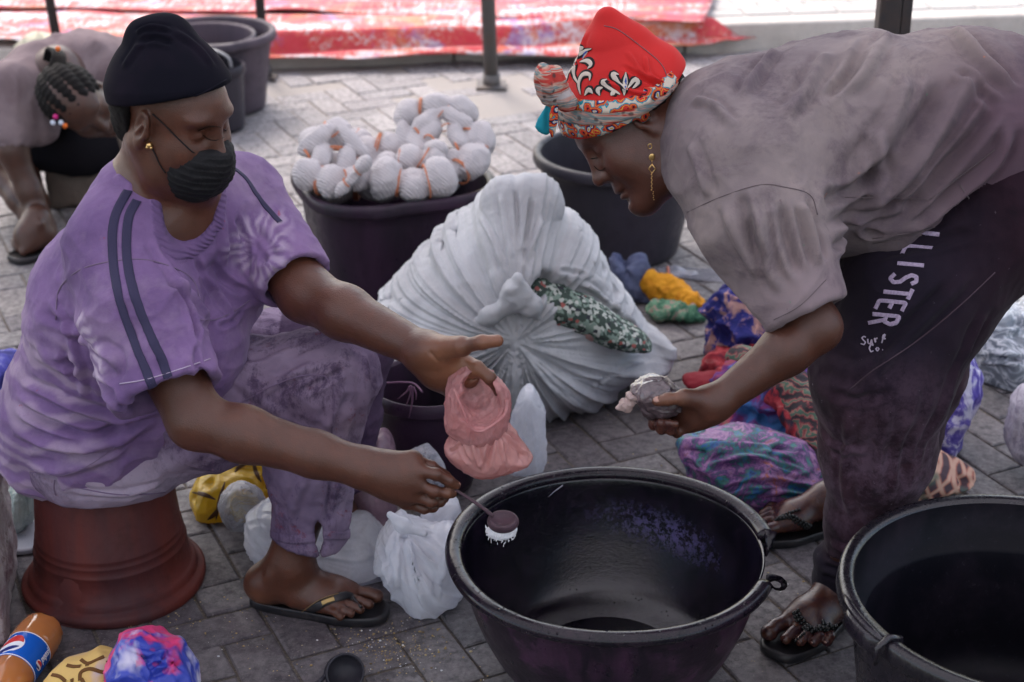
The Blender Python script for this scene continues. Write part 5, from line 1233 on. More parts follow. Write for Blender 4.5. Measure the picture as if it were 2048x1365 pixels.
S.u(cone(P(1216, 36, 2.80), P(1275, 85, 2.80), .011, .015), .03); S.u(cone(P(1275, 85, 2.80), P(1335, 140, 2.80), .017, .022), .03)
S.u(cone(P(1322, 145, 2.79), P(1335, 170, 2.79), .035, .030), .03)
hw1, hw2 = P(1108, 268, 2.72), P(1352, 132, 2.72); 
wn = unit(np.cross(hw2 - hw1, np.array([0, 1.0, .10]))); wn = wn if wn[2] < 0 else -wn
S.sub(Pr(lambda p, c=lerp(hw1, hw2, .5).astype(np.float32) + (wn * .034).astype(np.float32), n=(-wn).astype(np.float32): (p - c) @ n, hw1, 1e3), .004)
S.sub(ell(L2(-.010, 0, .046), np.array([.100, .081, .077]) * 1.08, HM2), .003)
def nz(V, N): return ridge(np.stack([V[:, 0] * 14 - V[:, 2] * 4, V[:, 1] * 14, V[:, 2] * 6], 1), 2) * .0022
wrap, bW = cloth_obj('headwrap', S, .0032, M_WRAP, w2, [([(1290, 110), (1300, 150), (1335, 175)], .004, .006), ([(1240, 130), (1290, 160), (1335, 178)], -.004, .006), ([(1200, 160), (1270, 185), (1330, 185)], .004, .006), ([(1180, 60), (1150, 110), (1135, 170)], .003, .008), ([(1250, 100), (1280, 140), (1320, 172)], .003, .006)], nz)
tube_on('wrap_seam', bW, [(1208, 52), (1236, 60), (1280, 92), (1322, 128), (1336, 160)], .0011, M_SM2, wrap, off=.0003)
def flat_m(n_, c, r=.75):
    s = NB(n_); s.set(Base_Color=c, Roughness=r, Specular_IOR_Level=.25); s.bump(s.noise(300, 3), .0005); return s.m
M_BLK, M_CRM, M_BLU, M_TEAL, M_GLD, M_REDP = flat_m('print black', (.012, .010, .012)), flat_m('print cream', (.52, .46, .40)), flat_m('print blue', (.02, .07, .30)), flat_m('print teal', (.015, .27, .36)), flat_m('print gold', (.50, .30, .05)), flat_m('print red', (.48, .03, .02))
def sprig(paths, w0, w1, m_out, m_in, wg=None):
    for p_ in paths:
        strip_on('print_outline', bW, p_, w0, m_out, wrap, th=.0006, n=5, taper=True)
        strip_on('print_fill', bW, p_, w1, m_in, wrap, th=.0012, n=5, taper=True)
# curling black and cream sprigs printed on the red cloth
sprig([[(1160, 172), (1148, 150), (1150, 125), (1165, 105), (1184, 98)], [(1160, 125), (1175, 122), (1183, 130), (1176, 138)], [(1155, 118), (1158, 100), (1168, 95)], [(1162, 190), (1158, 168), (1166, 150), (1180, 150), (1180, 162)], [(1170, 192), (1178, 180), (1186, 188)], [(1133, 165), (1140, 142), (1150, 135)]], .017, .008, M_BLK, M_CRM)
sprig([[(1248, 192), (1250, 170), (1252, 145)], [(1250, 178), (1232, 160), (1226, 148), (1238, 150)], [(1254, 180), (1268, 160), (1276, 166), (1264, 178)], [(1240, 190), (1218, 176), (1205, 165), (1214, 160)], [(1200, 192), (1196, 180), (1206, 176)], [(1222, 192), (1230, 182)]], .017, .008, M_BLK, M_CRM)
sprig([[(1250, 180), (1251, 168), (1252, 156)], [(1166, 118), (1170, 108), (1176, 103)]], .008, .004, M_CRM, M_BLU)
s = NB('patterned band'); co = s.mapping((1, 1, 1), rot=(0, .35, 0)); v = s.vor(60, co=s.warp(.03, 22, co=co)); 
b = s.ramp(v, [(0, (.50, .30, .05)), (.12, (.55, .50, .44)), (.22, (.02, .08, .30)), (.28, (.012, .01, .012)), (.37, (.50, .03, .02)), (.50, (.55, .33, .05)), (.54, (.48, .03, .02)), (.63, (.015, .25, .32)), (.72, (.55, .48, .40))], 'CONSTANT')
s.set(Base_Color=b, Roughness=.75, Specular_IOR_Level=.25); s.bump(s.noise(40, 4), .002, .5); M_BAND = s.m
s = NB('pink striped band'); wv = s.noise(34, 3, .5, .6, co=s.mapping((.35, .35, 3.2), rot=(0, -.25, 0))); v = s.vor(55, co=s.warp(.03, 14))
b = s.mix(s.ramp(v, [(.18, .8), (.3, 0.0)]), s.ramp(wv, [(.38, (.45, .05, .04)), (.46, (.48, .34, .27)), (.52, (.10, .20, .22)), (.58, (.42, .22, .18)), (.66, (.38, .36, .36))]), (.06, .05, .05)); s.set(Base_Color=b, Roughness=.8, Specular_IOR_Level=.2); s.bump(wv, .003, .6); M_BAND2 = s.m
strip_on('headband', bW, [(1112, 252), (1160, 256), (1215, 250), (1270, 232), (1320, 205), (1350, 180)], .034, M_BAND, wrap, th=.002, n=6)
strip_on('headband_fold', bW, [(1108, 222), (1150, 232), (1210, 234), (1270, 218), (1320, 190), (1350, 160)], .026, M_BAND2, wrap, th=.004, n=6)
strip_on('headband_fold', bW, [(1112, 198), (1150, 209), (1210, 215), (1270, 205), (1315, 184), (1346, 154)], .019, M_BAND, wrap, th=.0052, n=6)
S = SDF(); K0 = P(1098, 168, 2.70); S.u(ell(K0, (.024, .022, .024)), 0); S.u(torus(P(1092, 160, 2.69), frame([0, -1, .2], [1, 0, .3]), .018, .010), .006); S.u(cone(P(1100, 190, 2.70), P(1135, 205, 2.71), .018, .016), .012); S.u(cone(P(1080, 155, 2.69), P(1110, 150, 2.70), .009, .012), .01); S.u(cone(P(1110, 150, 2.7), P(1128, 185, 2.72), .012, .012), .01)
sdf_obj('knot', S, .0025, M_BAND2, wrap, disp=lambda V, N: V + N * (ridge(V * 70, 2) * .0022)[:, None])
S = SDF(); S.u(puff([(1104, 192), (1066, 250), (1078, 268), (1100, 276), (1112, 232)], 2.70, .006, .012, 1), 0); tl = sdf_obj('knot_tail', S, .0025, M_TEAL, wrap, disp=lambda V, N: V + np.array([0, 1.0, 0]) * (ridge(V * [60, 0, 8], 1) * .006)[:, None])
S = SDF(); S.u(puff([(1106, 198), (1096, 240), (1100, 278), (1110, 276), (1118, 230), (1116, 200)], 2.688, .006, .01, 1), 0); sdf_obj('knot_tail', S, .0025, M_BAND, wrap, disp=lambda V, N: V + np.array([0, 1.0, 0]) * (ridge(V * [60, 0, 8], 1) * .005)[:, None])
# earring
ey = hit(bB2, 1296, 280, .003) or hit(bB2, 1290, 262, .003); eYs = [a[0][1] for a in (hit(bB2, 1303, y_, .003) for y_ in range(300, 405, 12)) if a is not None]; e0 = ey[0]; eY = min([e0[1]] + eYs) - .004; b = MB()
ering = None
b.tube([P(1300 + 4 * math.sin(a), 293 - 5 * math.cos(a), eY) for a in np.linspace(0, 6.28, 14)], .0009, 6); ering = b.build('earring', M_GOLD, w2)
b = MB(); b.ball(P(1304, 315, eY), (.0055, .0012, .0065), 14, 6); b.build('disc', M_GOLD, ering)
b = MB(); sq = [P(1304 + 7 * math.sin(a) * 1, 338 - 9 * math.cos(a), eY) for a in (0, math.pi / 2, math.pi, 1.5 * math.pi, 0)]; b.tube(densify3(sq) if False else sq, .0012, 6); b.build('square_link', M_GOLD, ering)
b = MB(); b.tube([P(1304, 320, eY), P(1304, 329, eY)], .0007, 5)
for k in range(14): b.ball(P(1303 + .3 * k * (k > 8) + (k % 2), 349 + k * 3.9, eY), .0014 if k < 9 else .001, 6, 4)
b.build('chain', M_GOLD, ering)
b = MB(); b.tube(spline(hits(bB2, ((1188, 332), (1196, 340), (1204, 341), (1210, 336)), .0006), 4), .0011, 6, .5); b.build('eyelashes', M_HAIR, w2)
b = MB(); b.tube(spline(hits(bB2, ((1168, 318), (1182, 318), (1196, 316)), .0006), 4), .0014, 6, .4); b.build('eyebrow', M_HAIR, w2)
# sandals with strings of black beads
ff1 = flipflop('beaded_sandal', w2, heN, toN, -1, M_SOLE, w0=.040, w1=.060, front=.012); ff2 = flipflop('beaded_sandal', w2, heF, toF, 1, M_SOLE, w0=.038, w1=.052)
tube_l = MB()
def sole_edge(o_, heel, toe, side): pass
M_BEAD = NB('black beads'); M_BEAD.set(Base_Color=(.008, .009, .010), Roughness=.22); M_BEAD = M_BEAD.m
def bead_strap(bv, line, par, r=.0042, fat=False, rs_=random.Random(4)):
    q = spline([(x, y, 0) for x, y in line], 20); last = None; mb = MB()
    for x, y, _ in q:
        a = hit(bv, x, y, r * .6)
        if a is None: continue
        if last is None or np.linalg.norm(a[0] - last) > r * 1.7:
            last = a[0]
            for o_ in ((0, 0, 0),) if not fat else ((0, 0, 0), (.004, 0, .004), (-.003, .002, -.004)): mb.ball(a[0] + np.array(o_) * (r / .004), (r * rs_.uniform(.85, 1.1),) * 3, 7, 5)
    o_ = mb.build('bead_string', M_BEAD, par); o_['kind'] = 'stuff'; return o_
bead_strap(bB2, [(1592, 1226), (1600, 1244), (1610, 1256), (1622, 1264)], ff1, .0042, True)
bead_strap(bB2, [(1622, 1262), (1645, 1262), (1672, 1258), (1700, 1258), (1716, 1262)], ff1, .0044, True)
bead_strap(bB2, [(1608, 1268), (1600, 1276), (1590, 1284)], ff1, .003)
for fx, fy in ((1646, 1258), (1678, 1252)):
    a = hit(bB2, fx, fy, .006)
    if a is not None:
        mb = MB(); c = a[0]; n = TOCAM(c); u_ = unit(np.cross(n, up)); v_ = np.cross(n, u_)
        for k in range(5): an = k * 2 * math.pi / 5; d_ = u_ * math.cos(an) + v_ * math.sin(an); mb.ball(c + d_ * .0075, (.0068, .0042, .002), 8, 5, np.stack([d_, np.cross(n, d_), n], 1))
        mb.ball(c + n * .002, .003, 8, 5); mb.build('bead_flower', M_BEAD, ff1)
bead_strap(bB2, [(1556, 1040), (1580, 1036), (1600, 1046), (1625, 1058), (1643, 1064)], ff2, .0040, True); bead_strap(bB2, [(1556, 1038), (1575, 1028), (1600, 1020)], ff2, .0036)
# ================================================================== CLOTHS, BAGS AND SMALL THINGS
def m_film(name, c, clear=.0, trans=.35, rough=.16, bumpk=1.0, sc=30, milk=None):
    """thin crinkled plastic: glossy skin, light passing through"""
    s = NB(name); n = s.noise(9, 4, .6, .6)
    b = s.mix(s.ramp(n, [(.35, 0.0), (.7, 1.0)]), c, milk or tuple(min(1, x * 1.25) for x in c))
    s.set(Base_Color=b, Roughness=rough, Specular_IOR_Level=.5)
    s.bump(s.noise(sc, 3, .5, .8, co=s.mapping((1, 1, .45))), .010 * bumpk, .9); s.bump(s.noise(sc * 3.5, 3, .6, 1.5), .002 * bumpk, .6)
    out = s.n['Material Output']; cur = s.b.outputs[0]
    if trans:
        t = s.n.new('ShaderNodeBsdfTranslucent'); s.link(b, t.inputs[0]); m = s.n.new('ShaderNodeMixShader'); m.inputs[0].default_value = trans; s.link(cur, m.inputs[1]); s.link(t.outputs[0], m.inputs[2]); cur = m.outputs[0]
    if clear:
        t = s.n.new('ShaderNodeBsdfTransparent'); m = s.n.new('ShaderNodeMixShader'); f = s.n.new('ShaderNodeFresnel'); f.inputs[0].default_value = 1.5
        k = s.math('SUBTRACT', clear, s.math('MULTIPLY', f.outputs[0], 1.1), clamp=True); k = s.math('MULTIPLY', k, s.ramp(s.noise(22, 5, .7, 1.5), [(.35, .55), (.6, 1.0)])); s.link(k, m.inputs[0]); s.link(cur, m.inputs[1]); s.link(t.outputs[0], m.inputs[2]); cur = m.outputs[0]
    s.link(cur, out.inputs[0]); return s.m
def m_dyed(name, stops, scale=8, dist=1.0, seed=0, rough=.8, vor=0, sat2=None, stretch=(1, 1, 1), interp='LINEAR'):
    s = NB(name); co = s.mapping(stretch, loc=(seed, seed * .7, seed * 1.3)); co = s.warp(.06, scale * .6, co=co)
    f = s.vor(vor, co=co) if vor else s.noise(scale, 6, .65, dist, co=co)
    b = s.ramp(f, stops, interp)
    if sat2: b = s.mix(s.ramp(s.noise(scale * .8, 4, .6, .8, co=s.mapping(loc=(seed + 5, 3, seed))), [(.48, 0.0), (.6, 1.0)]), b, sat2)
    s.set(Base_Color=b, Roughness=rough, Specular_IOR_Level=.2); s.bump(s.noise(60, 4, .6), .0015, .5); return s.m
def lump(name, outline, Y, T, mat, label=None, cat=None, h=.005, W=None, crump=.006, cf=16, ridg=.006, rf=(10, 10, 10), floor=.004, group=None, n=2, yc=0, parent=None, extra=None, radial=None, segs=None, power=.5, seed=0.0):
    S = SDF(); S.u(puff(outline, Y, T, W, n, yc, power), 0)
    if extra: extra(S)
    V, F = surface_nets(S, h); V = relax(V, F, 2); N = vnormals(V, F)
    d = fbm(V * cf + 31 + seed, 3) * crump + (ridge(V * np.array(rf) + 11 + seed, 2) * .45 + crease(V * np.array(rf) * 1.15 + 4 + seed, 3, 3) * 1.1) * ridg
    if radial:
        (cx, cy), fr, amp, r0 = radial; c = P(cx, cy, Y); a = np.arctan2(V[:, 2] - c[2], V[:, 0] - c[0]); r = np.hypot(V[:, 2] - c[2], V[:, 0] - c[0])
        ks = lambda f_, q_: np.stack([np.cos(a) * f_, np.sin(a) * f_, r * q_], 1); env = np.clip(r / r0, 0, 1) * np.exp(-r * 1.5) * (.45 + .55 * np.clip(.55 - np.sin(a + .25) * .8, 0, 1)) * (.45 + 1.1 * vnoise(ks(1.6, 3.0) + 2)); d += (crease(ks(fr, 1.2) + 3 + seed, 1, 2) * .55 + crease(ks(fr * 2.6, 2.5) + 8, 1, 2) * .22 + fbm(ks(fr * .35, 1.5) + 5, 1) * .7) * amp * env
    V = V + N * d[:, None]
    if segs:
        bv = BVHTree.FromPolygons([tuple(v) for v in V.tolist()], F.tolist()); V = fold_fn(bv, segs)(V, vnormals(V, F))
    V = relax(V, F, 1, .12)
    if floor is not None: V[:, 2] = np.maximum(V[:, 2], floor)
    o = mesh_obj(name, V, F, mat, parent)
    if label: tag(o, label, cat, group)
    return o
# --- the big tied white bundle
s = NB('white bundle cotton'); b = s.ramp(s.noise(5, 5, .6, .5), [(.35, (.36, .36, .375)), (.65, (.52, .53, .55))]); s.set(Base_Color=b, Roughness=.8, Specular_IOR_Level=.2); s.bump(s.noise(500, 3), .0004, .5); s.bump(s.noise(30, 6, .7, .8), .005, .7); M_WHITE = s.m
ol = [(1000, 372), (1030, 358), (1062, 372), (1095, 412), (1150, 440), (1195, 492), (1240, 570), (1290, 650), (1342, 690), (1350, 712), (1330, 726), (1262, 742), (1190, 790), (1090, 832), (980, 830), (880, 800), (790, 740), (748, 660), (760, 610), (820, 545), (860, 500), (890, 462), (930, 430), (965, 398)]
BYY = 3.66
def ex(S):
    S.u(cone(P(1040, 540, BYY - .20), P(1030, 410, BYY - .07), .045, .075), .05); S.u(ell(P(1065, 410, BYY - .04), (.07, .07, .07)), .04)
    S.sub(cone(P(1075, 565, BYY - .21), P(1200, 622, BYY - .17), .028, .036), .02); S.sub(cone(P(1200, 622, BYY - .17), P(1285, 680, BYY - .10), .036, .018), .02)
    S.u(cone(P(1300, 690, BYY - .05), P(1338, 708, BYY - .08), .032, .022), .03)
sg = []
for k, a in enumerate(np.linspace(.15, 6.1, 30)):
    r1 = 95 + 60 * ((k * 7) % 5) / 5; r2 = r1 + 120; r0 = 34
    pts = [(1030 + math.cos(a) * r * 1.15, 592 + math.sin(a) * r + (r * .0007 * r * .15)) for r in (r0, r1, r2)]
    sg.append((pts, .009 if k % 2 else -.009, .007 + .003 * (k % 3)))
sack = lump('cloth_bundle', ol, BYY, .27, M_WHITE, 'big white cloth bundle knotted at the front, patterned fabric showing through its opening', 'bundle', .0038, .27, .006, 6, .0035, (7, 7, 7), extra=ex, radial=((1030, 592), 8, .036, .10),
      segs=[([(1000, 385), (1008, 440), (1024, 520)], .007, .009), ([(1064, 390), (1056, 450), (1042, 520)], -.007, .008), ([(1085, 430), (1070, 480), (1050, 535)], .007, .008), ([(1030, 375), (1035, 440), (1036, 520)], -.006, .007), ([(960, 430), (985, 480), (1016, 555)], .007, .009), ([(1095, 560), (1180, 575), (1260, 640), (1310, 690)], .009, .010), ([(1080, 545), (1150, 545), (1230, 590)], -.006, .009), ([(1330, 700), (1250, 735), (1180, 780)], .006, .01)])
S = SDF(); S.u(ell(P(1030, 592, BYY - .255), (.030, .028, .038)), 0); S.u(cone(P(1026, 580, BYY - .27), P(1042, 605, BYY - .27), .020, .016), .01); S.u(cone(P(1028, 600, BYY - .26), P(980, 632, BYY - .255), .015, .017), .02); S.u(cone(P(980, 632, BYY - .255), P(925, 668, BYY - .225), .017, .006), .02)
S.u(cone(P(1036, 560, BYY - .27), P(1062, 612, BYY - .26), .014, .022), .012); S.u(cone(P(1062, 612, BYY - .26), P(1080, 640, BYY - .25), .022, .006), .012)
sdf_obj('knot', S, .004, M_WHITE, sack, disp=lambda V, N: V + N * (ridge(V * [30, 30, 30] + 2, 2) * .0045)[:, None])
s = NB('sprigged cotton'); v = s.vor(120, out='Color'); g_ = s.sep(v)[0]; b = s.ramp(g_, [(.0, (.03, .05, .04)), (.45, (.16, .22, .18)), (.7, (.40, .42, .38)), (.90, (.30, .08, .07)), (.95, (.02, .02, .03))], 'CONSTANT'); s.set(Base_Color=b, Roughness=.85); M_SPRIG = s.m
lump('printed_cloth', [(1045, 540), (1110, 560), (1200, 605), (1290, 672), (1316, 704), (1230, 694), (1130, 656), (1055, 622)], BYY - .165, .07, M_SPRIG, 'folded green sprigged cloth peeping from the opening of the white bundle', 'cloth', .005, .06, .004, 20, .006, (10, 10, 10), floor=None)
M_PINKC = m_dyed('dusty pink cotton', [(.3, (.30, .17, .16)), (.7, (.45, .28, .26))], 6); lump('pink_cloth', [(1110, 640), (1160, 618), (1230, 640), (1270, 668), (1262, 690), (1190, 680), (1130, 664)], BYY - .175, .045, M_PINKC, 'dusty pink cloth folded in the mouth of the white bundle', 'cloth', .005, .04, .003, 20, .005, (12, 12, 12), floor=None)
# --- tied white cloth rolls heaped in the squarish tub
s = NB('tied white cotton'); b = s.mix(s.ramp(s.wave(46, 3, d='DIAGONAL', detail=2), [(.3, 0.0), (.8, .6)]), (.60, .57, .58), (.44, .41, .43)); s.set(Base_Color=b, Roughness=.9, Specular_IOR_Level=.1); s.bump(s.wave(60, 4, d='DIAGONAL'), .004, .7); M_TIED = s.m
M_TIE = NB('orange twine'); M_TIE.set(Base_Color=(.55, .20, .10), Roughness=.8); M_TIE = M_TIE.m
def roll(px, Y, r, label, dy=0.0, step=1.9, seed=0, zadd=None):
    rs_ = np.random.RandomState(seed); pts = spline([P(x, y, Y + (d_ if len(q) else 0)) for (x, y, *q) in px for d_ in [q[0] if q else 0]], 14)
    L = np.concatenate([[0], np.cumsum(np.linalg.norm(np.diff(pts, axis=0), axis=1))]); n = max(3, int(L[-1] / (r * step))); S = SDF(); ties = MB()
    at = lambda t: np.array([np.interp(t * L[-1], L, pts[:, i]) for i in range(3)])
    for k in range(n):
        t0, t1 = k / n, (k + 1) / n; a, b_, m_ = at(t0), at(t1), at((t0 + t1) / 2); dr = unit(b_ - a); M_ = frame(dr, [0.1, .2, 1]); rr = r * rs_.uniform(.88, 1.2)
        S.u(ell(m_ + rs_.normal(size=3) * r * .08, (np.linalg.norm(b_ - a) * .62, rr * 1.08, rr), M_), .006)
        if k: 
            M2 = M_; ra = rr * .86
            for off in ((-.5, .5) if k % 2 else (0,)):
                c = a + dr * off * r * .12; tl = rs_.normal() * .2; ties.tube([c + M2[:, 1] * math.cos(u) * ra + M2[:, 2] * math.sin(u) * ra + dr * math.sin(u + tl) * r * .12 for u in np.linspace(0, 2 * math.pi, 15)], max(.0018, r * .055), 5)
    o = sdf_obj('cloth_roll', S, .0052, M_TIED, disp=lambda V, N: V + N * (ridge(V * 22 + seed, 2) * .0055 + fbm(V * 40, 2) * .003)[:, None]); tag(o, label, 'cloth roll', 'tied white cloth rolls in the tub')
    ties.build('twine', M_TIE, o)['kind'] = 'stuff'; return o
TY = T3[1]
def spiral(cx, cy, r0, r1, turns, ph, sq=.92, n=26, tilt=.0): return [(cx + math.cos(a) * lerp(r0, r1, u), cy + math.sin(a) * lerp(r0, r1, u) * sq, -lerp(.05, .0, u) + .05 * math.sin(a) * -1 * tilt) for u in np.linspace(0, 1, n) for a in [ph + u * turns * 2 * math.pi]]
roll(spiral(882, 282, 12, 78, 2.5, .5, tilt=1), TY + .02, .022, 'big coiled white cloth roll with orange twine, standing highest in the tub', seed=1, step=4.2)
roll(spiral(662, 318, 12, 66, 1.9, 2.0, tilt=.6), TY - .06, .024, 'rose-like coil of tied white cloth at the left end of the tub', seed=2, step=4.0)
roll([(596, 340), (640, 362), (690, 362, -.02), (738, 352)], TY - .15, .038, 'short fat white cloth roll lying along the left front lip of the tub', seed=3, step=2.6)
roll([(742, 352), (790, 364), (850, 364), (905, 345, .02)], TY - .16, .046, 'fattest white cloth roll, lying along the middle of the front lip', seed=4, step=1.9)
roll([(850, 350), (925, 340), (962, 290, .08), (950, 250, .12)], TY - .07, .040, 'white cloth roll curving round the right end of the tub', seed=5, step=3.2)
roll([(725, 325), (756, 292), (800, 300), (835, 325)], TY + .02, .042, 'loose white cloth roll between the two coils', seed=6, step=3.0); roll([(676, 392), (700, 358), (738, 318)], TY - .215, .017, 'thin pointed white cloth end hanging over the front lip', seed=7, step=3.0)
roll([(620, 352), (720, 362), (820, 362), (905, 330)], TY - .02, .060, 'white cloth roll at the bottom of the heap', seed=8, step=2.0)
roll([(770, 345), (800, 322), (850, 318), (880, 335)], TY - .08, .040, 'white cloth roll squeezed in below the big coil', seed=9, step=2.4); roll([(800, 250), (830, 222), (890, 212), (945, 235)], TY + .09, .036, 'white cloth roll behind and above the big coil', seed=10, step=3.0); roll([(610, 300), (650, 268), (700, 278), (728, 310)], TY + .06, .040, 'white cloth roll behind the rose-like coil', seed=11, step=2.8)
# --- plastic bags round the hands and feet
M_BAGW = m_film('white carrier film', (.74, .75, .80), .12, .5, .20, 1.0, 14); M_BAGW2 = m_film('thin milky film', (.70, .71, .76), .30, .5, .18, 1.0, 16); M_CLR = m_film('clear crinkled film', (.45, .45, .50), .72, .2, .12, 1.2, 26); M_PUR = m_film('clear film with purple powder', (.30, .20, .26), .45, .25, .15, 1.0, 20)
M_PNK = m_film('pink powder bag', (.66, .30, .29), .0, .45, .20, .8, 20, (.74, .42, .40)); M_PNK2 = m_film('pink film', (.62, .27, .27), .45, .35, .16, 1.0, 26, (.72, .42, .42)); M_YEL = m_film('yellow film', (.58, .36, .02), .0, .3, .25, 1, 16, (.66, .45, .05))
lump('plastic_bag', [(772, 1052), (800, 1030), (822, 1052), (868, 1062), (905, 1050), (930, 1090), (938, 1170), (900, 1196), (858, 1240), (806, 1216), (772, 1150), (738, 1090)], 2.74, .12, M_BAGW, 'fullest white plastic bag, knotted at the top, beside the basin', 'bag', .0032, .10, .004, 8, .0022, (9, 9, 5), radial=((810, 1050), 4, .016, .07), segs=[([(800, 1040), (830, 1060), (868, 1075)], .007, .007), ([(800, 1045), (780, 1090), (770, 1120)], .007, .007), ([(802, 1045), (820, 1110), (850, 1200)], .007, .009), ([(806, 1048), (860, 1110), (900, 1160)], -.006, .009), ([(760, 1080), (775, 1130), (800, 1190)], -.006, .010), ([(900, 1070), (890, 1130), (870, 1210)], .005, .010)])
S = SDF(); S.u(cone(P(806, 1052, 2.63), P(780, 1030, 2.64), .012, .006), 0); S.u(cone(P(806, 1052, 2.63), P(850, 1068, 2.62), .010, .005), .01); S.u(ell(P(806, 1050, 2.63), (.014, .012, .012)), .01); o = sdf_obj('bag_handles', S, .0028, M_BAGW, bpy.data.objects['plastic_bag'], disp=lambda V, N: V + N * (ridge(V * 60, 2) * .002)[:, None])
lump('plastic_bag', [(484, 1050), (520, 1012), (600, 1024), (660, 1040), (735, 1038), (770, 1075), (800, 1150), (806, 1195), (740, 1205), (660, 1190), (560, 1150), (500, 1112)], 2.88, .12, M_BAGW2, 'milky white plastic bag slumped behind the seated woman\'s ankle', 'bag', .0036, .09, .006, 9, .0035, (8, 8, 6), radial=((600, 1060), 5, .012, .08))
lump('plastic_bag', [(835, 1030), (870, 1000), (915, 992), (925, 1030), (918, 1080), (860, 1085)], 2.84, .06, M_BAGW2, 'crumpled white plastic bag mouth standing up behind the fullest bag', 'bag', .0036, .05, .006, 14, .004, (14, 14, 10))
lump('plastic_bag', [(1042, 782), (1058, 772), (1076, 780), (1082, 830), (1098, 935), (1070, 948), (1000, 952), (1008, 880), (1026, 820)], 3.15, .06, M_BAGW2, 'tall narrow white plastic bag standing behind the pink bag', 'bag', .0036, .05, .004, 10, .003, (14, 14, 2), radial=((1058, 780), 6, .010, .06))
lump('plastic_bag', [(742, 872), (764, 858), (784, 876), (792, 930), (794, 1010), (784, 1045), (726, 1040), (704, 1000), (712, 910)], 3.02, .06, M_PUR, 'clear plastic bag of purple powder standing behind the knee', 'bag', .004, .05, .005, 18, .006, (14, 14, 5))
lump('plastic_bag', [(812, 908), (848, 894), (882, 912), (894, 948), (880, 990), (840, 985), (816, 950)], 2.98, .05, M_CLR, 'small clear crumpled plastic bag behind the hand with the spoon', 'bag', .004, .04, .005, 24, .006, (18, 18, 12))
ybag = lump('yellow_bag', [(378, 985), (400, 950), (440, 925), (500, 905), (552, 930), (560, 985), (545, 1028), (480, 1050), (415, 1058), (392, 1035)], 3.08, .09, M_YEL, 'yellow plastic bag with brown marks behind the red bucket', 'bag', .0045, .08, .006, 12, .008, (10, 10, 6))
bY = bvh_o(ybag); M_BRN = flat_m('brown print', (.06, .025, .008), .5)
for ln in ([(385, 985), (410, 990), (432, 1000)], [(450, 965), (440, 1000), (432, 1040)], [(470, 945), (478, 935), (492, 930)], [(506, 920), (512, 945), (522, 965)], [(415, 1040), (428, 1030), (438, 1015)], [(540, 950), (535, 975), (545, 1000)]): strip_on('print_mark', bY, ln, .009, M_BRN, ybag, th=.0008, taper=True)
lump('plastic_bag', [(436, 990), (470, 968), (515, 975), (540, 1010), (530, 1040), (490, 1058), (450, 1045)], 2.95, .055, M_CLR, 'clear plastic bag of grain lying against the yellow bag', 'bag', .004, .05, .005, 22, .006, (18, 18, 14))
lump('grain', [(450, 1000), (480, 985), (512, 990), (526, 1015), (515, 1036), (480, 1044), (458, 1032)], 2.965, .035, m_dyed('pale grain', [(.3, (.25, .18, .07)), (.7, (.45, .36, .18))], 60), 'pale yellow grain filling the clear bag by the yellow bag', 'grain', .005, .04, .002)
# --- the pink bag hanging from the open hand: pouch of powder below, gathered neck, open cuff above
pb = empty('pink_bag', P(965, 900, 2.44), 'translucent pink plastic bag of powder hanging open from the palm', 'bag')
S = SDF(); S.u(puff([(912, 846), (902, 872), (884, 898), (905, 925), (940, 945), (972, 955), (1020, 940), (1072, 922), (1050, 893), (1020, 852), (1004, 838)], 2.44, .044, .045, 1), 0); S.u(cone(P(958, 868, 2.44), P(962, 885, 2.44), .040, .042, [0, 1, 0], .7), .02)
V, F = surface_nets(S, .0024); V = relax(V, F, 1); bv = BVHTree.FromPolygons([tuple(v) for v in V.tolist()], F.tolist())
V = fold_fn(bv, [([(985, 865), (980, 900), (968, 945)], -.006, .006), ([(1000, 862), (1030, 890), (1055, 912)], .004, .005), ([(993, 862), (1005, 900), (1010, 930)], .004, .005), ([(940, 870), (950, 905), (962, 940)], .005, .006), ([(930, 872), (915, 890), (898, 900)], .004, .005), ([(920, 885), (930, 912), (945, 930)], -.003, .005), ([(1010, 862), (1035, 880), (1060, 915)], -.003, .004)], lambda V, N: ridge(V * [30, 30, 8], 2) * .0018 + crease(V * [70, 70, 30], 2) * .0016)(V, vnormals(V, F))
mesh_obj('pouch', V, F, M_PNK, pb)
S = SDF(); c0, c1, c2, c3 = P(955, 872, 2.44), P(953, 840, 2.428), P(957, 808, 2.430), P(962, 780, 2.446)
M_ = frame(unit(c3 - c1), [0, 1, 0]); S.u(cone(c0, c1, .034, .050, [0, 1, 0], .75), 0); S.u(cone(c1, c2, .050, .051, [0, 1, 0], .75), .01); S.u(cone(c2, P(948, 784, 2.448), .051, .046, [0, 1, 0], .7), .01)
opn = unit(TOCAM(c2) * .55 + IU * .62); oc = P(962, 812, 2.385)
S.sub(ell(P(960, 812, 2.405), (.036, .035, .037)), .006); S.sub(ell(P(956, 785, 2.43), (.034, .030, .034)), .006)
V, F = surface_nets(S, .0022); V = relax(V, F, 1); N = vnormals(V, F); V = V + N * (ridge(V * [34, 34, 14] + 5, 2) * .0024 + crease(V * [75, 75, 34], 2) * .0028)[:, None]; mesh_obj('open_cuff', V, F, M_PNK2, pb)
b = MB(); b.tube(spline([P(x, y, Y_) for x, y, Y_ in ((908, 778, 2.40), (928, 825, 2.385), (942, 856, 2.385), (962, 862, 2.385), (985, 850, 2.39), (1010, 828, 2.40), (1014, 800, 2.41))], 6), np.linspace(.003, .0035, 37), 8, .6); b.build('gathered_edge', M_PNK2, pb)
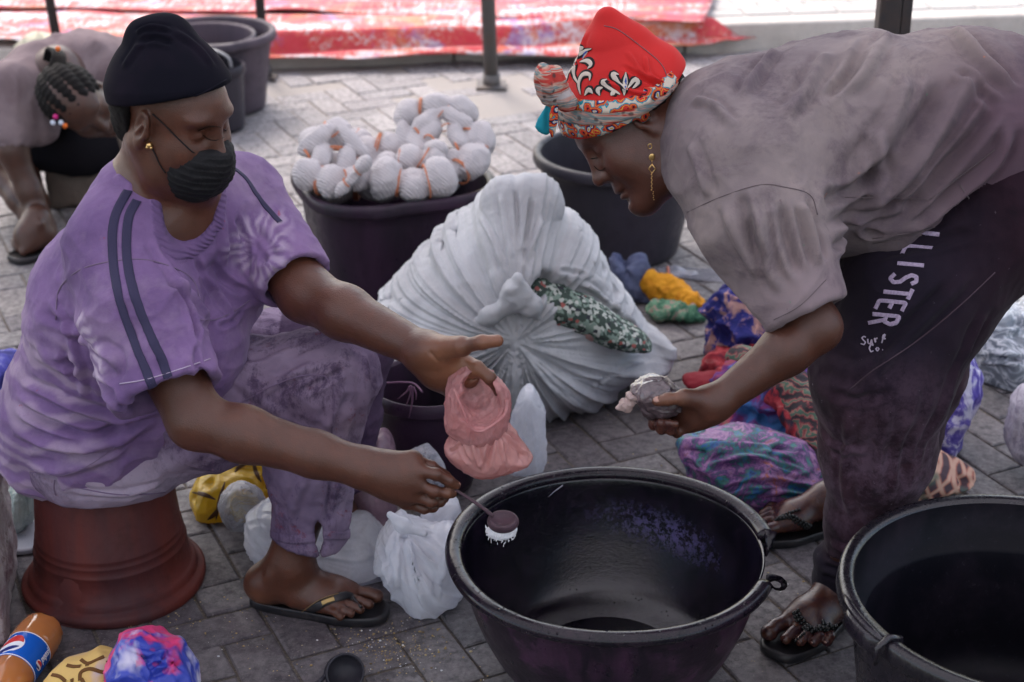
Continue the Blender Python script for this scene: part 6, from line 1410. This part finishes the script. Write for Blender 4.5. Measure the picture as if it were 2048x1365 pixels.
# --- spoon with powder
M_SPN = m_plastic('dusty purple plastic', (.085, .050, .065), (.20, .15, .19), .45, .6); sp = empty('spoon', P(1000, 1045, 2.40), 'purple plastic spoon pouring white powder over the basin', 'spoon')
b = MB(); b.tube(spline([P(880, 962, 2.392), P(920, 986, 2.390), (P(960, 1012, 2.392)), P(985, 1032, 2.396)], 6), [.0036] * 10 + [.0042] * 5 + [.005] * 4, 8, .6); b.build('handle', M_SPN, sp)
S = SDF(); c = P(1006, 1044, 2.40); S.u(ell(c, (.027, .022, .019)), 0); S.sub(ell(c + TOCAM(c) * .010 + [0, 0, .012], (.024, .020, .017)), .003); sdf_obj('scoop', S, .0018, M_SPN, sp)
M_POW = NB('white powder'); M_POW.set(Base_Color=(.80, .80, .84), Roughness=.9); M_POW = M_POW.m; b = MB(); rs_ = np.random.RandomState(2)
for k in range(700):
    a = rs_.uniform(-1, 1); y0 = 1052 + 20 * math.sqrt(max(0, 1 - a * a)) ; q = P(1002 + a * 31, y0 + abs(rs_.normal()) * 7 - 4, 2.40 + rs_.uniform(-.012, .004)); b.box(q, np.array([.0004, .0004, rs_.uniform(.0006, .0022)]))
bl_ = MB(); Sx = SDF(); Sx.u(cone(P(984, 1062, 2.398), P(1024, 1060, 2.398), .009, .009), 0); Sx.u(ell(P(1003, 1068, 2.397), (.020, .008, .012)), .006); Vx, Fx = surface_nets(Sx, .0018); Vx = Vx + vnormals(Vx, Fx) * (crease(Vx * [240, 240, 60], 2) * .0015)[:, None]; b.add(Vx, [tuple(f) for f in Fx])
o = b.build('falling_powder', M_POW, smooth=False); tag(o, 'white powder trickling off the spoon into the basin', 'powder', kind='stuff')
# --- the small bag of brown powder in her hand
s = NB('brown powder in clear film'); b = s.ramp(s.noise(30, 5, .7, 1), [(.35, (.050, .032, .038)), (.6, (.115, .08, .09))]); b = s.mix(s.ramp(s.noise(26, 5, .7, 2.0), [(.60, 0.0), (.68, .6)]), b, (.24, .20, .22)); s.set(Base_Color=b, Roughness=.35, Coat_Weight=1.0, Coat_Roughness=.06); s.bump(s.noise(34, 4, .6, 2.2), .005, 1); M_BRP = s.m  # pale streaks in the colour are painted highlights on the film
def ex(S): S.u(ell(P(1305, 785, 2.43), (.036, .030, .024)), .01); S.u(ell(P(1330, 808, 2.435), (.034, .026, .024)), .02)
bb = lump('powder_bag', [(1272, 775), (1290, 760), (1320, 758), (1350, 770), (1368, 786), (1350, 815), (1325, 830), (1290, 828), (1274, 806)], 2.432, .032, M_BRP, 'knotted clear bag of dark brown powder gripped in the bending woman\'s hand', 'bag', .0022, .03, .002, 30, .0035, (30, 30, 18), floor=None, extra=ex, radial=((1274, 795), 6, .005, .04))
M_KNT = m_film('twisted pale film', (.55, .42, .40), .2, .3, .2, .8, 40); S = SDF(); S.u(cone(P(1276, 795, 2.425), P(1264, 800, 2.42), .011, .008), 0); S.u(torus(P(1266, 794, 2.418), frame([0, -1, .2], [.5, 0, 1]), .008, .0045), .003); S.u(cone(P(1263, 806, 2.42), P(1252, 811, 2.42), .006, .011), .004); S.u(cone(P(1252, 811, 2.42), P(1234, 815, 2.42), .011, .003), .003)
sdf_obj('knot', S, .002, M_KNT, bb, disp=lambda V, N: V + N * (crease(V * 110, 2) * .0032)[:, None])
# --- dyed cloths and bundles on the right
M_NVY = m_dyed('navy and peach tie dye', [(.40, (.018, .022, .125)), (.50, (.03, .03, .17)), (.56, (.34, .19, .17)), (.68, (.42, .26, .24))], 13, 1.6, 2)
lump('cloth_heap', [(1440, 600), (1475, 572), (1500, 590), (1560, 580), (1620, 600), (1650, 660), (1640, 740), (1560, 760), (1440, 715), (1416, 665)], 3.80, .14, M_NVY, 'crumpled navy and peach tie-dyed cloth heaped behind the hanging sleeve', 'cloth', .0045, .11, .012, 12, .034, (12, 12, 10))
M_RDK = m_dyed('red and black tie dye', [(.38, (.02, .015, .03)), (.50, (.25, .02, .03)), (.60, (.36, .05, .06)), (.72, (.40, .22, .20))], 14, 1.8, 5)
lump('dyed_cloth', [(1420, 715), (1470, 704), (1540, 712), (1570, 760), (1520, 790), (1440, 775), (1418, 745)], 3.66, .10, M_RDK, 'red and black crumpled cloth between the navy heap and the red tongue of cloth', 'cloth', .0045, .08, .008, 14, .024, (13, 13, 14))
lump('dyed_cloth', [(1360, 758), (1400, 750), (1470, 752), (1500, 775), (1440, 790), (1385, 780)], 3.55, .05, flat_m('plain dark red cloth', (.20, .012, .022), .8), 'plain dark red cloth tongue lying on the paving right of the brown powder bag', 'cloth', .005, .03, .003, 16, .006, (14, 14, 8))
M_MUL = m_dyed('rainbow tie dye', [(.30, (.02, .03, .09)), (.42, (.05, .16, .38)), (.50, (.14, .04, .18)), (.57, (.30, .05, .08)), (.64, (.08, .20, .10)), (.72, (.45, .18, .05))], 7, 1.4, 3)
lump('dyed_cloth', [(1420, 800), (1460, 745), (1540, 700), (1640, 720), (1660, 850), (1640, 920), (1540, 915), (1440, 900), (1400, 860)], 3.44, .12, M_MUL, 'dark rainbow tie-dyed cloth crumpled beyond the bending woman\'s wrist', 'cloth', .0045, .09, .012, 12, .028, (11, 11, 11))
S = SDF(); S.chain([P(1480, 720, 3.52), P(1560, 740, 3.40), P(1620, 830, 3.26), P(1650, 930, 3.14)], [.03, .04, .042, .036], .02)
s = NB('striped roll cloth'); wv = s.wave(13, 9, co=s.mapping(rot=(.2, .6, .4)), d='DIAGONAL', detail=4, dscale=2); b = s.ramp(wv, [(.2, (.02, .015, .02)), (.5, (.20, .03, .04)), (.8, (.26, .13, .10)), (.9, (.05, .10, .07))]); s.set(Base_Color=b, Roughness=.85); s.bump(wv, .003, .4); M_SRL = s.m
o = sdf_obj('cloth_roll', S, .005, M_SRL, disp=lambda V, N: V + N * (ridge(V * 16 + 2, 2) * .008)[:, None], floor=.004); tag(o, 'long twisted red and black striped cloth roll running down beside the dark trousers', 'cloth roll')
S = SDF(); S.chain([P(1520, 800, 3.38), P(1570, 790, 3.33), P(1600, 860, 3.24), P(1612, 920, 3.17)], [.02, .026, .028, .02], .02)
o = sdf_obj('cloth_roll', S, .005, M_RDK, disp=lambda V, N: V + N * (ridge(V * 20 + 7, 2) * .008)[:, None], floor=.004); tag(o, 'shorter twisted bright red cloth lying left of the striped roll', 'cloth roll')
s = NB('rainbow printed sack'); co = s.warp(.06, 7); f = s.noise(13, 8, .78, .9, co=co); 
b = s.ramp(f, [(.32, (.012, .02, .05)), (.41, (.015, .11, .34)), (.455, (.03, .18, .10)), (.485, (.03, .03, .10)), (.52, (.17, .05, .22)), (.57, (.34, .18, .32)), (.60, (.14, .03, .14)), (.63, (.45, .13, .03)), (.70, (.04, .05, .18))]); b = s.mix(s.ramp(s.noise(40, 5, .75), [(.5, 0.0), (.7, .6)]), b, (.10, .03, .12)); s.set(Base_Color=b, Roughness=.55); s.bump(s.noise(18, 4, .6, 1), .006, .6); M_SACK = s.m
lump('dyed_sack', [(1356, 884), (1380, 872), (1450, 866), (1540, 868), (1620, 900), (1665, 950), (1660, 1000), (1560, 1012), (1470, 1010), (1400, 985), (1370, 930)], 3.14, .12, M_SACK, 'blue, purple and orange tie-dyed sack lying flat behind the basin rim', 'sack', .0040, .09, .006, 10, .014, (6, 7, 12), segs=[([(1400, 940), (1500, 915), (1620, 950)], .010, .012), ([(1430, 985), (1530, 965), (1640, 985)], -.010, .009), ([(1380, 900), (1450, 890), (1560, 900)], .006, .012), ([(1480, 1000), (1560, 985), (1650, 1000)], .008, .008)])
lump('blue_cloth', [(1215, 512), (1232, 506), (1256, 545), (1262, 524), (1290, 514), (1292, 540), (1284, 570), (1325, 600), (1310, 612), (1265, 605), (1240, 590)], 4.22, .06, m_dyed('grey blue cloth', [(.35, (.05, .06, .12)), (.65, (.14, .16, .25))], 9), 'grey-blue knotted cloth lying against the right side of the white bundle', 'cloth', .006, .05, .007, 18, .016, (14, 14, 14))
S = SDF(); S.chain([P(1294, 566, 4.20), P(1340, 582, 4.16), P(1385, 612, 4.10)], [.035, .034, .032], .02)
o = sdf_obj('twisted_cloth', S, .0045, m_dyed('turmeric yellow cloth', [(.35, (.42, .16, .008)), (.65, (.62, .29, .02))], 20), disp=lambda V, N: V + N * (ridge(V * [55, 30, 40] + 2, 2) * .009)[:, None], floor=.004); tag(o, 'orange-yellow ruched cloth twist lying on the green one', 'cloth')
lump('ruched_cloth', [(1290, 612), (1320, 600), (1380, 606), (1415, 620), (1408, 636), (1350, 640), (1300, 636)], 4.08, .05, m_dyed('green ruched cloth', [(.4, (.03, .10, .06)), (.52, (.10, .22, .14)), (.6, (.35, .20, .18)), (.7, (.05, .12, .08))], 30, 1, 4), 'green and pink ruched cloth under the orange twist', 'cloth', .005, .03, .006, 40, .010, (40, 20, 20))
S = SDF(); S.chain([P(1300, 556, 4.42), P(1350, 562, 4.40), P(1412, 580, 4.38), P(1470, 598, 4.34)], [.022, .035, .040, .030], .02)
o = sdf_obj('plastic_roll', S, .006, M_CLR, disp=lambda V, N: V + N * (ridge(V * 20 + 2, 2) * .007)[:, None], floor=.004); tag(o, 'clear plastic roll tied with pink string behind the orange twist', 'roll'); bt = MB()
for (x, y, Y_) in ((1335, 562, 4.40), (1412, 582, 4.38), (1462, 596, 4.35)): c = P(x, y, Y_); bt.tube([c + np.array([.3, 0, -.1]) * .0 + np.array([0, math.cos(a), math.sin(a)]) * .040 for a in np.linspace(0, 6.28, 13)], .004, 5)
bt.build('string', flat_m('pink string', (.62, .22, .14)), o)['kind'] = 'stuff'
s = NB('blue gingham tie dye'); a_ = s.wave(7, .6, co=s.mapping(rot=(0, .7, 0)), d='X'); c_ = s.wave(7, .6, co=s.mapping(rot=(0, .7, 0)), d='Z'); b = s.ramp(s.math('MULTIPLY', a_, c_), [(.1, (.03, .04, .25)), (.5, (.35, .32, .45))]); s.set(Base_Color=b, Roughness=.85)
lump('checked_cloth', [(1640, 540), (1690, 522), (1730, 545), (1760, 600), (1720, 640), (1650, 630)], 4.3, .09, s.m, 'blue and white checked cloth glimpsed between the hanging sleeve and the trousers', 'cloth', .006, .07, .006, 14, .008, (10, 10, 10))
M_PW = m_dyed('violet and white tie dye', [(.42, (.07, .05, .26)), (.50, (.15, .12, .38)), (.56, (.48, .46, .60)), (.7, (.55, .54, .64))], 11, 1.8, 8)
lump('dyed_bundle', [(1860, 720), (1920, 694), (1955, 730), (1968, 770), (1940, 820), (1920, 850), (1915, 905), (1860, 900), (1800, 880), (1800, 780)], 3.36, .12, M_PW, 'violet and white tie-dyed bundle behind the bending woman\'s knee', 'bundle', .005, .09, .007, 14, .012, (10, 10, 10))
s = NB('grey swirl print film'); v = s.wave(2.6, 14, typ='RINGS', d='Z', detail=3, dscale=2.2); n_ = s.noise(9, 3, .5, 3.2); b = s.ramp(n_, [(.40, (.14, .16, .19)), (.46, (.30, .33, .37)), (.49, (.60, .62, .67)), (.52, (.16, .18, .22)), (.57, (.20, .22, .26)), (.60, (.52, .55, .60)), (.68, (.58, .60, .66))]); s.set(Base_Color=b, Roughness=.3); s.bump(s.noise(20, 5, .65, 1.5), .006, .7); M_GSW = s.m
lump('patterned_sack', [(1925, 640), (1960, 608), (2030, 622), (2100, 600), (2180, 620), (2200, 760), (2120, 810), (2030, 800), (1960, 800), (1935, 740)], 3.78, .17, M_GSW, 'shiny grey and white swirl-patterned sack at the right edge', 'sack', .006, .13, .008, 9, .012, (6, 6, 8), segs=[([(1950, 712), (2000, 716), (2047, 720)], -.022, .010), ([(1950, 660), (2000, 665), (2047, 660)], .010, .014)])
lump('cloth_roll', [(2026, 800), (2060, 770), (2120, 790), (2120, 900), (2060, 935), (2018, 905), (2012, 870)], 3.22, .09, m_dyed('pale lilac marbled cloth', [(.4, (.30, .27, .34)), (.5, (.50, .47, .53)), (.62, (.36, .33, .40))], 18, 2, 4), 'pale lilac marbled roll cut off by the right edge', 'cloth roll', .005, .07, .004, 16, .006, (10, 10, 10))
s = NB('orange green check'); a_ = s.wave(13, 1.5, co=s.mapping(rot=(0, .5, .3)), d='X'); c_ = s.wave(13, 1.5, co=s.mapping(rot=(0, .5, .3)), d='Z'); b = s.ramp(s.math('MAXIMUM', a_, c_), [(.5, (.045, .02, .03)), (.75, (.30, .10, .07)), (.95, (.44, .27, .20))]); b = s.mix(s.ramp(s.noise(7, 3), [(.55, 0.0), (.62, .8)]), b, (.03, .10, .07)); s.set(Base_Color=b, Roughness=.7)
lump('checked_bundle', [(1800, 910), (1850, 898), (1900, 920), (1958, 945), (1935, 962), (1880, 985), (1810, 1000), (1770, 980)], 3.12, .09, s.m, 'orange, green and black checked cloth bundle with a pointed corner behind the trouser leg', 'bundle', .005, .06, .004, 14, .006, (8, 8, 10))
# --- left edge
lump('dyed_cloth', [(-60, 720), (0, 712), (38, 715), (34, 760), (20, 830), (-10, 880), (-60, 870)], 3.3, .10, m_dyed('indigo cloth', [(.45, (.02, .02, .13)), (.56, (.06, .06, .30)), (.66, (.42, .42, .60))], 8, 1, 4), 'indigo cloth with a white edge at the left edge behind the seated woman', 'cloth', .006, .08, .008, 12, .01)
lump('foil_bag', [(14, 985), (40, 950), (72, 975), (76, 1030), (40, 1062), (18, 1050)], 2.98, .06, m_film('green silver film', (.25, .34, .32), 0, .2, .2, 1.5, 30, (.5, .56, .55)), 'green and silver crinkled plastic bag at the far left beside the red bucket', 'bag', .004, .05, .005, 24, .006, (18, 18, 12))
ld = G(52, 1078); b = MB(); V_, F_ = lathe_data([(.001, .008), (.05, .008), (.062, .012), (.066, .008), (.066, .002)], (ld[0], ld[1], 0), 40); o = mesh_obj('lid', V_, F_, flat_m('pale plastic lid', (.30, .30, .33), .4)); tag(o, 'small pale round lid lying on the paving behind the red bucket', 'lid')
s = NB('stained whitewash'); b = s.ramp(s.noise(7, 6, .7, .8), [(.35, (.18, .10, .12)), (.5, (.38, .32, .33)), (.65, (.52, .48, .47))]); b = s.mix(s.ramp(s.noise(40, 5, .7), [(.56, 0.0), (.66, .7)]), b, (.12, .06, .06)); s.set(Base_Color=b, Roughness=.8); s.bump(s.noise(30, 6, .7), .008, 1)
S = SDF(); q0 = G(-8, 1240); S.u(rbox((q0[0] - .04, q0[1] + .06, .13), frame([.98, .2, 0], up), (.055, .16, .135), .012), 0); o = sdf_obj('concrete_block', S, .006, s.m, disp=lambda V, N: V + N * (fbm(V * 24, 3) * .008)[:, None], floor=.002); tag(o, 'dye-stained whitewashed block cut off by the left edge', 'block')
# --- the bottle of orange drink lying at lower left
bo = empty('drink_bottle', G(60, 1320), 'plastic bottle of orange-brown liquid with a blue label lying at lower left', 'bottle')
b0, b1 = G(92, 1252, .043), G(-40, 1440, .043); ax = unit(b1 - b0); Mx = np.stack([unit(np.cross([0, 0, 1.0], ax)), np.cross(ax, unit(np.cross([0, 0, 1.0], ax))), ax], 1)
def place(V): return [b0 + Mx @ np.array(v) for v in V]
s = NB('bottle drink'); s.set(Base_Color=s.mix(s.ramp(s.noise(8, 3), [(.4, 0.0), (.7, 1.0)]), (.46, .17, .05), (.36, .14, .055)), Roughness=.1, Coat_Weight=.5, Subsurface_Weight=.2, Subsurface_Scale=.02); M_DRK = s.m
prof = [(.001, .004), (.016, .001), (.026, -.006), (.036, .004), (.0415, .020), (.0425, .040)] + [(.0425 + .0009 * (k % 2), .044 + k * .004) for k in range(8)] + [(.0405, .080), (.0405, .150), (.0425, .156), (.0425, .185), (.034, .225), (.018, .262), (.014, .270), (.014, .285)]
def pet(t, r, z, i):
    k = 1; dz = 0
    if i < 5: dz = .010 * max(0, math.cos(5 * t)) * (r > .01) ; k = 1 - .10 * (1 - max(0, math.cos(5 * t + math.pi) * -1)) * (i in (2, 3)) 
    return math.cos(t) * r * k, math.sin(t) * r * k, z + dz * (1 if i < 4 else 0)
V_, F_ = lathe_data(prof, (0, 0, 0), 60, pet); ob = mesh_obj('bottle_body', place(V_), F_, M_DRK, bo)
V_, F_ = lathe_data([(.0412, .079), (.0416, .081), (.0416, .149), (.0412, .151)], (0, 0, 0), 60); M_LAB = flat_m('blue label', (.01, .10, .48), .25); lab = mesh_obj('label', place(V_), F_, M_LAB, bo)
M_WHT = flat_m('label white', (.75, .76, .80), .3); M_LRED = flat_m('label red', (.55, .03, .03), .3); M_LDB = flat_m('label dark blue', (.005, .02, .16), .3)
for z in (.0805, .1490): V_, F_ = lathe_data([(.0418, z - .0012), (.0420, z), (.0418, z + .0012)], (0, 0, 0), 60); mesh_obj('label_edge', place(V_), F_, M_WHT, lab)
def on_lab(th, z, r=.0419): return np.array([math.cos(th) * r, math.sin(th) * r, z])
camd = TOCAM(b0 + ax * .11); tc_ = math.atan2(camd @ Mx[:, 1], camd @ Mx[:, 0])
def disc_on(name, tc0, z0, rad, mat, r, y0=-1, y1=1, wav=0):
    V = []; F = []; n = 20; rows = 9
    for j in range(rows):
        v = lerp(y0, y1, j / (rows - 1))
        for i in range(n + 1):
            u = -1 + 2 * i / n; hw = math.sqrt(max(0, 1 - v * v)); x = u * hw; vv = v + wav * math.sin(x * 2.4) * .18
            V.append(on_lab(tc0 + x * rad / .042, z0 + vv * rad, r))
    for j in range(rows - 1):
        for i in range(n): F.append((j * (n + 1) + i, j * (n + 1) + i + 1, (j + 1) * (n + 1) + i + 1, (j + 1) * (n + 1) + i))
    return mesh_obj(name, place(V), F, mat, lab)
for tcz, zz, rr in ((tc_ + .95, .117, .024), (tc_ - .80, .128, .009)):
    disc_on('logo_disc', tcz, zz, rr * 1.12, M_WHT, .04195); disc_on('logo_red', tcz, zz, rr, M_LRED, .0421, -.98, -.12, 1); disc_on('logo_blue', tcz, zz, rr, M_LDB, .0421, .42, .98, 1)
# lettering running along the bottle beside the small roundel
LET = {'p': [[(0, -.4), (0, .6)], [(0, .5), (.4, .6), (.5, .3), (.4, 0), (0, .1)]], 'e': [[(.05, .3), (.5, .35), (.4, .6), (.1, .55), (0, .2), (.2, 0), (.45, .05)]], 's': [[(.45, .55), (.1, .55), (.1, .35), (.4, .25), (.4, .02), (0, .03)]], 'i': [[(.1, 0), (.1, .6)], [(.1, .75), (.1, .85)]]}
mb = MB(); x0 = .0
for ch in 'pepsi':
    for st in LET[ch]:
        q = densify(st, 4); mb.tube(place([on_lab(tc_ - .80 + (y - .3) * .0135 / .042, .1135 - (x0 + x) * .0105, .0421) for x, y in q]), .0008, 5)
    x0 += .34 if ch == 'i' else .66
mb.build('label_word', M_WHT, lab)['kind'] = 'stuff'
# --- printed cloths at the bottom left
s = NB('yellow and brown print'); n_ = s.noise(6, 2, .5, 1.0); b = s.ramp(s.noise(5, 5, .6, .5), [(.35, (.42, .36, .48)), (.48, (.56, .36, .12)), (.7, (.60, .42, .10))]); s.set(Base_Color=b, Roughness=.8); s.bump(s.noise(30, 4), .003, .5)
yc_ = lump('printed_cloth', [(80, 1372), (105, 1340), (160, 1318), (215, 1308), (250, 1330), (270, 1400), (180, 1440), (90, 1420)], 2.37, .07, s.m, 'yellow cloth with brown squiggles between the bottle and the blue-pink bundle', 'cloth', .004, .06, .004, 12, .005, (9, 9, 9))
bYc = bvh_o(yc_); M_SQ = flat_m('brown squiggle', (.12, .05, .012), .8)
for ln in ([(134, 1331), (148, 1334), (162, 1333)], [(162, 1320), (175, 1328), (190, 1322), (208, 1314)], [(176, 1325), (174, 1333)], [(104, 1350), (120, 1354), (132, 1364)], [(160, 1362), (162, 1345), (180, 1338), (200, 1344), (212, 1346)], [(212, 1326), (220, 1325)], [(163, 1358), (172, 1372), (186, 1380)], [(144, 1358), (146, 1368)]): strip_on('print_mark', bYc, ln, .0062, M_SQ, yc_, th=.0008)
s = NB('blue pink white tie dye'); x_, y_, z_ = s.sep(s.warp(.05, 9)); f1_ = s.noise(8, 4, .6, .8); f2_ = s.noise(7, 4, .6, .8, co=s.mapping(loc=(3, 8, 2)))
b = s.mix(s.ramp(f1_, [(.44, 0.0), (.54, 1.0)]), (.60, .56, .66), (.025, .045, .36)); b = s.mix(s.ramp(f2_, [(.50, 0.0), (.58, 1.0)]), b, (.58, .04, .16)); s.set(Base_Color=b, Roughness=.45); s.bump(s.noise(24, 5, .6, 1), .005, .7)
lump('dyed_bundle', [(206, 1372), (216, 1330), (236, 1280), (270, 1272), (310, 1282), (338, 1296), (356, 1290), (372, 1316), (392, 1340), (402, 1400), (300, 1440), (210, 1420)], 2.33, .08, s.m, 'blue, pink and white tie-dyed bundle at the bottom edge', 'bundle', .0035, .06, .005, 14, .010, (12, 12, 12), segs=[([(250, 1290), (300, 1310), (345, 1300)], .008, .008), ([(300, 1330), (340, 1325), (370, 1340)], -.008, .007), ([(270, 1300), (290, 1340), (300, 1364)], .006, .008), ([(345, 1300), (330, 1330), (290, 1350)], .007, .007)])
# --- ladle
la = empty('ladle', G(690, 1345), 'black plastic ladle lying on the paving at the bottom edge', 'ladle'); S = SDF(); c = G(688, 1345, .030); S.u(ell(c, (.036, .036, .031)), 0); on = unit(np.array([.25, -.62, .35])); S.sub(ell(c + on * .012, (.033, .033, .028)), .002)
S.sub(Pr(lambda p, c=(c + on * .010).astype(np.float32), n=(-on).astype(np.float32): (p - c) @ n, c, 1e3), .002); S.u(torus(c + on * .0095, frame(unit(np.cross(on, up)), on), .0335, .0026), .002); sdf_obj('bowl', S, .002, M_OLD, la)
b = MB(); b.tube(spline([c + [-.030, -.012, .006], G(640, 1362, .02), G(600, 1385, .012), G(540, 1420, .01)], 6), .007, 8, .6); b.build('handle', M_OLD, la)
# --- crumbs and white specks on the paving
rs_ = np.random.RandomState(11); b = MB()
for cx, cy, sx, sy, n in ((760, 1300, 60, 26, 420), (820, 1290, 50, 30, 260), (420, 1230, 120, 40, 160), (480, 1290, 180, 60, 160), (60, 1240, 40, 40, 26), (900, 1330, 120, 30, 120), (1500, 1300, 80, 50, 80), (350, 1180, 90, 50, 60), (1250, 880, 120, 60, 90), (700, 1260, 60, 20, 130), (1560, 1180, 60, 60, 60), (1380, 850, 100, 60, 50)):
    for k in range(n // 2):
        q = G(cx + rs_.normal() * sx, cy + rs_.normal() * sy); r = abs(rs_.normal()) * .0008 + .0005; b.ball((q[0], q[1], r * .6), (r * rs_.uniform(.7, 1.6), r, r * .7), 5, 3)
s = NB('grain crumbs'); i_ = s.island(); s.set(Base_Color=s.ramp(i_, [(0, (.40, .28, .12)), (.5, (.50, .40, .22)), (.75, (.20, .14, .08)), (.85, (.65, .64, .66))], 'CONSTANT'), Roughness=.8); o = b.build('crumbs', s.m); tag(o, 'grain crumbs and white specks scattered over the paving', 'crumbs', kind='stuff')
# ------------------------------------------------------------------ 3. the woman crouching at the back
q0 = G(60, 515); w3 = empty('person', (q0[0], q0[1], 0), 'woman with braided hair, grey shirt and black skirt crouching at upper left', 'person')
M_SKIN3 = m_skin('crouching woman skin', (.060, .024, .015))
hf3 = unit(.72 * IR - .60 * IU + np.array([0, -.35, 0])); hu3 = unit(.55 * IR * .0 + np.array([.55, -.15, .35])); hu3 = unit(-.35 * IR + .5 * IU + np.array([0, -.75, 0])); HM3 = frame(hf3, hu3); HC3 = P(158, 205, 4.70)
S = SDF(); L3 = head(S, HC3, HM3, scale=1.0)
S.chain([L3(-.04, 0, -.05), P(115, 150, 4.85)], [.05, .06], .03); S.chain([P(115, 150, 4.88), P(60, 175, 4.9), P(200, 150, 5.1)], [.09, .10, .12], .04)
S.chain([P(22, 200, 4.76), P(24, 300, 4.70), P(60, 385, 4.68), P(92, 455, 4.66)], [.055, .044, .036, .026], .03)
S.chain([P(-60, 240, 4.9), P(-10, 340, 4.85), P(40, 400, 4.75), P(66, 440, 4.70)], [.05, .044, .036, .028], .03)
S.chain([P(92, 455, 4.66), P(98, 478, 4.65), P(84, 492, 4.63)], [.028, .026, .014], .02)
S.chain([P(30, 300, 4.92), P(62, 410, 4.86), P(88, 486, 4.84)], [.06, .05, .035], .03); fh, ft = G(96, 490, .02), G(30, 512, .02)
foot(S, fh, ft, side=1, ankle=fh + np.array([-.02, 0, .08]), shin=P(62, 410, 4.86), rs_=(.034, .045))
sdf_obj('body', S, .006, M_SKIN3, w3, attr={'tone': tone_fn([(0, P(90, 470, 4.64), .05, .3)])})
s = NB('mauve grey shirt'); b = s.ramp(s.noise(6, 5, .6, .6), [(.35, (.13, .095, .105)), (.65, (.24, .19, .20))]); s.set(Base_Color=b, Roughness=.9, Specular_IOR_Level=.15); s.bump(s.noise(20, 4), .006, .6)
S = SDF(); S.chain([P(250, 160, 5.12), P(170, 150, 5.0), P(95, 170, 4.92), P(38, 195, 4.85)], [.12, .125, .12, .10], .05); S.chain([P(30, 180, 4.80), P(22, 275, 4.72)], [.085, .066], .04); S.chain([P(70, 200, 4.86), P(85, 255, 4.8)], [.08, .05], .05)
S.sub(cone(P(23, 262, 4.72), P(22, 330, 4.70), .045, .07), .004); S.sub(ell(L3(-.02, 0, .0), (.11, .09, .11), HM3), .01)
sdf_obj('shirt', S, .0065, s.m, w3, disp=lambda V, N: V + N * (ridge(V * [16, 8, 5] + 3, 2) * .010 + fbm(V * 12, 2) * .006)[:, None])
S = SDF(); S.chain([P(55, 285, 4.95), P(150, 285, 4.95), P(225, 285, 5.05)], [.075, .095, .10], .05); S.chain([P(20, 250, 5.0), P(60, 290, 4.98)], [.08, .08], .04)
sdf_obj('skirt', S, .0065, NB('black skirt').set(Base_Color=(.010, .009, .012), Roughness=.9, Specular_IOR_Level=.1).m, w3, disp=lambda V, N: V + N * (ridge(V * [10, 8, 5] + 3, 2) * .006)[:, None])
S = SDF(); S.u(ell(L3(-.018, 0, .032), (.103, .084, .088), HM3), 0); S.u(ell(L3(-.05, 0, -.01), (.068, .070, .062), HM3), .02)
S.inter(Pr(lambda p, c=L3(.035, 0, .03).astype(np.float32), n=unit(HM3 @ np.array([1, 0, -.55])).astype(np.float32): (p - c) @ n, L3(0, 0, 0), 1e3), .004)
def br(V, N): q = (V - HC3) @ HM3; a = np.arctan2(q[:, 1], q[:, 2] + .05); return V + N * (np.abs(np.sin(a * 13)) * .006 + np.sin(q[:, 0] * 330) * .0012)[:, None]
hr = sdf_obj('braided_hair', S, .0035, M_HAIR, w3, disp=br, rel=1)
b = MB()
for k in range(5): b.tube(spline([L3(-.08 + .01 * k, -.03 + .016 * k, .08), P(108 + k * 5, 115, 4.72), P(96 + k * 6, 98 + k * 2, 4.78), P(90 + k * 7, 120 + k * 3, 4.79)], 5), .007, 6)
b.build('braids', M_HAIR, hr)['kind'] = 'stuff'; M_BDS = [flat_m('magenta bead', (.5, .02, .18), .3), flat_m('pale bead', (.55, .6, .7), .3), flat_m('orange bead', (.65, .14, .02), .3)]
for x, y, m_ in ((111, 234, 0), (106, 246, 1), (122, 246, 1), (116, 98, 2), (130, 252, 2)): b = MB(); b.ball(P(x, y, 4.58 if y > 200 else 4.70), .008, 10, 7); b.build('bead', M_BDS[m_], hr)
flipflop('flip_flop', w3, fh, ft, 1, M_SOLE)
b0_ = G(165, 425); S = SDF(); S.u(rbox((b0_[0] + .02, b0_[1] + .16, .135), frame([1, .12, 0], up), (.15, .13, .135), .02), 0); o = sdf_obj('stone_block', S, .008, m_concrete('rough block', (.16, .125, .10), (.10, .08, .065), 6), disp=lambda V, N: V + N * (fbm(V * 20, 3) * .008)[:, None], floor=.002); tag(o, 'rough brown stone block under the black skirt of the crouching woman', 'block')
lump('raffia_bundle', [(30, 92), (60, 68), (110, 66), (118, 90), (80, 108), (40, 110)], 6.5, .10, flat_m('pale raffia', (.50, .47, .36)), 'pale raffia bundle lying on the kerb at the upper left', 'bundle', .012, .08, .01, 20, .02, (30, 10, 20), floor=.1)
